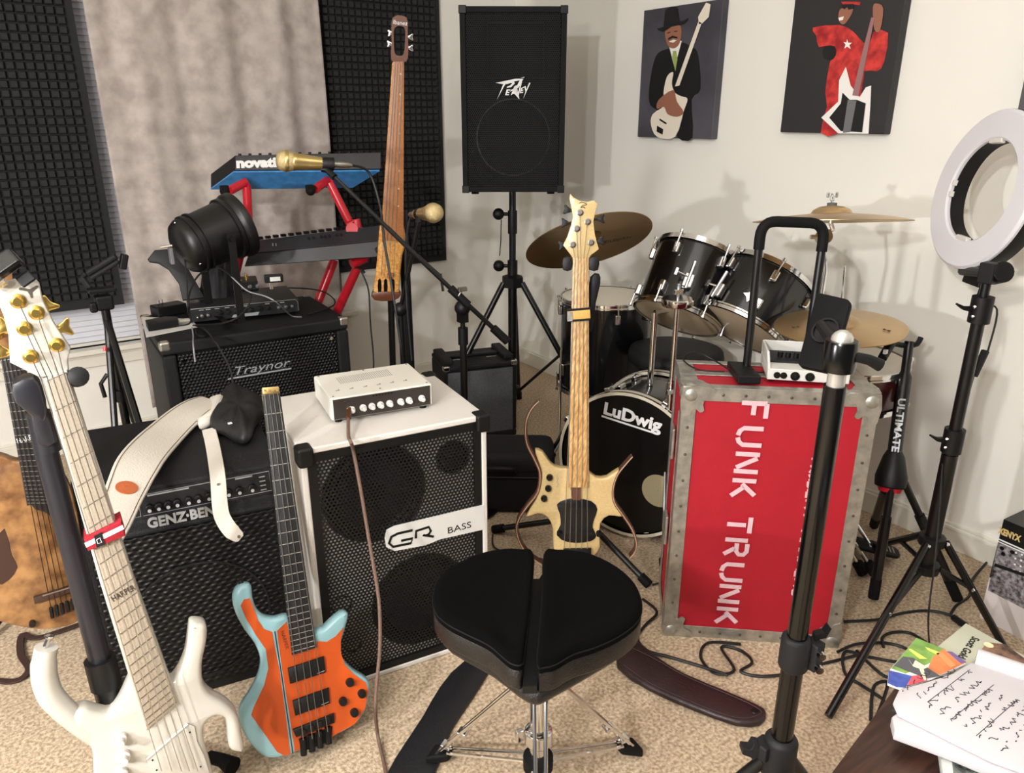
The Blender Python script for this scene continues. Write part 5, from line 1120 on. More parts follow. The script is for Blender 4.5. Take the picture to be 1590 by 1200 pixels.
obj('panel_print', b, GTXT, t); b = B(M); b.prism([(.36, 0), (.60, 0), (.62, .012), (.38, .010)], 0, .001, M=Matrix(((wd, 0, 0, 0), (0, 0, 1, -.006), (0, 1, 0, .012), (0, 0, 0, 1)))); obj('name_plate', b, GTXT, t)
b = B(M)
for x in (.03, wd-.03):
    for y in (.03, .22): b.cyl((x, y, 0), (x, y, .009), .010, n=10)
objs('foot', b, RUBBER, t)
top2 = TZ+.059
# small pedal box on top of it
g0 = PZ(335, 455, top2); g1 = PZ(402, 450, top2); dg2 = math.atan2(g1.y-g0.y, g1.x-g0.x)
t = thing('pedal', 'flat black box with three silver jacks on top of the slim amplifier head', 'pedal', (g0.x, g0.y, top2), rz=dg2); M = MW[t.name]; wd = (g1-g0).length
b = B(M); b.bb((0, 0, 0), (wd, .13, .032)); obj('case', b, BLACK, t, bevel=.003)
for x in (.60, .80, .98): b = B(M); b.lathe([(.0075, 0), (.0075, .004), (.003, .0045)], (x*wd, 0, .016), (0, -1, 0), 14); obj('jack', b, CHROME, t)
b = B(M)
for x in (.2, .45, .6): b.box((x*wd, .05, .0325), (.012, .02, .002))
obj('top_print', b, GTXT, t)
b = B(M); b.cyl((.75*wd, .05, .032), (.75*wd, .05, .055), .006, n=10); obj('upright_plug', b, GOLD, t)
q = PD(425, 432, 2.60); t = thing('inline_adapter', 'small black inline adapter with white label over the black cabinet', 'adapter', q-Vector((0, 0, .012)))
M = M_up(q, math.degrees(dg)-6); b = B(M); b.box((0, 0, 0), (.062, .03, .026)); obj('case', b, BLACK, t, bevel=.004)
b = B(M); b.box((.004, -.0155, .0), (.034, .001, .014)); obj('label', b, WTXT, t); b = B(M); b.cyl((-.01, 0, -.036), (-.01, 0, -.012), .006, n=10); obj('plug', b, CHROME, t)
# white sheet and power bricks at left
p1 = [PZ(219, 492, TZ+.001), PZ(298, 496, TZ+.001), PZ(307, 508, TZ+.001), PZ(227, 524, TZ+.001)]
b = B(); b.rings([p1, [p+Vector((0, 0, .0015)) for p in p1]]); tag(obj('paper_sheet', b, mat('paper_white', (210, 207, 202), .7)), 'white sheet of paper on the left corner of the black cabinet', 'paper')
q = PZ(252, 508, TZ+.003); t = thing('power_adapter', 'flat black power adapter lying on the white sheet of paper', 'adapter', (q.x, q.y, TZ+.003)); M = M_up((q.x, q.y, TZ+.003), 8)
b = B(M); b.prism([(-.055, -.03), (.045, -.035), (.06, .01), (.03, .045), (-.04, .04)], 0, .026, ch=.003); obj('case', b, BLACK, t); b = B(M); b.cyl((.055, -.01, .015), (.10, -.02, .014), .006, n=10); obj('plug', b, CHROME, t)
q = PZ(262, 488, TZ); t = thing('power_adapter', 'black power brick with two prongs behind the white sheet of paper', 'adapter', (q.x, q.y, TZ)); M = M_up((q.x, q.y, TZ), 12)
b = B(M); b.bb((-.05, -.03, 0), (.06, .04, .038)); obj('case', b, BLACK, t, bevel=.005); b = B(M)
for x in (-.03, -.018): b.box((x, 0, .048), (.003, .008, .022))
objs('prong', b, CHROME, t)
# par can light
c0 = PD(283, 386, 2.50); c1 = PD(373, 348, 2.62); d = (c1-c0).normalized(); L = (c1-c0).length
t = thing('stage_light', 'black cylindrical stage light can tilted on its yoke above the black cabinet', 'stage light', Vector((c0.x*.5+c1.x*.5, c0.y*.5+c1.y*.5, TZ)))
pcb = mat('par_can_black', (17, 17, 18), .42)
b = B(); b.lathe([(.020, -.016), (.060, -.012), (.082, 0), (.092, .018), (.092, .03), (.098, .032), (.098, .04), (.092, .042), (.092, .052), (.099, .054), (.099, .060), (.093, .062), (.098, L-.055), (.106, L-.052), (.106, L-.04), (.100, L-.036), (.108, L-.026), (.112, L-.02), (.112, L), (.104, L), (.104, L-.03)], c0, d, 40, cap=True); obj('can', b, pcb, t)
b = B(); b.lathe([(.104, L-.012), (.06, L-.004), (.001, L)], c0, d, 32, cap=False); obj('lens', b, mat('lamp_glass_dark', (60, 60, 62), .1), t)
mid = c0.lerp(c1, .55); sd = d.cross(Vector((0, 0, 1))).normalized()
zb = TZ+.012
b = B(); pts = [mid-sd*.12+Vector((0, 0, .02)), Vector(((mid-sd*.12).x, (mid-sd*.12).y, zb+.02)), Vector((mid.x, mid.y, zb)), Vector(((mid+sd*.12).x, (mid+sd*.12).y, zb+.02)), mid+sd*.12+Vector((0, 0, .02))]
b.band(pts, .026, .005, up=[tuple(-sd), tuple((-sd-Vector((0, 0, -1))).normalized()), (0, 0, 1), tuple((sd+Vector((0, 0, 1))).normalized()), tuple(sd)]); obj('yoke', b, pcb, t)
for s in (-1, 1): b = B(); b.cyl(mid+sd*s*.10, mid+sd*s*.135, .010, n=12); obj('yoke_bolt', b, BLACK, t)
for k in range(3): b = B(); a = k*2.1+.6; u = d.cross(Vector((0, 0, 1))).normalized(); v = d.cross(u); q = c0+d*.01+(u*math.cos(a)+v*math.sin(a))*.086; b.sph(q, .004, n=8); obj('rivet', b, CHROME, t)
# lamp side bracket + dark folded fabric / shelf piece
q = PD(268, 393, 2.47); b = B(); b.box(PD(266, 397, 2.50), (.012, .03, .055)); obj('connector_box', b, GREY, t, bevel=.003); b = B(); b.cyl(PD(250, 384, 2.48), PD(268, 381, 2.48), .004, n=8); obj('power_tail', b, CHROME, t)
pp = [(229, 402), (240, 388), (262, 386), (282, 400), (300, 430), (318, 462), (284, 466), (278, 440), (262, 418), (246, 408), (232, 406)]
FF = frame(PD(280, 462, 2.72), PD(280, 400, 2.72)); b = B(FF); b.prism(ons(FF, pp), -.03, 0, ch=.004); tag(obj('bracket_plate', b, mat('dark_plate', (24, 24, 25), .6)), 'angular flat black bracket plate leaning behind the stage light', 'bracket')
b = B(); rr = []
for i in range(7):
    z = .7015+.042*i; k = 1-.1*i; c = PZ(310, 470, TZ); cc = Vector((c.x+.012*i, min(c.y, 2.93), z))
    rr.append([cc+Vector((math.cos(a)*(.075+.012*math.sin(5*a+i))*k, math.sin(a)*(.05+.01*math.sin(4*a))*k, .012*math.sin(3*a+i)*(i > 0))) for a in [2*math.pi*j/28 for j in range(28)]])
b.rings(rr); tag(obj('fabric_bag', b, mat('dark_fabric_grey', (48, 48, 52), .75, noise=.3, nscale=18, bump=.5, bscale=60), sharp=80), 'crumpled dark grey fabric bag under the stage light', 'bag')
# loose cables on the cabinet
def on_top(px, py, z=.006): return PZ(px, py, TZ+z)
cable([on_top(275, 506, .016), PD(296, 500, 2.40), PD(292, 470, 2.45), PD(290, 430, 2.48), PD(286, 395, 2.5)], .0028, rub, 'thin black cable rising from the power adapter to the stage light', 'power_cable')
cable([on_top(300, 505, .012), PD(345, 502, 2.42), PD(375, 488, 2.42), PD(390, 460, 2.46), PD(372, 440, 2.5), PD(340, 416, 2.55), PD(312, 424, 2.5), PD(296, 450, 2.45), PD(292, 480, 2.42), on_top(298, 500, .02)], .0030, rub, 'black cable looping over the slim amplifier head', 'power_cable')
cable([PD(352, 422, 2.56), PD(366, 436, 2.5), PD(385, 452, 2.46), PD(412, 460, 2.44), PD(430, 470, 2.46), on_top(452, 490, .008), on_top(468, 492, .006)], .0022, mat('cable_grey', (150, 150, 152), .5), 'thin grey cable trailing over the slim amplifier head', 'audio_cable')
cable([on_top(478, 488, .006), on_top(520, 472, .006), on_top(500, 452, .006), on_top(450, 447, .006), on_top(420, 452, .012)], .003, rub, 'black cable curving on the right of the black cabinet top', 'power_cable')
cable([on_top(303, 505, .010), on_top(318, 512, .008), PD(330, 525, 2.375), PD(345, 548, 2.36), PD(358, 575, 2.35), PD(362, 600, 2.34), PD(364, 625, 2.34)], .003, rub, 'black cable hanging down over the front grille of the black cabinet', 'audio_cable')
cable([on_top(298, 508, .008), on_top(300, 520, .006), PD(300, 535, 2.37), PD(303, 562, 2.36)], .0025, mat('cable_grey', (150, 150, 152), .5), 'short grey cable end hanging over the black cabinet edge', 'audio_cable')
cable([on_top(312, 508, .006), on_top(322, 514, .006), on_top(318, 522, .006), on_top(306, 520, .006), on_top(304, 511, .006)], .0028, rub, 'small ring of black cable at the front edge of the black cabinet', 'cable_loop')

# ================================================================== SMALL TRIPOD BY THE WINDOW
tp = PD(163, 478, 2.55); t = thing('camera_tripod', 'black camera tripod with empty phone arm between the burl bass and the window', 'tripod', (tp.x, tp.y, 0))
b = B(); b.cyl(tp, Vector((tp.x, tp.y, .35)), .014); obj('column', b, MBLACK, t)
b = B(); b.box(tp+Vector((0, 0, .02)), (.055, .05, .05)); b.box(tp+Vector((-.035, -.02, .01)), (.025, .02, .035)); obj('head', b, BLACK, t, bevel=.008)
b = B(); b.box(tp+Vector((0, 0, .062)), (.085, .05, .014)); obj('plate', b, BLACK, t, bevel=.004)
b = B(); b.tube([PD(140, 448, 2.55), PD(128, 432, 2.55), PD(133, 425, 2.55)], .010, 10); obj('clamp_base', b, DGREY, t)
b = B(); b.tube([PD(137, 424, 2.55), PD(180, 398, 2.55)], .011, 10); b.tube([PD(142, 432, 2.55), PD(184, 406, 2.55)], .008, 10); objs('clamp_arm', b, DGREY, t)
b = B(); b.box(PD(192, 406, 2.55), (.022, .03, .05), Matrix.Rotation(.3, 4, 'Y')); obj('clamp_jaw', b, BLACK, t, bevel=.004)
for k, (px, py) in enumerate(((215, 655), (178, 660), (205, 640))):
    e = PD(px, py, 2.42+.12*k); b = B(); s_ = tp+Vector((0, 0, -.04)); dn = (e-s_).normalized(); kk = (s_.z-.02)/-dn.z; b.cyl(s_, s_+dn*kk*.5, .011, n=10); l = obj('leg', b, MBLACK, t); b = B(); b.cyl(s_+dn*kk*.45, s_+dn*kk, .009, n=10); obj('leg_tip', b, MBLACK, l)
b = B(); b.cyl(Vector((tp.x, tp.y, .50)), Vector((tp.x, tp.y, .46)), .03, n=16); b.tube([Vector((tp.x-.03, tp.y, .56)), Vector((tp.x-.055, tp.y, .53)), Vector((tp.x-.05, tp.y, .48))], .007, 8); objs('spreader', b, BLACK, t)
b = B(); b.cyl(PD(163, 538, 2.52), PD(163, 545, 2.52), .006, n=8); obj('red_mark', b, redm, t)

# ================================================================== STRAP AND POUCH ON THE COMBO
wl = mat('white_leather', (208, 201, 190), .6, bump=.4, bscale=250)
T_ = .601; sf = lambda px, py, z: PZ(px, py, z)
pa = [PD(158, 852, 1.50), PD(176, 812, 1.56), PD(196, 760, 1.66), PD(222, 710, 1.78), PZ(262, 668, T_+.03), PZ(300, 636, T_+.03), PZ(330, 622, T_+.015)]
t = thing('guitar_strap', 'wide white padded leather strap with brown round patch draped over the black combo', 'strap', (.30, 1.9, T_))
b = B(); P = [Vector(p) for p in smooth([tuple(p) for p in pa], 6, False)]; nP = len(P)
ups = []
for i, p in enumerate(P):
    f = i/(nP-1); ups.append(tuple((CP-p).normalized()*(1-f*.6)+Vector((0, 0, 1))*f*.6))
b.band(P, [.050+.045*min(i/(nP-1)*2.2, 1)-.018*max(0, (i/(nP-1)-.6)/.4) for i in range(nP)], .008, up=ups); obj('pad', b, wl, t, bevel=.003)
for s in (-1, 1):
    L_ = []
    for i in range(nP):
        tg = (P[min(i+1, nP-1)]-P[max(i-1, 0)]).normalized(); u = Vector(ups[i]); sd_ = tg.cross(u).normalized(); nn = sd_.cross(tg).normalized(); w_i = .050+.045*min(i/(nP-1)*2.2, 1)-.018*max(0, (i/(nP-1)-.6)/.4); L_.append(P[i]+sd_*s*(w_i/2-.007)+nn*.0045)
    b = B(); b.tube(L_, .0010, 4); obj('piping', b, mat('strap_brown', (110, 86, 74), .6), t)
q = PD(194, 756, 1.66); i = min(range(nP), key=lambda k: (P[k]-q).length); u = Vector(ups[i]).normalized(); tg = (P[i+1]-P[i]).normalized(); sd_ = tg.cross(u).normalized(); u = sd_.cross(tg).normalized()
b = B(); b.lathe([(.0225, .004), (.0225, .0065), (.001, .007)], P[i], u, 28); obj('round_patch', b, mat('tan_patch', (172, 90, 52), .6, bump=.5, bscale=80), t)
b = B(); b.tube([PZ(333, 622, T_+.012), PZ(342, 634, T_+.02), PZ(325, 652, T_+.02), PZ(312, 658, T_+.015), PZ(335, 640, T_+.03), PZ(340, 620, T_+.03)], .016, 8, sm=4); obj('gathered_end', b, wl, t, sharp=80)
tp_ = [PZ(324, 666, T_+.014), PZ(330, 690, T_+.008), PZ(336, 724, T_+.008), PD(339, 748, 1.765), PD(341, 778, 1.73), PD(345, 802, 1.71), PD(358, 823, 1.695), PD(374, 836, 1.685)]
b = B(); P2_ = [Vector(p) for p in smooth([tuple(p) for p in tp_], 5, False)]; b.band(P2_, [.034]*(len(P2_)-4)+[.030, .028, .024, .016], .004, up=[tuple((CP-p).normalized()) for p in P2_]); obj('strap_tail', b, wl, t, bevel=.0015)
for pq in ((339, 752, 1.757), (371, 833, 1.683)): b = B(); q = PD(*pq); b.lathe([(.0035, -.002), (.0035, .003), (.0005, .003)], q, (CP-q).normalized(), 10); obj('button_hole', b, mat('strap_brown', (110, 86, 74), .6), t)
# pouch
rr = []; pts = [(352, 612), (380, 612), (408, 630), (412, 648), (398, 665), (388, 690), (370, 692), (348, 680), (326, 668), (338, 642)]
q = PZ(370, 655, T_); t = thing('pouch', 'small black leather pouch on top of the black combo beside the white strap', 'pouch', (q.x, q.y, T_))
base_ = [PZ(a, c, T_+.002) for a, c in smooth([(p[0], p[1]) for p in pts], 3)]; cc = sum(base_, Vector())/len(base_)
rr = [[cc+(p-cc)*k+Vector((0, 0, h+.006*math.sin(i*1.3)*kk)) for i, p in enumerate(base_)] for k, h, kk in ((.92, 0, 0), (1.0, .010, .3), (.96, .028, .6), (.75, .045, 1), (.4, .052, 1), (.05, .050, 0))]
b = B(); b.rings(rr); obj('body', b, mat('black_leather', (28, 28, 29), .5, bump=.6, bscale=60), t, sharp=80)
b = B(); b.box(PZ(357, 657, T_+.05), (.010, .010, .002)); obj('tag', b, WTXT, t)

# ================================================================== RED FLIGHT CASE
A0 = Vector((1.386, 1.238, 0)); A1 = Vector((1.744, .921, 0)); w_ = (A1-A0).length; dg = math.degrees(math.atan2(A1.y-A0.y, A1.x-A0.x)); d_, h_ = .235, .752
t = thing('flight_case', 'upright red flight case with white stencil words and metal edges', 'flight case', A0, rz=math.radians(dg)); M = MW[t.name]
red = mat('red_laminate', (170, 24, 42), .55, noise=.08, nscale=12, bump=.15, bscale=300)
b = B(M); b.bb((.004, .004, .002), (w_-.004, d_-.004, h_-.004)); obj('panel_body', b, red, t)
b = B(M); e = .036; tt = .003
for z0 in (0, h_-e): b.bb((0, 0, z0), (w_, tt, z0+e)); 
for x0 in (0, w_-e): b.bb((x0, -.0005, e), (x0+e, tt, h_-e))
for x0 in (0, w_-tt): 
    b.bb((x0, 0, 0), (x0+tt, e, h_)); b.bb((x0, d_-e, 0), (x0+tt, d_, h_)); b.bb((x0, e, 0), (x0+tt, d_-e, e)); b.bb((x0, e, h_-e), (x0+tt, d_-e, h_))
for y0 in (0, d_*.5-e*.4, d_-e): b.bb((0, y0, h_-tt), (w_, y0+e*.8, h_+.0005))
for x0 in (0, w_-e*1.2): b.bb((x0, e, h_-tt), (x0+e*1.2, d_-e, h_))
b.bb((0, d_-tt, 0), (w_, d_, h_*.04)); obj('edge_extrusion', b, ALU, t, bevel=.0012)
RV = mat('rivet_dark', (120, 116, 108), .35, .9)
riv = []
for k in range(6): riv += [(.10+k*(w_-.2)/5, h_-.018), (.10+k*(w_-.2)/5, .018)]
for k in range(8): riv += [(.018, .11+k*(h_-.22)/7), (w_-.018, .11+k*(h_-.22)/7)]
for x, z in riv: b = B(M); b.lathe([(.0042, 0), (.0035, .002), (.0005, .0028)], (x, -.0005, z), (0, -1, 0), 10); obj('rivet', b, RV, t)
for cx_, cz_ in ((0, 0), (w_, 0), (0, h_), (w_, h_)):
    sx = 1 if cx_ == 0 else -1; sz = 1 if cz_ == 0 else -1
    MC = M @ Matrix(((sx, 0, 0, cx_), (0, 0, -1, 0), (0, sz, 0, cz_), (0, 0, 0, 1)))
    b = B(MC); b.prism(smooth([(0, 0), (.075, 0), (.078, .012), (.070, .022), (.058, .026), (.052, .044), (.056, .060), (.046, .066), (.034, .056), (.026, .060), (.022, .072), (.010, .078), (0, .075)], 2), .0005, .0045); cp_ = obj('corner_plate', b, ALU, t)
    b = B(M); b.sph((cx_+sx*.020, .016, cz_+sz*.020), .027, n=16); obj('ball_corner', b, ALU, cp_)
    if sz < 0:
        b = B(M); b.prism(smooth([(cx_, 0), (cx_+sx*.075, 0), (cx_+sx*.06, .03), (cx_+sx*.05, .05), (cx_+sx*.02, .07), (cx_, .075)], 2), h_, h_+.003); obj('top_corner_plate', b, ALU, t)
for z in (.55, .28): b = B(M); b.box((-.004, .12, z), (.008, .05, .09)); obj('latch', b, ALU, t, bevel=.003)
b = B(M); b.tube([(-.004, .02+.0*k, .06+k*.02) for k in range(32)], .0012, 5); obj('side_seam', b, ALU, t)
# stencil words reading downwards
MF = front(M, -.0012)
S1 = mat('stencil_pink_white', (222, 186, 194), .7, noise=.06, nscale=80)
GL = {'F': [[(0, 0), (0, 1)], [(0, 1), (.62, 1)], [(.0, .5), (.5, .5)]], 'U': [[(0, 1), (0, .22), (.12, .06), (.30, .0)], [(.40, 0), (.56, .06), (.68, .22), (.68, 1)]], 'N': [[(0, 0), (0, 1)], [(.14, .92), (.54, .08)], [(.68, 0), (.68, 1)]],
      'K': [[(0, 0), (0, 1)], [(.14, .42), (.60, 1)], [(.26, .52), (.66, 0)]], 'T': [[(.36, 0), (.36, .82)], [(0, 1), (.72, 1)]], 'R': [[(0, 0), (0, 1)], [(.14, 1), (.48, 1), (.62, .88), (.62, .66), (.48, .54), (.14, .54)], [(.36, .46), (.64, 0)]],
      'O': [[(.28, 0), (.08, .1), (0, .28), (0, .72), (.08, .9), (.28, 1)], [(.40, 1), (.6, .9), (.68, .72), (.68, .28), (.6, .1), (.40, 0)]], 'B': [[(0, 0), (0, 1)], [(.14, 1), (.46, 1), (.58, .88), (.58, .64), (.46, .54), (.14, .54)], [(.14, 0), (.5, 0), (.64, .12), (.64, .34), (.52, .46)]],
      'E': [[(0, 0), (0, 1)], [(.12, 1), (.6, 1)], [(.12, .5), (.5, .5)], [(.12, 0), (.6, 0)]], 'H': [[(0, 0), (0, 1)], [(.14, .5), (.54, .5)], [(.68, 0), (.68, 1)]], 'A': [[(0, 0), (.30, 1)], [(.40, 1), (.70, 0)], [(.18, .32), (.52, .32)]],
      'P': [[(0, 0), (0, 1)], [(.14, 1), (.48, 1), (.62, .88), (.62, .60), (.48, .48), (.14, .48)]], 'S': [[(.66, .84), (.5, 1), (.2, 1), (.04, .84), (.04, .66), (.2, .54), (.5, .46), (.64, .34), (.64, .16), (.48, 0), (.18, 0), (.02, .16)]]}
def stencil(word, p0, p1, size, wd, name, adv=1.0, m=S1, full=False):
    """letters run from p0 to p1 in the local plane, size = letter height"""
    a = Vector(on(MF, *p0)); c = Vector(on(MF, *p1)); dx = (c-a); L = dx.length; dx.normalize(); dy = Vector((-dx.y, dx.x)); n = len(word); step = L/n
    for i, ch in enumerate(word):
        if ch == ' ': continue
        b = B(MF); sw = step*(.86 if not full else 1.0)/.72-(wd*.6 if full else 0)
        for st_ in GL[ch]:
            pts = [a+dx*(i*step+u*sw)+dy*(v*size) for u, v in st_]
            stroke(pts, wd, 0, .0012, bb=b)
        obj('stencil_letter', b, m, t)
    return
for ch_, ya, yb in (('F', 625, 654), ('U', 664, 694), ('N', 704, 735), ('K', 745, 774), ('T', 801, 828), ('R', 837, 865), ('U', 875, 903), ('N', 909, 936), ('K', 944, 970)):
    stencil(ch_, (1152-(ya-625)*.122, ya), (1152-(yb-625)*.122, yb), .062-.004*(ya-625)/320, .0120, 'w', full=True)
stencil('ROBERT HARPERS', (1260, 712), (1229, 928), .036, .0062, 'w', m=mat('stencil_pink', (224, 176, 186), .7))
# pull handle
b = B(); h1, h2 = PD(1158, 584, 2.02), PD(1243, 570, 2.02)
hy = M @ Vector((.165, .11, h_)); hb_ = [PZ(1156, 582, h_), None]
r_l = PZ(1158, 580, h_); r_r = PZ(1248, 584, h_); fwd_ = r_l.dot(FW)
tl2 = PF(1182, 348, fwd_+.0); tr2 = PF(1281, 352, fwd_+.03)
def arc(c_, a_, e_, n=6): return [(1-u)**2*a_+2*u*(1-u)*c_+u*u*e_ for u in [k/n for k in range(n+1)]]
K0 = tl2+Vector((0, 0, .008)); K1 = tr2+Vector((0, 0, .008)); hd_ = (K1-K0).normalized(); vl = (r_l-K0).normalized(); vr = (r_r-K1).normalized()
top_arc = arc(K0, K0+vl*.042, K0+hd_*.042)+arc(K1, K1-hd_*.042, K1+vr*.042)
pts = [r_l]+top_arc+[r_r]
b.tube(pts, .0105, 12); obj('pull_handle', b, MBLACK, t)
b = B(); b.tube([K0+vl*.07]+top_arc+[K1+vr*.07], .0135, 12); obj('handle_grip', b, RUBBER, t, label='thicker rubber grip around the top of the pull handle')
# gear on top of the trunk
HT = h_+.0015
q0 = PZ(1190, 592, HT); q1 = PZ(1318, 600, HT); wd = (q1-q0).length; dg3 = math.atan2(q1.y-q0.y, q1.x-q0.x)
t = thing('audio_interface', 'white desktop audio interface with four round front sockets on the red flight case', 'audio interface', (q0.x, q0.y, HT+.001), rz=dg3); M = MW[t.name]
b = B(M); b.bb((0, 0, .004), (wd, .16, .034)); b.bb((0, .05, .034), (.006, .16, .066)); b.bb((wd-.006, .05, .034), (wd, .16, .066)); b.bb((0, .155, .034), (wd, .16, .066)); obj('case', b, WHITE, t, bevel=.003)
b = B(M); b.rings([[(0, 0, .034), (0, .05, .034), (0, .05, .066)], [(.006, 0, .034), (.006, .05, .034), (.006, .05, .066)]]); b.rings([[(wd-.006, 0, .034), (wd-.006, .05, .034), (wd-.006, .05, .066)], [(wd, 0, .034), (wd, .05, .034), (wd, .05, .066)]]); objs('side_cheek', b, WHITE, t)
b = B(M); b.bb((.010, .055, .034), (wd-.010, .15, .040)); obj('top_deck', b, DGREY, t)
for x, r in ((.12, .0085), (.20, .0085), (.34, .0115), (.52, .0115)): b = B(M); b.lathe([(r, 0), (r, .003), (r*.7, .003), (r*.6, .001), (.001, .001)], (x*wd, -.0, .018), (0, -1, 0), 18); obj('front_socket', b, GBLACK, t)
for x in (.1, .2, .3): b = B(M); b.cyl((x*wd+.02, .09, .04), (x*wd+.02, .09, .054), .007, n=12); obj('knob', b, BLACK, t)
b = B(M)
for x in (.01, wd-.01):
    for y in (.01, .15): b.cyl((x, y, 0), (x, y, .005), .006, n=8)
objs('foot', b, RUBBER, t)
q0 = PZ(1147, 596, HT); q1 = PZ(1181, 596, HT); dgp = math.atan2(q1.y-q0.y, q1.x-q0.x)
P = [PZ(1145, 596, HT), PZ(1181, 597, HT), PZ(1160, 574, HT), PZ(1128, 572, HT)]; 
b = B(); b.rings([P, [p+Vector((0, 0, .022)) for p in P]]); t2 = obj('power_adapter', b, BLACK, bevel=.003); tag(t2, 'black power brick on the red flight case left of the white interface', 'adapter')
HT2 = HT+.004
cable([PZ(1132, 574, HT2+.012), PZ(1110, 560, HT2+.004), PZ(1085, 548, HT2+.02), PZ(1066, 550, HT2+.02), PZ(1062, 560, HT2), PZ(1085, 574, HT2), PZ(1125, 577, HT2+.004)], .0022, rub, 'thin black cable looping on the left top of the red flight case', 'power_cable')
cable([PZ(1165, 575, HT2+.004), PZ(1178, 578, HT2), PZ(1190, 577, HT2)], .0022, rub, 'short black cable between the power brick and the white interface', 'power_cable')

# ================================================================== FOREGROUND PHONE STAND
mp = PD(1303, 560, 1.06); mx, my = mp.x, mp.y; mf = mp.dot(FW)
def mz(py): # height on the mast seen at picture row py
    r = ray(795+FPX*0, py); k = mf/ r.dot(FW); return CAM_H + r.z*k
t = thing('phone_tripod', 'black telescopic tripod mast standing in front of the red flight case', 'tripod', (mx, my, 0))
b = B(); b.cyl((mx, my, mz(1010)), (mx, my, mz(598)), .0155, n=24); obj('upper_tube', b, GBLACK, t)
b = B(); b.cyl((mx, my, .10), (mx, my, mz(1005)), .0175, n=24); obj('middle_tube', b, GBLACK, t)
b = B(); b.cyl((mx, my, mz(600)), (mx, my, mz(565)), .0125, n=20); obj('silver_neck', b, mat('silver_plastic', (196, 192, 184), .3, .6), t)
b = B(); b.lathe([(.0215, mz(575)), (.0225, mz(568)), (.0225, mz(532)), (.021, mz(528))], (mx, my, 0), n=24); obj('head_clamp', b, GBLACK, t)
b = B(); b.sph((mx, my, mz(529)), .0155, n=16); obj('silver_cap', b, mat('silver_plastic', (196, 192, 184), .3, .6), t)
hk = Vector((mx, my, mz(550))); b = B(); b.tube([hk+RT*.015-FW*.01, hk+RT*.035-FW*.012+Vector((0, 0, -.004)), hk+RT*.052-FW*.014+Vector((0, 0, -.012))], [.007, .0075, .009], 10); obj('locking_knob', b, BLACK, t)
zc = mz(1008); b = B(); b.lathe([(.021, zc-.036), (.0235, zc-.03), (.0235, zc+.022), (.020, zc+.026)], (mx, my, 0), n=24); b.box(Vector((mx, my, zc-.006))+RT*.028-FW*.004, (.022, .026, .05)); obj('collar', b, DGREY, t, bevel=.003)
for dz in (.006, -.020): b = B(); q = Vector((mx, my, zc+dz))+RT*.032-FW*.02; b.cyl(q, q-FW*.008, .0065, n=12); obj('collar_bolt', b, CHROME, t)
b = B(); q = Vector((mx, my, zc+.026))+RT*.026; b.prism([(0, -.004), (.018, 0), (.024, .018), (.020, .022), (.014, .010), (0, .006)], -.006, .006, M=Matrix.Translation(q) @ Matrix(((RT.x, 0, -FW.x, 0), (RT.y, 0, -FW.y, 0), (0, 1, 0, 0), (0, 0, 0, 1)))); obj('lever', b, BLACK, t)
zh = mz(1162); b = B(); b.lathe([(.022, zh-.06), (.028, zh-.05), (.028, zh+.02), (.021, zh+.028)], (mx, my, 0), n=20); b.box(Vector((mx, my, zh))-RT*.028, (.03, .03, .03)); obj('leg_hub', b, DGREY, t, bevel=.004)
q = Vector((mx, my, zh+.002))-RT*.045
b = B(); b.prism([(-.022, -.006), (-.008, -.012), (0, -.02), (.008, -.006), (.006, .014), (-.004, .016), (-.008, .004), (-.022, .006)], -.010, .010, M=Matrix.Translation(q) @ Matrix(((RT.x, 0, -FW.x, 0), (RT.y, 0, -FW.y, 0), (0, 1, 0, 0), (0, 0, 0, 1)))); obj('hub_knob', b, DGREY, t, bevel=.002)
for dr, df in ((0, -1), (.90, .20), (-.90, .20)):
    dv = (RT*dr+FW*df).normalized(); b = B(); b.cyl(Vector((mx, my, zh-.03))+dv*.024, Vector((mx, my, .012))+dv*.26, .011, n=12); obj('leg', b, MBLACK, t)
# phone and its holder
pc = PD(1279, 514, 1.16)
t = thing('smartphone', 'black smartphone in a case seen from behind on the phone tripod head', 'phone', PD(1262, 566, 1.16))
q = [PD(1270, 458, 1.19), PD(1318, 464, 1.15), PD(1286, 577, 1.12), PD(1238, 566, 1.16)]
x_ = (q[1]-q[0]).normalized(); z_ = x_.cross((q[0]-q[3])).normalized(); y_ = z_.cross(x_); MPn = Matrix(((x_.x, y_.x, z_.x, q[3].x), (x_.y, y_.y, z_.y, q[3].y), (x_.z, y_.z, z_.z, q[3].z), (0, 0, 0, 1)))
loc4 = [on(MPn, *p) for p in ((1268, 453), (1321, 465), (1290, 578), (1237, 567))]
def rrect(P, r=.2):
    out = []
    for i in range(4):
        a, c, d2_ = Vector(P[i-1]), Vector(P[i]), Vector(P[(i+1) % 4]); L_ = min((a-c).length, (d2_-c).length)*r
        s1 = c+(a-c).normalized()*L_; s2 = c+(d2_-c).normalized()*L_
        for k in range(5): u = k/4; out.append((1-u)**2*s1+2*u*(1-u)*c+u*u*s2)
    return out
b = B(MPn); b.prism(rrect(loc4, .16), -.010, 0, ch=.002); obj('case', b, mat('phone_case', (12, 12, 13), .7, spec=.2), t)
b = B(MPn); b.prism(rrect([on(MPn, *p) for p in ((1267, 452), (1320, 464), (1289, 577), (1236, 566))], .16), -.0125, -.010); obj('screen', b, GBLACK, t)
b = B(MPn); x, y = on(MPn, 1283, 515); b.lathe([(.021, 0), (.021, .006), (.018, .006), (.018, .002), (.001, .002)], (x, y, 0), (0, 0, 1), 28); obj('ring_mount', b, BLACK, t)
b = B(); b.tube([MPn @ Vector((x, y, .002)), MPn @ Vector((x, y, .02)), Vector((mx, my, mz(545)))], .008, 10); obj('ball_arm', b, BLACK, t)

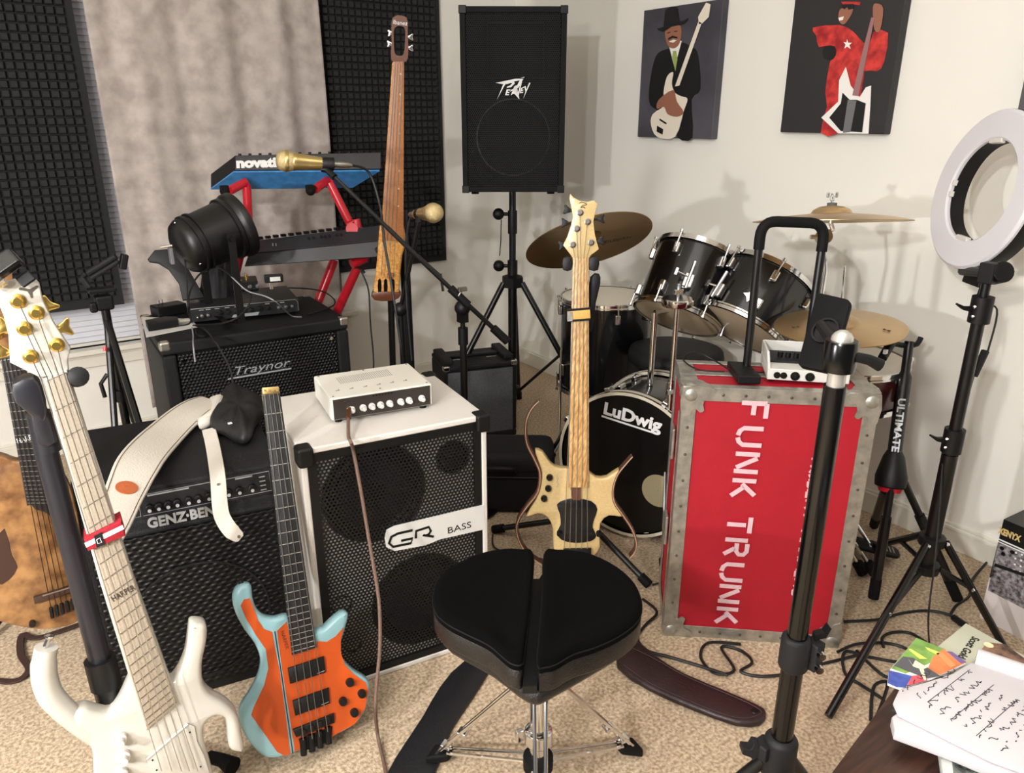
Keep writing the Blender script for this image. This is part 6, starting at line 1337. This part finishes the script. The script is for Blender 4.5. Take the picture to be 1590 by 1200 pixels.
# ================================================================== DRUM THRONE IN FRONT
TZ2 = .545
def Q(pts, z=TZ2): return [(PZ(a, c, z).x, PZ(a, c, z).y) for a, c in zs(pts, 600, 820, 2.65)]
cen = PZ(832, 948, TZ2); fr = Vector((.76, .998, 0))
t = thing('drum_throne', 'black velvet topped motorcycle style drum throne with glitter sides in front', 'stool', fr)
Ls = smooth(Q([(603, 92), (560, 82), (490, 80), (400, 96), (300, 135), (222, 190), (192, 255), (200, 325), (250, 376), (330, 418), (420, 462), (480, 512), (515, 538), (556, 542), (566, 500), (585, 350), (600, 200)]), 3)
Rs = smooth(Q([(650, 92), (700, 84), (760, 86), (850, 105), (950, 155), (1025, 225), (1052, 300), (1035, 365), (960, 425), (860, 472), (770, 500), (700, 540), (655, 552), (622, 545), (630, 420), (642, 250)]), 3)
vel = mat('black_velvet', (9, 9, 10), .97, noise=.3, nscale=6, spec=.1); glit = mat('black_glitter_vinyl', (84, 84, 88), .34, noise=.9, nscale=520, col2=(10, 10, 11), bump=.8, bscale=500, coat=.15, ramp=(.60, .72))
def pad(P, z0, z1, m, name, ch, sharp=60): b = B(); b.prism(P, z0, z1, ch=ch); return obj(name, b, m, t, sharp=sharp)
for P, nm in ((Ls, 'left_cushion'), (Rs, 'right_cushion')):
    pad(P, TZ2-.062, TZ2-.020, glit, nm, .004)
    c_ = Vector((0, 0)); 
    for p in P: c_ += Vector((p[0], p[1]))
    c_ /= len(P)
    rr = []
    for k, z in ((1.0, TZ2-.021), (1.0, TZ2-.008), (.985, TZ2-.001), (.95, TZ2+.003), (.85, TZ2+.003), (.6, TZ2-.005), (.3, TZ2-.011), (.02, TZ2-.013)):
        rr.append([(c_.x+(p[0]-c_.x)*k, c_.y+(p[1]-c_.y)*k, z) for p in P])
    b = B(); b.rings(rr); tp__ = obj('velvet_top', b, vel, t, sharp=70)
    b = B(); b.tube([(p[0], p[1], TZ2-.010) for p in P], .0018, 5, closed=True); obj('piping', b, RUBBER, t)
Bs = smooth(Q([(560, 110), (650, 110), (900, 150), (1020, 260), (1010, 350), (850, 450), (700, 530), (640, 560), (600, 560), (540, 530), (430, 450), (260, 360), (215, 290), (250, 190), (420, 110)], TZ2), 2)
pad(Bs, TZ2-.088, TZ2-.058, glit, 'seat_base', .01); 
b = B(); b.prism(Q([(606, 130), (650, 130), (622, 560), (560, 560)], TZ2), TZ2-.06, TZ2-.045); obj('channel', b, BLACK, t)
hx_, hy_ = fr.x, fr.y
b = B(); b.cyl((hx_, hy_, .17), (hx_, hy_, TZ2-.085), .0135, n=20); obj('post', b, CHROME, t)
b = B(); b.cyl((hx_, hy_, .08), (hx_, hy_, .30), .019, n=20); obj('outer_tube', b, CHROME, t)
b = B(); b.lathe([(.020, .155), (.030, .16), (.030, .19), (.020, .195)], (hx_, hy_, 0), n=20); b.box(Vector((hx_, hy_, .175))-RT*.04, (.018, .012, .028)); obj('height_clamp', b, CHROME, t, bevel=.003)
b = B(); b.lathe([(.020, .085), (.032, .09), (.032, .12), (.020, .125)], (hx_, hy_, 0), n=20); obj('lower_collar', b, RUBBER, t)
b = B(); b.lathe([(.020, .30), (.028, .305), (.028, .33), (.016, .34)], (hx_, hy_, 0), n=20); obj('upper_collar', b, CHROME, t)
for px, py, k in ((990, 1160, 1), (668, 1172, 1), (0, 0, 0)):
    e = PZ(px, py, .012) if k else Vector((.76, .998, .012))-FW*.25
    d = Vector((e.x-hx_, e.y-hy_, 0)).normalized(); sd = Vector((-d.y, d.x, 0)); R0 = (Vector((e.x, e.y, 0))-Vector((hx_, hy_, 0))).length
    for s in (-1, 1):
        b = B(); b.cyl(Vector((hx_, hy_, .325))+d*.022+sd*s*.012, Vector((hx_, hy_, .03))+d*(R0-.02)+sd*s*.008, .0042, n=8); obj('leg_bar', b, CHROME, t)
        b = B(); b.cyl(Vector((hx_, hy_, .105))+d*.028+sd*s*.012, Vector((hx_, hy_, .045))+d*(R0-.05)+sd*s*.008, .0040, n=8); obj('brace_bar', b, CHROME, t)
    for f in (.72, .9): b = B(); b.box(Vector((hx_, hy_, .325)).lerp(Vector((hx_, hy_, .03))+d*(R0-.02), f)+d*.006*(1-f), (.022, .022, .010), Matrix.Rotation(math.atan2(d.y, d.x), 4, 'Z')); obj('leg_joint', b, CHROME, t, bevel=.002)
    b = B(); a = Vector((hx_, hy_, .034))+d*(R0-.055); b.rings([[a+sd*.012+Vector((0, 0, .012)), a-sd*.012+Vector((0, 0, .012)), a-sd*.012-Vector((0, 0, .010)), a+sd*.012-Vector((0, 0, .010))], [a+d*.055+sd*.024+Vector((0, 0, -.008)), a+d*.055-sd*.024+Vector((0, 0, -.008)), a+d*.055-sd*.024-Vector((0, 0, .034)), a+d*.055+sd*.024-Vector((0, 0, .034))]]); obj('rubber_foot', b, RUBBER, t, bevel=.006)

# ================================================================== STRAPS ON THE CARPET
def flat_floor(pts, z0, z1, m, name, label, cat, k=2, ch=.003, ox=600, oy=820, s=2.65):
    P = smooth([(PZ(a, c, z1).x, PZ(a, c, z1).y) for a, c in zs(pts, ox, oy, s)], k); b = B(); b.prism(P, z0, z1, ch=ch); o = obj(name, b, m, sharp=60); tag(o, label, cat); return o
blkl = mat('black_leather_strap', (28, 28, 31), .5, bump=.5, bscale=120); brl = mat('dark_brown_leather', (44, 30, 30), .45, bump=.5, bscale=120)
flat_floor([(320, 545), (460, 520), (420, 590), (350, 700), (270, 820), (215, 960), (150, 1080), (-10, 1080), (10, 990), (70, 890), (150, 770), (220, 650)], .002, .012, blkl, 'instrument_strap', 'wide black leather strap lying flat on the carpet left of the glitter throne', 'strap')
o = flat_floor([(960, 470), (1020, 452), (1110, 520), (1220, 590), (1400, 665), (1530, 722), (1564, 752), (1540, 795), (1440, 795), (1260, 730), (1080, 650), (950, 560)], .002, .020, brl, 'instrument_strap', 'padded dark brown leather strap on the carpet right of the glitter throne', 'strap', ch=.007)
b = B(); b.tube([PZ(*zs([p], 600, 820, 2.65)[0], .0215) for p in ((985, 480), (1100, 535), (1230, 608), (1400, 680), (1520, 735), (1538, 765), (1440, 780), (1260, 716), (1090, 640), (975, 560))], .0012, 5, sm=3); 
so = obj('stitching', b, mat('stitch_brown', (70, 50, 48), .7), o)
b = B(); q = PZ(1172, 1103, .022); b.lathe([(.010, 0), (.008, .002), (.0005, .002)], q-Vector((0, 0, .002)), n=14); obj('button_hole', b, BLACK, o)

# ================================================================== SOFT CASE
q = PZ(835, 800, 0); t = thing('gig_bag', 'black soft gear case with small red tag behind the pale wood bass', 'bag', (1.50, 2.08, 0)); 
P = [(PZ(a, c, 0).x, PZ(a, c, 0).y) for a, c in ((786, 790), (835, 815), (868, 835), (930, 800), (900, 760), (800, 740))]
cg = Vector((1.50, 2.10)); 
MG = M_up((1.42, 2.13, 0), -36); b = B(MG); b.prism(rrect([(-.17, -.06), (.20, -.06), (.20, .14), (-.17, .14)], .25), 0, .235, ch=.03); obj('body', b, CARPETB, t, sharp=60)
b = B(MG); b.prism(rrect([(-.175, -.065), (.205, -.065), (.205, .145), (-.175, .145)], .25), .16, .245, ch=.025); obj('lid', b, mat('nylon_black', (20, 20, 22), .8, bump=.5, bscale=90), t, sharp=60)
b = B(MG); b.tube([(-.177, -.03, .15), (-.177, .12, .15), (-.15, -.066, .15), (.19, -.066, .15)][0:2], .003, 5); b.tube([(-.15, -.066, .155), (.18, -.066, .155)], .003, 5); objs('zipper', b, DGREY, t)
b = B(MG); b.tube([(-.05, -.066, .18), (-.04, -.085, .20), (.05, -.085, .20), (.06, -.066, .18)], .008, 8, sm=3); obj('handle', b, BLACK, t)
b = B(MG); b.box((-.125, -.064, .085), (.022, .004, .028)); obj('red_tag', b, mat('tag_red', (160, 50, 54), .7), t)

# ================================================================== STAND MARKED ULTIMATE
ub = Vector((2.22, .985, 0)); uf = PD(1388, 735, 2.2)
u0 = PD(1412, 530, 2.24); u1 = PD(1384, 740, 2.26)
t = thing('instrument_stand', 'black hanging instrument stand with white lettering between the red case and the wall', 'stand', (u1.x, u1.y, 0))
b = B(); b.tube([u0, u0.lerp(u1, .22), u0.lerp(u1, .26), u0.lerp(u1, .9)], [.013, .013, .020, .020], 14); obj('post', b, MBLACK, t)
b = B(); b.tube([PD(1372, 548, 2.20), PD(1384, 534, 2.22), PD(1400, 536, 2.24), PD(1412, 536, 2.24), PD(1424, 534, 2.24), PD(1430, 524, 2.24)], .008, 10, sm=2); obj('yoke', b, BLACK, t)
b = B(); b.tube([PD(1370, 556, 2.18), PD(1384, 532, 2.20)], .013, 12); l = obj('swing_arm', b, BLACK, t); b = B(); b.box(PD(1375, 546, 2.155), (.012, .008, .012)); obj('arm_label', b, WTXT, l)
b = B(); b.lathe([(.020, .08), (.03, .06), (.045, 0), (.043, -.03), (.015, -.035)], u1, (u0-u1), 16); obj('hub', b, BLACK, t, bevel=.003)
b = B(); b.lathe([(.035, -.032), (.030, -.045), (.001, -.046)], u1, (u0-u1), 16); obj('red_button', b, redm, t)
ez = .012
for e, px, py in ((0, 1357, 815), (1, 1487, 930), (2, 1356, 928)):
    q = PZ(px, py, ez); b = B(); a = u1+(Vector((q.x, q.y, u1.z))-u1).normalized()*.03; b.tube([a, a.lerp(q, .35)], .011, 10); l = obj('leg', b, MBLACK, t); b = B(); b.tube([a.lerp(q, .3), a.lerp(q, .85)], .015, 10); obj('leg_sleeve', b, MBLACK, l); b = B(); b.tube([a.lerp(q, .83), q], .016, 10); obj('rubber_foot', b, RUBBER, l)
MT = frame(u0.lerp(u1, .9), u0); sxx = [on(MT, 1405, 615, .021), on(MT, 1388, 705, .021)]
text('ULTIMATE', .027, GTXT, t, xyM(MT, 0.0, (sxx[0][1]+sxx[1][1])/2, .0212), rot=-math.pi/2, sx=(sxx[0][1]-sxx[1][1])/.135, bold=.0008)

# ================================================================== RING LIGHT
rb = Vector((1.985, .84, 0)); rf = rb.dot(FW)
pt_ = lambda px, py: PF(px, py, rf)
t = thing('ring_light', 'large round ring light with white face on a black tripod at the right', 'ring light', rb)
def rz_(py): r = ray(795, py); k = rf/r.dot(FW); return CAM_H+r.z*k
zt = PF(1530, 430, rf).z
b = B(); b.cyl((rb.x, rb.y, .20), (rb.x, rb.y, PF(1478, 705, rf).z), .020, n=16); obj('lower_tube', b, MBLACK, t)
b = B(); b.cyl((rb.x, rb.y, PF(1478, 705, rf).z), (rb.x, rb.y, PF(1518, 490, rf).z), .0155, n=16); obj('middle_tube', b, MBLACK, t)
b = B(); b.cyl((rb.x, rb.y, PF(1518, 492, rf).z), (rb.x, rb.y, zt), .011, n=16); obj('upper_tube', b, MBLACK, t)
for py in (685, 482):
    z = PF(1480, py, rf).z; b = B(); b.cyl((rb.x, rb.y, z-.03), (rb.x, rb.y, z+.035), .025, n=18); cc_ = obj('collar', b, BLACK, t)
    b = B(); q = Vector((rb.x, rb.y, z)); b.prism([(-.02, -.004), (-.045, .002), (-.062, .014), (-.06, .018), (-.04, .010), (-.02, .010)], -.006, .006, M=Matrix.Translation(q) @ Matrix(((RT.x, 0, -FW.x, 0), (RT.y, 0, -FW.y, 0), (0, 1, 0, 0), (0, 0, 0, 1)))); obj('lever', b, BLACK, cc_)
    for s in (-.012, .012): b = B(); q2 = q-RT*.024-FW*.012+Vector((0, 0, s)); b.sph(q2, .005, n=8); obj('bolt', b, CHROME, cc_)
b = B(); q = Vector((rb.x, rb.y, zt+.01)); b.box(q, (.035, .035, .05)); b.cyl(q-CF*.02+RT*.025, q+CF*.025+RT*.025, .026, n=18); objs('tilt_joint', b, BLACK, t, bevel=.003)
# ring head
rc = PD(1529, 297, 1.98)
# the ring faces left of the camera: its normal
fv = ray(1524, 297).normalized(); rv = (RT-fv*RT.dot(fv)).normalized(); uv = rv.cross(fv); th = math.radians(11)
u_ = uv*math.cos(th)+rv*math.sin(th); lat = rv*math.cos(th)-uv*math.sin(th)
rn = (-fv*.54-lat*math.sqrt(1-.54**2)).normalized(); v_ = u_.cross(rn)
MR = Matrix(((v_.x, u_.x, rn.x, rc.x), (v_.y, u_.y, rn.y, rc.y), (v_.z, u_.z, rn.z, rc.z), (0, 0, 0, 1)))
R1, R2 = .205, .129
b = B(MR); b.lathe([(R2, -.012), (R2, .004), (R1, .004), (R1, -.012), (R1-.006, -.040), (R2+.006, -.040), (R2, -.012)], n=72, cap=False); obj('housing', b, BLACK, t)
b = B(MR); b.lathe([(R2+.001, .004), (R2+.001, .012), (R2+.006, .016), (R1-.008, .016), (R1-.001, .010), (R1-.001, .004)], n=72, cap=False); obj('diffuser', b, mat('diffuser_white', (214, 211, 217), .35), t)
b = B(MR); b.lathe([(R2-.001, -.034), (R2-.001, .0045)], n=72, cap=False); obj('inner_band', b, BLACK, t)
for a, ln in ((95, .24), (268, .2)):
    a = math.radians(a); b = B(MR @ Matrix.Rotation(a, 4, 'Z')); b.box((R2-.003, 0, .008), (.014, .05, .014)); obj('clip', b, mat('clip_clear', (205, 202, 196), .3), t, bevel=.003)
for a in (176, 190): a = math.radians(a); b = B(MR @ Matrix.Rotation(a, 4, 'Z')); b.box((R2-.003, 0, .010), (.010, .014, .010)); obj('tab', b, WHITE, t)
lb = MR @ Vector((0, -R1-.004, -.02))
b = B(); b.tube([MR @ Vector((0, -R1+.02, -.022)), lb, q], .012, 10); obj('neck', b, BLACK, t)
b = B(MR); b.box((.035, -R1+.0, -.045), (.075, .065, .035)); obj('power_box', b, BLACK, t, bevel=.004)
pe = MR @ Vector((.05, -R1-.03, -.05))
cable([pe, pe+Vector((0, 0, -.05)), PD(1548, 480, 1.98), PD(1534, 545, 1.96)], .0025, rub, 'thin black cable dropping from the ring light power box', 'power_cable')
b = B(); b.cyl(PD(1530, 545, 1.96), PD(1512, 583, 1.96), .010, n=10); tag(obj('inline_switch', b, BLACK), 'small black inline control hanging beside the ring light pole', 'switch')
cable([PD(1512, 583, 1.96), PD(1495, 640, 1.98), PD(1468, 690, 2.0), PD(1460, 780, 2.0), PD(1452, 870, 1.97), PD(1442, 950, 1.93), PZ(1443, 1000, .005), PZ(1448, 1040, .005)], .0025, rub, 'thin black cable running down the ring light pole to the carpet', 'power_cable')
# tripod legs
hub = Vector((rb.x, rb.y, PF(1462, 838, rf).z)); hub2 = Vector((rb.x, rb.y, PF(1455, 880, rf).z))
for z_c in (hub.z, hub2.z): b = B(); b.lathe([(.022, -.015), (.034, -.012), (.034, .012), (.022, .015)], (rb.x, rb.y, z_c), n=12); obj('leg_hub', b, BLACK, t)
for px, py in ((1286, 1112), (1562, 1010), (None, None)):
    if px: e = PZ(px, py, .010)
    else: e = Vector((rb.x+.30, rb.y+.32, .010))
    dv = Vector((e.x-rb.x, e.y-rb.y, 0)).normalized(); a = hub+dv*.034
    b = B(); b.cyl(a, e, .0105, n=12); l = obj('leg', b, GBLACK, t); mq = a.lerp(e, .42)
    b = B(); b.cyl(hub2+dv*.034, mq, .0075, n=8); obj('brace', b, MBLACK, t); b = B(); b.sph(mq-FW*.008, .006, n=8); obj('bolt', b, CHROME, l)
    b = B(); b.sph(a-FW*.01, .006, n=8); obj('bolt', b, CHROME, l)

# ================================================================== MIXER CARTON
c0_ = PZ(1521, 958, 0); c1_ = PZ(1598, 997, 0); dg4 = math.atan2(c1_.y-c0_.y, c1_.x-c0_.x)
t = thing('cardboard_box', 'black and white product carton with a printed mixer on the carpet at the right edge', 'box', c0_, rz=dg4-.04); M = MW[t.name]
bh = PF(1547, 806, c0_.dot(FW)).z; bw = .22; bd = .20
b = B(M); b.bb((0, 0, 0), (bw, bd, bh*.42)); obj('lower_carton', b, mat('carton_pale', (214, 206, 206), .5), t)
b = B(M); b.bb((0, 0, bh*.42), (bw, bd, bh)); obj('upper_carton', b, mat('carton_black', (22, 22, 23), .35), t)
MF = front(M, -.0008); PR = mat('carton_print', (150, 146, 150), .5, noise=.9, nscale=90, col2=(40, 36, 40))
b = B(MF); b.prism(ons(MF, [(1550, 843), (1600, 858), (1600, 950), (1534, 916)]), 0, .0008); obj('mixer_picture', b, PR, t)
for (x, y) in ((1556, 851), (1572, 857), (1558, 860)): b = B(MF); a = on(MF, x, y); b.cyl((*a, .0008), (*a, .0014), .006, n=12); obj('printed_knob', b, GBLACK, t)
b = B(MF); b.prism(ons(MF, [(1545, 874), (1600, 893), (1600, 898), (1544, 879)]), .0009, .0014); obj('print_bar', b, BLACK, t)
for r_i in range(4):
    for c_i in range(3):
        a = on(MF, 1578+c_i*9+r_i*-1, 858+c_i*3+r_i*9); b = B(MF); b.cyl((*a, .0009), (*a, .0013), .0028, n=10); obj('printed_knob', b, WTXT, t)
a = on(MF, 1551, 823); c = on(MF, 1585, 833); an = math.atan2(c[1]-a[1], c[0]-a[0]); text('XENYX', .026, mat('gold_print', (222, 196, 130), .4, .3), t, xyM(MF, a[0], a[1], .0008), align='LEFT', rot=0, bold=.0012, sx=(c[0]-a[0])/.085)
a = on(MF, 1549, 836); b = B(MF); b.bb((a[0], a[1]-.002, .0005), (a[0]+.13, a[1]+.002, .001)); b.bb((a[0], a[1]-.009, .0005), (a[0]+.13, a[1]-.006, .001)); objs('print_line', b, WTXT, t)
b = B(M); b.box((bw*.95, .08, bh+.02), (.04, .05, .04)); tag(obj('wrapped_plug', b, BLACK, bevel=.006), 'small black plug resting on the product carton', 'plug')

# ================================================================== DESK WITH PAPERS
DZ = .70
desk = mat('dark_walnut', (66, 42, 32), .4, noise=.45, nscale=5, stretch=(3, 30, 3), col2=(38, 24, 19), coat=.15)
dk = PZ(1400, 1052, DZ); dl = PZ(1290, 1200, DZ); d1 = (dl-dk).normalized(); dr_ = PZ(1600, 1130, DZ); d2v = Vector((-d1.y, d1.x, 0)); d2v = d2v if d2v.dot(RT) > 0 else -d2v
d2v = (PZ(1600, 1040, DZ)-dk).normalized()
t = thing('desk', 'dark brown wooden desk corner covered with notebook and binders at the bottom right', 'desk', (dk.x, dk.y, 0))
P = [dk, dk+d1*.55, dk+d1*.55+d2v*.9, dk+d2v*.9]
b = B(); b.prism([(p.x, p.y) for p in P], DZ-.03, DZ, ch=.003); obj('desktop', b, desk, t)
for p in (P[1].lerp(P[3], .06), P[1].lerp(P[3], .9)+d1*-.0, P[0].lerp(P[2], .12)):
    b = B(); b.box((p.x, p.y, (DZ-.03)/2), (.05, .05, DZ-.03)); obj('leg', b, desk, t, bevel=.003)
def sheet(pts, z0, z1, m, name, label=None, cat=None, parent=None, k=0, ch=.0, group=None):
    P = [(PZ(a, c, z1).x, PZ(a, c, z1).y) for a, c in pts]; P = smooth(P, k) if k else P
    b = B(); b.prism(P, z0, z1, ch=ch); o = obj(name, b, m, parent, sharp=50)
    return tag(o, label, cat, group) if not parent else o
Z0 = DZ+.0008
# binder under (white edges, glossy dark)
t = thing('binder', 'white edged folder with dark picture cover under the spiral notebook', 'binder', PZ(1520, 1180, Z0))
sheet([(1458, 1155), (1600, 1215), (1600, 1300), (1478, 1300)], Z0, Z0+.012, mat('binder_white', (196, 196, 192), .3), 'cover', parent=t, ch=.001)
sheet([(1476, 1162), (1600, 1214), (1600, 1300), (1492, 1300)], Z0+.012, Z0+.013, mat('cover_dark_picture', (30, 36, 36), .15, noise=.9, nscale=60, col2=(120, 130, 120), coat=.5), 'cover_picture', parent=t)
# pale magazine with title
t = thing('magazine', 'pale green covered book with black title lettering at the desk edge', 'book', PZ(1540, 1010, Z0))
mg = mat('cover_pale', (178, 178, 160), .35)
sheet([(1500, 967), (1445, 1012), (1520, 1080), (1640, 1110), (1640, 1045)], Z0+.0, Z0+.008, mg, 'cover', parent=t, ch=.0008)
MD = Matrix.Translation((0, 0, Z0+.008))
sheet([(1533, 997), (1562, 1000), (1640, 1060), (1640, 1095), (1560, 1060), (1528, 1025), (1515, 1020)], Z0+.0081, Z0+.0086, mat('cover_photo', (40, 28, 24), .35, noise=.9, nscale=55, col2=(150, 112, 90)), 'cover_photo', parent=t)
b = B(MD); x, y = on(MD, 1535, 1002); b.cyl((x, y, .0006), (x, y, .0010), .006, n=18); obj('moon_spot', b, mat('cover_light', (236, 220, 180), .4), t)
p1 = Vector(on(MD, 1515, 990)); p2 = Vector(on(MD, 1492, 1022)); an = math.atan2(p2.y-p1.y, p2.x-p1.x)
text('Scott Gold', .0135, mat('ink_black', (24, 24, 26), .6), t, xyM(MD, p1.x, p1.y, .0004), align='LEFT', rot=an, sx=(p2-p1).length/.066*1.1, bold=.0003, ext=.0002, name='title_print')
# colourful leaflet
t = thing('leaflet', 'glossy leaflet with green orange and blue abstract print beside the notebook', 'leaflet', PZ(1430, 1030, Z0+.009))
MD2 = Matrix.Translation((0, 0, Z0+.0125)); LZ = lambda pts: ons(MD2, zs(pts, 1380, 960, 5))
def lf(pts, z, m, name, k=0): b = B(MD2); P = LZ(pts); b.prism(smooth(P, k) if k else P, z*.00025, z*.00025+.0002); obj(name, b, m, t)
b = B(MD2); b.prism(LZ([(215, 150), (0, 410), (-10, 510), (90, 548), (320, 480), (600, 350), (430, 240)]), -.0020, 0); obj('paper', b, mat('leaflet_white', (232, 232, 236), .3), t)
lg_ = mat('print_leaf_green', (126, 168, 84), .3, noise=.4, nscale=60); ly = mat('print_yellow', (206, 208, 100), .3); lo_ = mat('print_orange', (222, 128, 80), .3, noise=.3, nscale=60); lb_ = mat('print_blue', (72, 92, 172), .3, noise=.3, nscale=60, col2=(50, 60, 130)); lr = mat('print_rose', (214, 86, 96), .3); lk = mat('print_slate', (84, 82, 88), .3); lc = mat('print_pale_cream', (232, 224, 190), .3)
lf([(215, 152), (20, 390), (130, 430), (430, 300), (440, 245)], 1, lg_, 'green_area'); lf([(420, 240), (600, 345), (400, 440), (300, 400), (340, 300)], 2, lo_, 'orange_area', 1)
lf([(0, 405), (180, 450), (130, 540), (60, 535), (-8, 505)], 2, lb_, 'blue_area', 1); lf([(180, 450), (280, 440), (300, 485), (140, 530)], 3, lr, 'rose_area', 1); lf([(110, 300), (190, 310), (350, 420), (400, 450), (290, 470), (40, 370)], 3, lk, 'slate_area', 1)
lf([(150, 245), (170, 240), (300, 320), (240, 320)], 4, ly, 'yellow_flame', 1); lf([(280, 225), (400, 270), (380, 290), (300, 250)], 4, ly, 'yellow_flame', 1); lf([(365, 275), (480, 390), (520, 370), (420, 270)], 4, mat('print_bright_orange', (236, 142, 92), .3), 'orange_flame', 1)
lf([(150, 320), (185, 370), (205, 330), (270, 370), (300, 385), (270, 400), (290, 485), (275, 490), (235, 395), (190, 380)], 5, lc, 'splash_shape', 1); lf([(450, 260), (490, 265), (600, 345), (560, 355)], 4, mat('print_violet', (110, 90, 140), .3), 'violet_area', 1)
# spiral notebook, open, with curled page
t = thing('notebook', 'open ruled notebook with handwriting lying on the desk at the bottom right', 'notebook', PZ(1480, 1110, Z0+.014))
paper = mat('notebook_paper', (186, 181, 184), .8)
NB = [(1388, 1100), (1400, 1080), (1505, 1033), (1640, 1070), (1700, 1170), (1640, 1260), (1560, 1200), (1470, 1160), (1390, 1130)]
sheet([(1385, 1112), (1396, 1104), (1640, 1100), (1700, 1240), (1600, 1215), (1480, 1165), (1390, 1132)], Z0+.014, Z0+.030, paper, 'page_block', parent=t, ch=.002)
NT = Z0+.036
sheet([(1387, 1090), (1396, 1070), (1410, 1066), (1440, 1058), (1480, 1045), (1507, 1028), (1640, 1050), (1700, 1230), (1640, 1215), (1540, 1180), (1440, 1130), (1395, 1108)], Z0+.031, NT, paper, 'top_page', parent=t, ch=.0015)
c1 = PZ(1516, 1020, NT+.004); c2 = PZ(1640, 1062, NT+.004); b = B(); b.cyl(c1, c2, .0115, n=20); obj('rolled_page', b, paper, t, sharp=70)
MN = Matrix.Translation((0, 0, NT+.0003)); ink = mat('pen_ink', (52, 46, 54), .8); rule = mat('page_rule', (196, 194, 216), .8)
e1 = Vector(on(MN, 1470, 1140)); e2 = Vector(on(MN, 1590, 1040)); dd = (e2-e1).normalized()       # writing direction
rnd = random.Random(3)
for k in range(9):
    s0 = Vector(on(MN, 1398+k*19, 1077+k*11.5)); L_ = .07+.02*math.sin(k)+min(k, 4)*.012; b = B(MN); x = .006; pts = []
    while x < L_:
        if rnd.random() < .18:
            if len(pts) > 1: b.tube(pts, .0006, 4)
            pts = []; x += .004; continue
        p = s0+dd*x+Vector((-dd.y, dd.x))*(rnd.random()-.45)*.0075; pts.append((p.x, p.y, 0)); x += .0016+rnd.random()*.0015
    if len(pts) > 1: b.tube(pts, .0006, 4)
    obj('handwriting', b, ink, t)
b = B(MN)
for k in range(3):
    s0 = Vector(on(MN, 1440+k*38, 1090+k*26)); b.tube([(*s0, 0), (*(s0+dd*.10), 0)], .0004, 4)
objs('underline', b, ink, t)
b = B(); q = [PZ(1390, 1131, Z0+.022), PZ(1480, 1166, Z0+.022), PZ(1600, 1216, Z0+.022)]
for dz in (-.004, 0, .004): b.tube([p+Vector((0, 0, dz)) for p in q], .0004, 4)
objs('page_edge', b, rule, t)

# ================================================================== FLOOR CABLES
def fc(pts, label, r=.0042, name='floor_cable', grp='black cables on the carpet'):
    cable([PZ(a, c, r+.001+(.006 if i % 3 == 1 else 0)) for i, (a, c) in enumerate(pts)], r, rub, label, name, group=grp)
fc([(998, 930), (1020, 950), (1002, 970), (990, 990), (1005, 1010), (1040, 1020), (1090, 1035), (1130, 1048)], 'black cable curving on the carpet between the throne and the red flight case')
fc([(1150, 1000), (1100, 998), (1088, 1020), (1110, 1045), (1140, 1040), (1120, 1005), (1150, 1010), (1168, 1028), (1150, 1042), (1180, 1050), (1225, 1046), (1260, 1035), (1300, 1025), (1340, 1015)], 'black cable coiled on the carpet in front of the red flight case')
fc([(1310, 965), (1360, 962), (1400, 952), (1440, 948), (1475, 955), (1490, 970)], 'black cable arching on the carpet behind the ring light leg')
fc([(1300, 1012), (1330, 1000), (1370, 998), (1400, 1004), (1420, 1018), (1400, 1028), (1350, 1020), (1312, 1012), (1312, 1045), (1335, 1062), (1370, 1085), (1372, 1095)], 'black cable looping on the carpet below the ring light')
fc([(1372, 1005), (1370, 990), (1385, 982), (1410, 982), (1430, 992), (1450, 1005)], 'short black cable arc right of the ring light leg')
fc([(1352, 1118), (1354, 1080), (1360, 1062), (1378, 1060), (1370, 1090), (1358, 1120)], 'black cable bunch on the carpet at the desk corner')
fc([(1330, 1010), (1360, 1040), (1380, 1052), (1400, 1050)], 'black cable running under the desk leaflet')
fc([(1535, 870), (1510, 900), (1505, 925), (1485, 940), (1475, 955)], 'black cable from behind the product carton along the wall')
fc([(738, 705), (760, 706), (783, 695)], 'short black cable on the carpet beside the white cabinet', .003)
fc([(765, 830), (768, 850), (800, 860), (842, 868)], 'thin black cable on the carpet by the bass stand', .003)
fc([(1013, 908), (1030, 905), (1042, 915)], 'short black cable end beside the guitar stand foot', .003)
q = PZ(1488, 960, .008); b = B(); b.cyl(PZ(1480, 958, .010), PZ(1500, 972, .010), .010, n=10); tag(obj('cable_plug', b, BLACK), 'black cable plug on the carpet near the pale green book', 'plug')
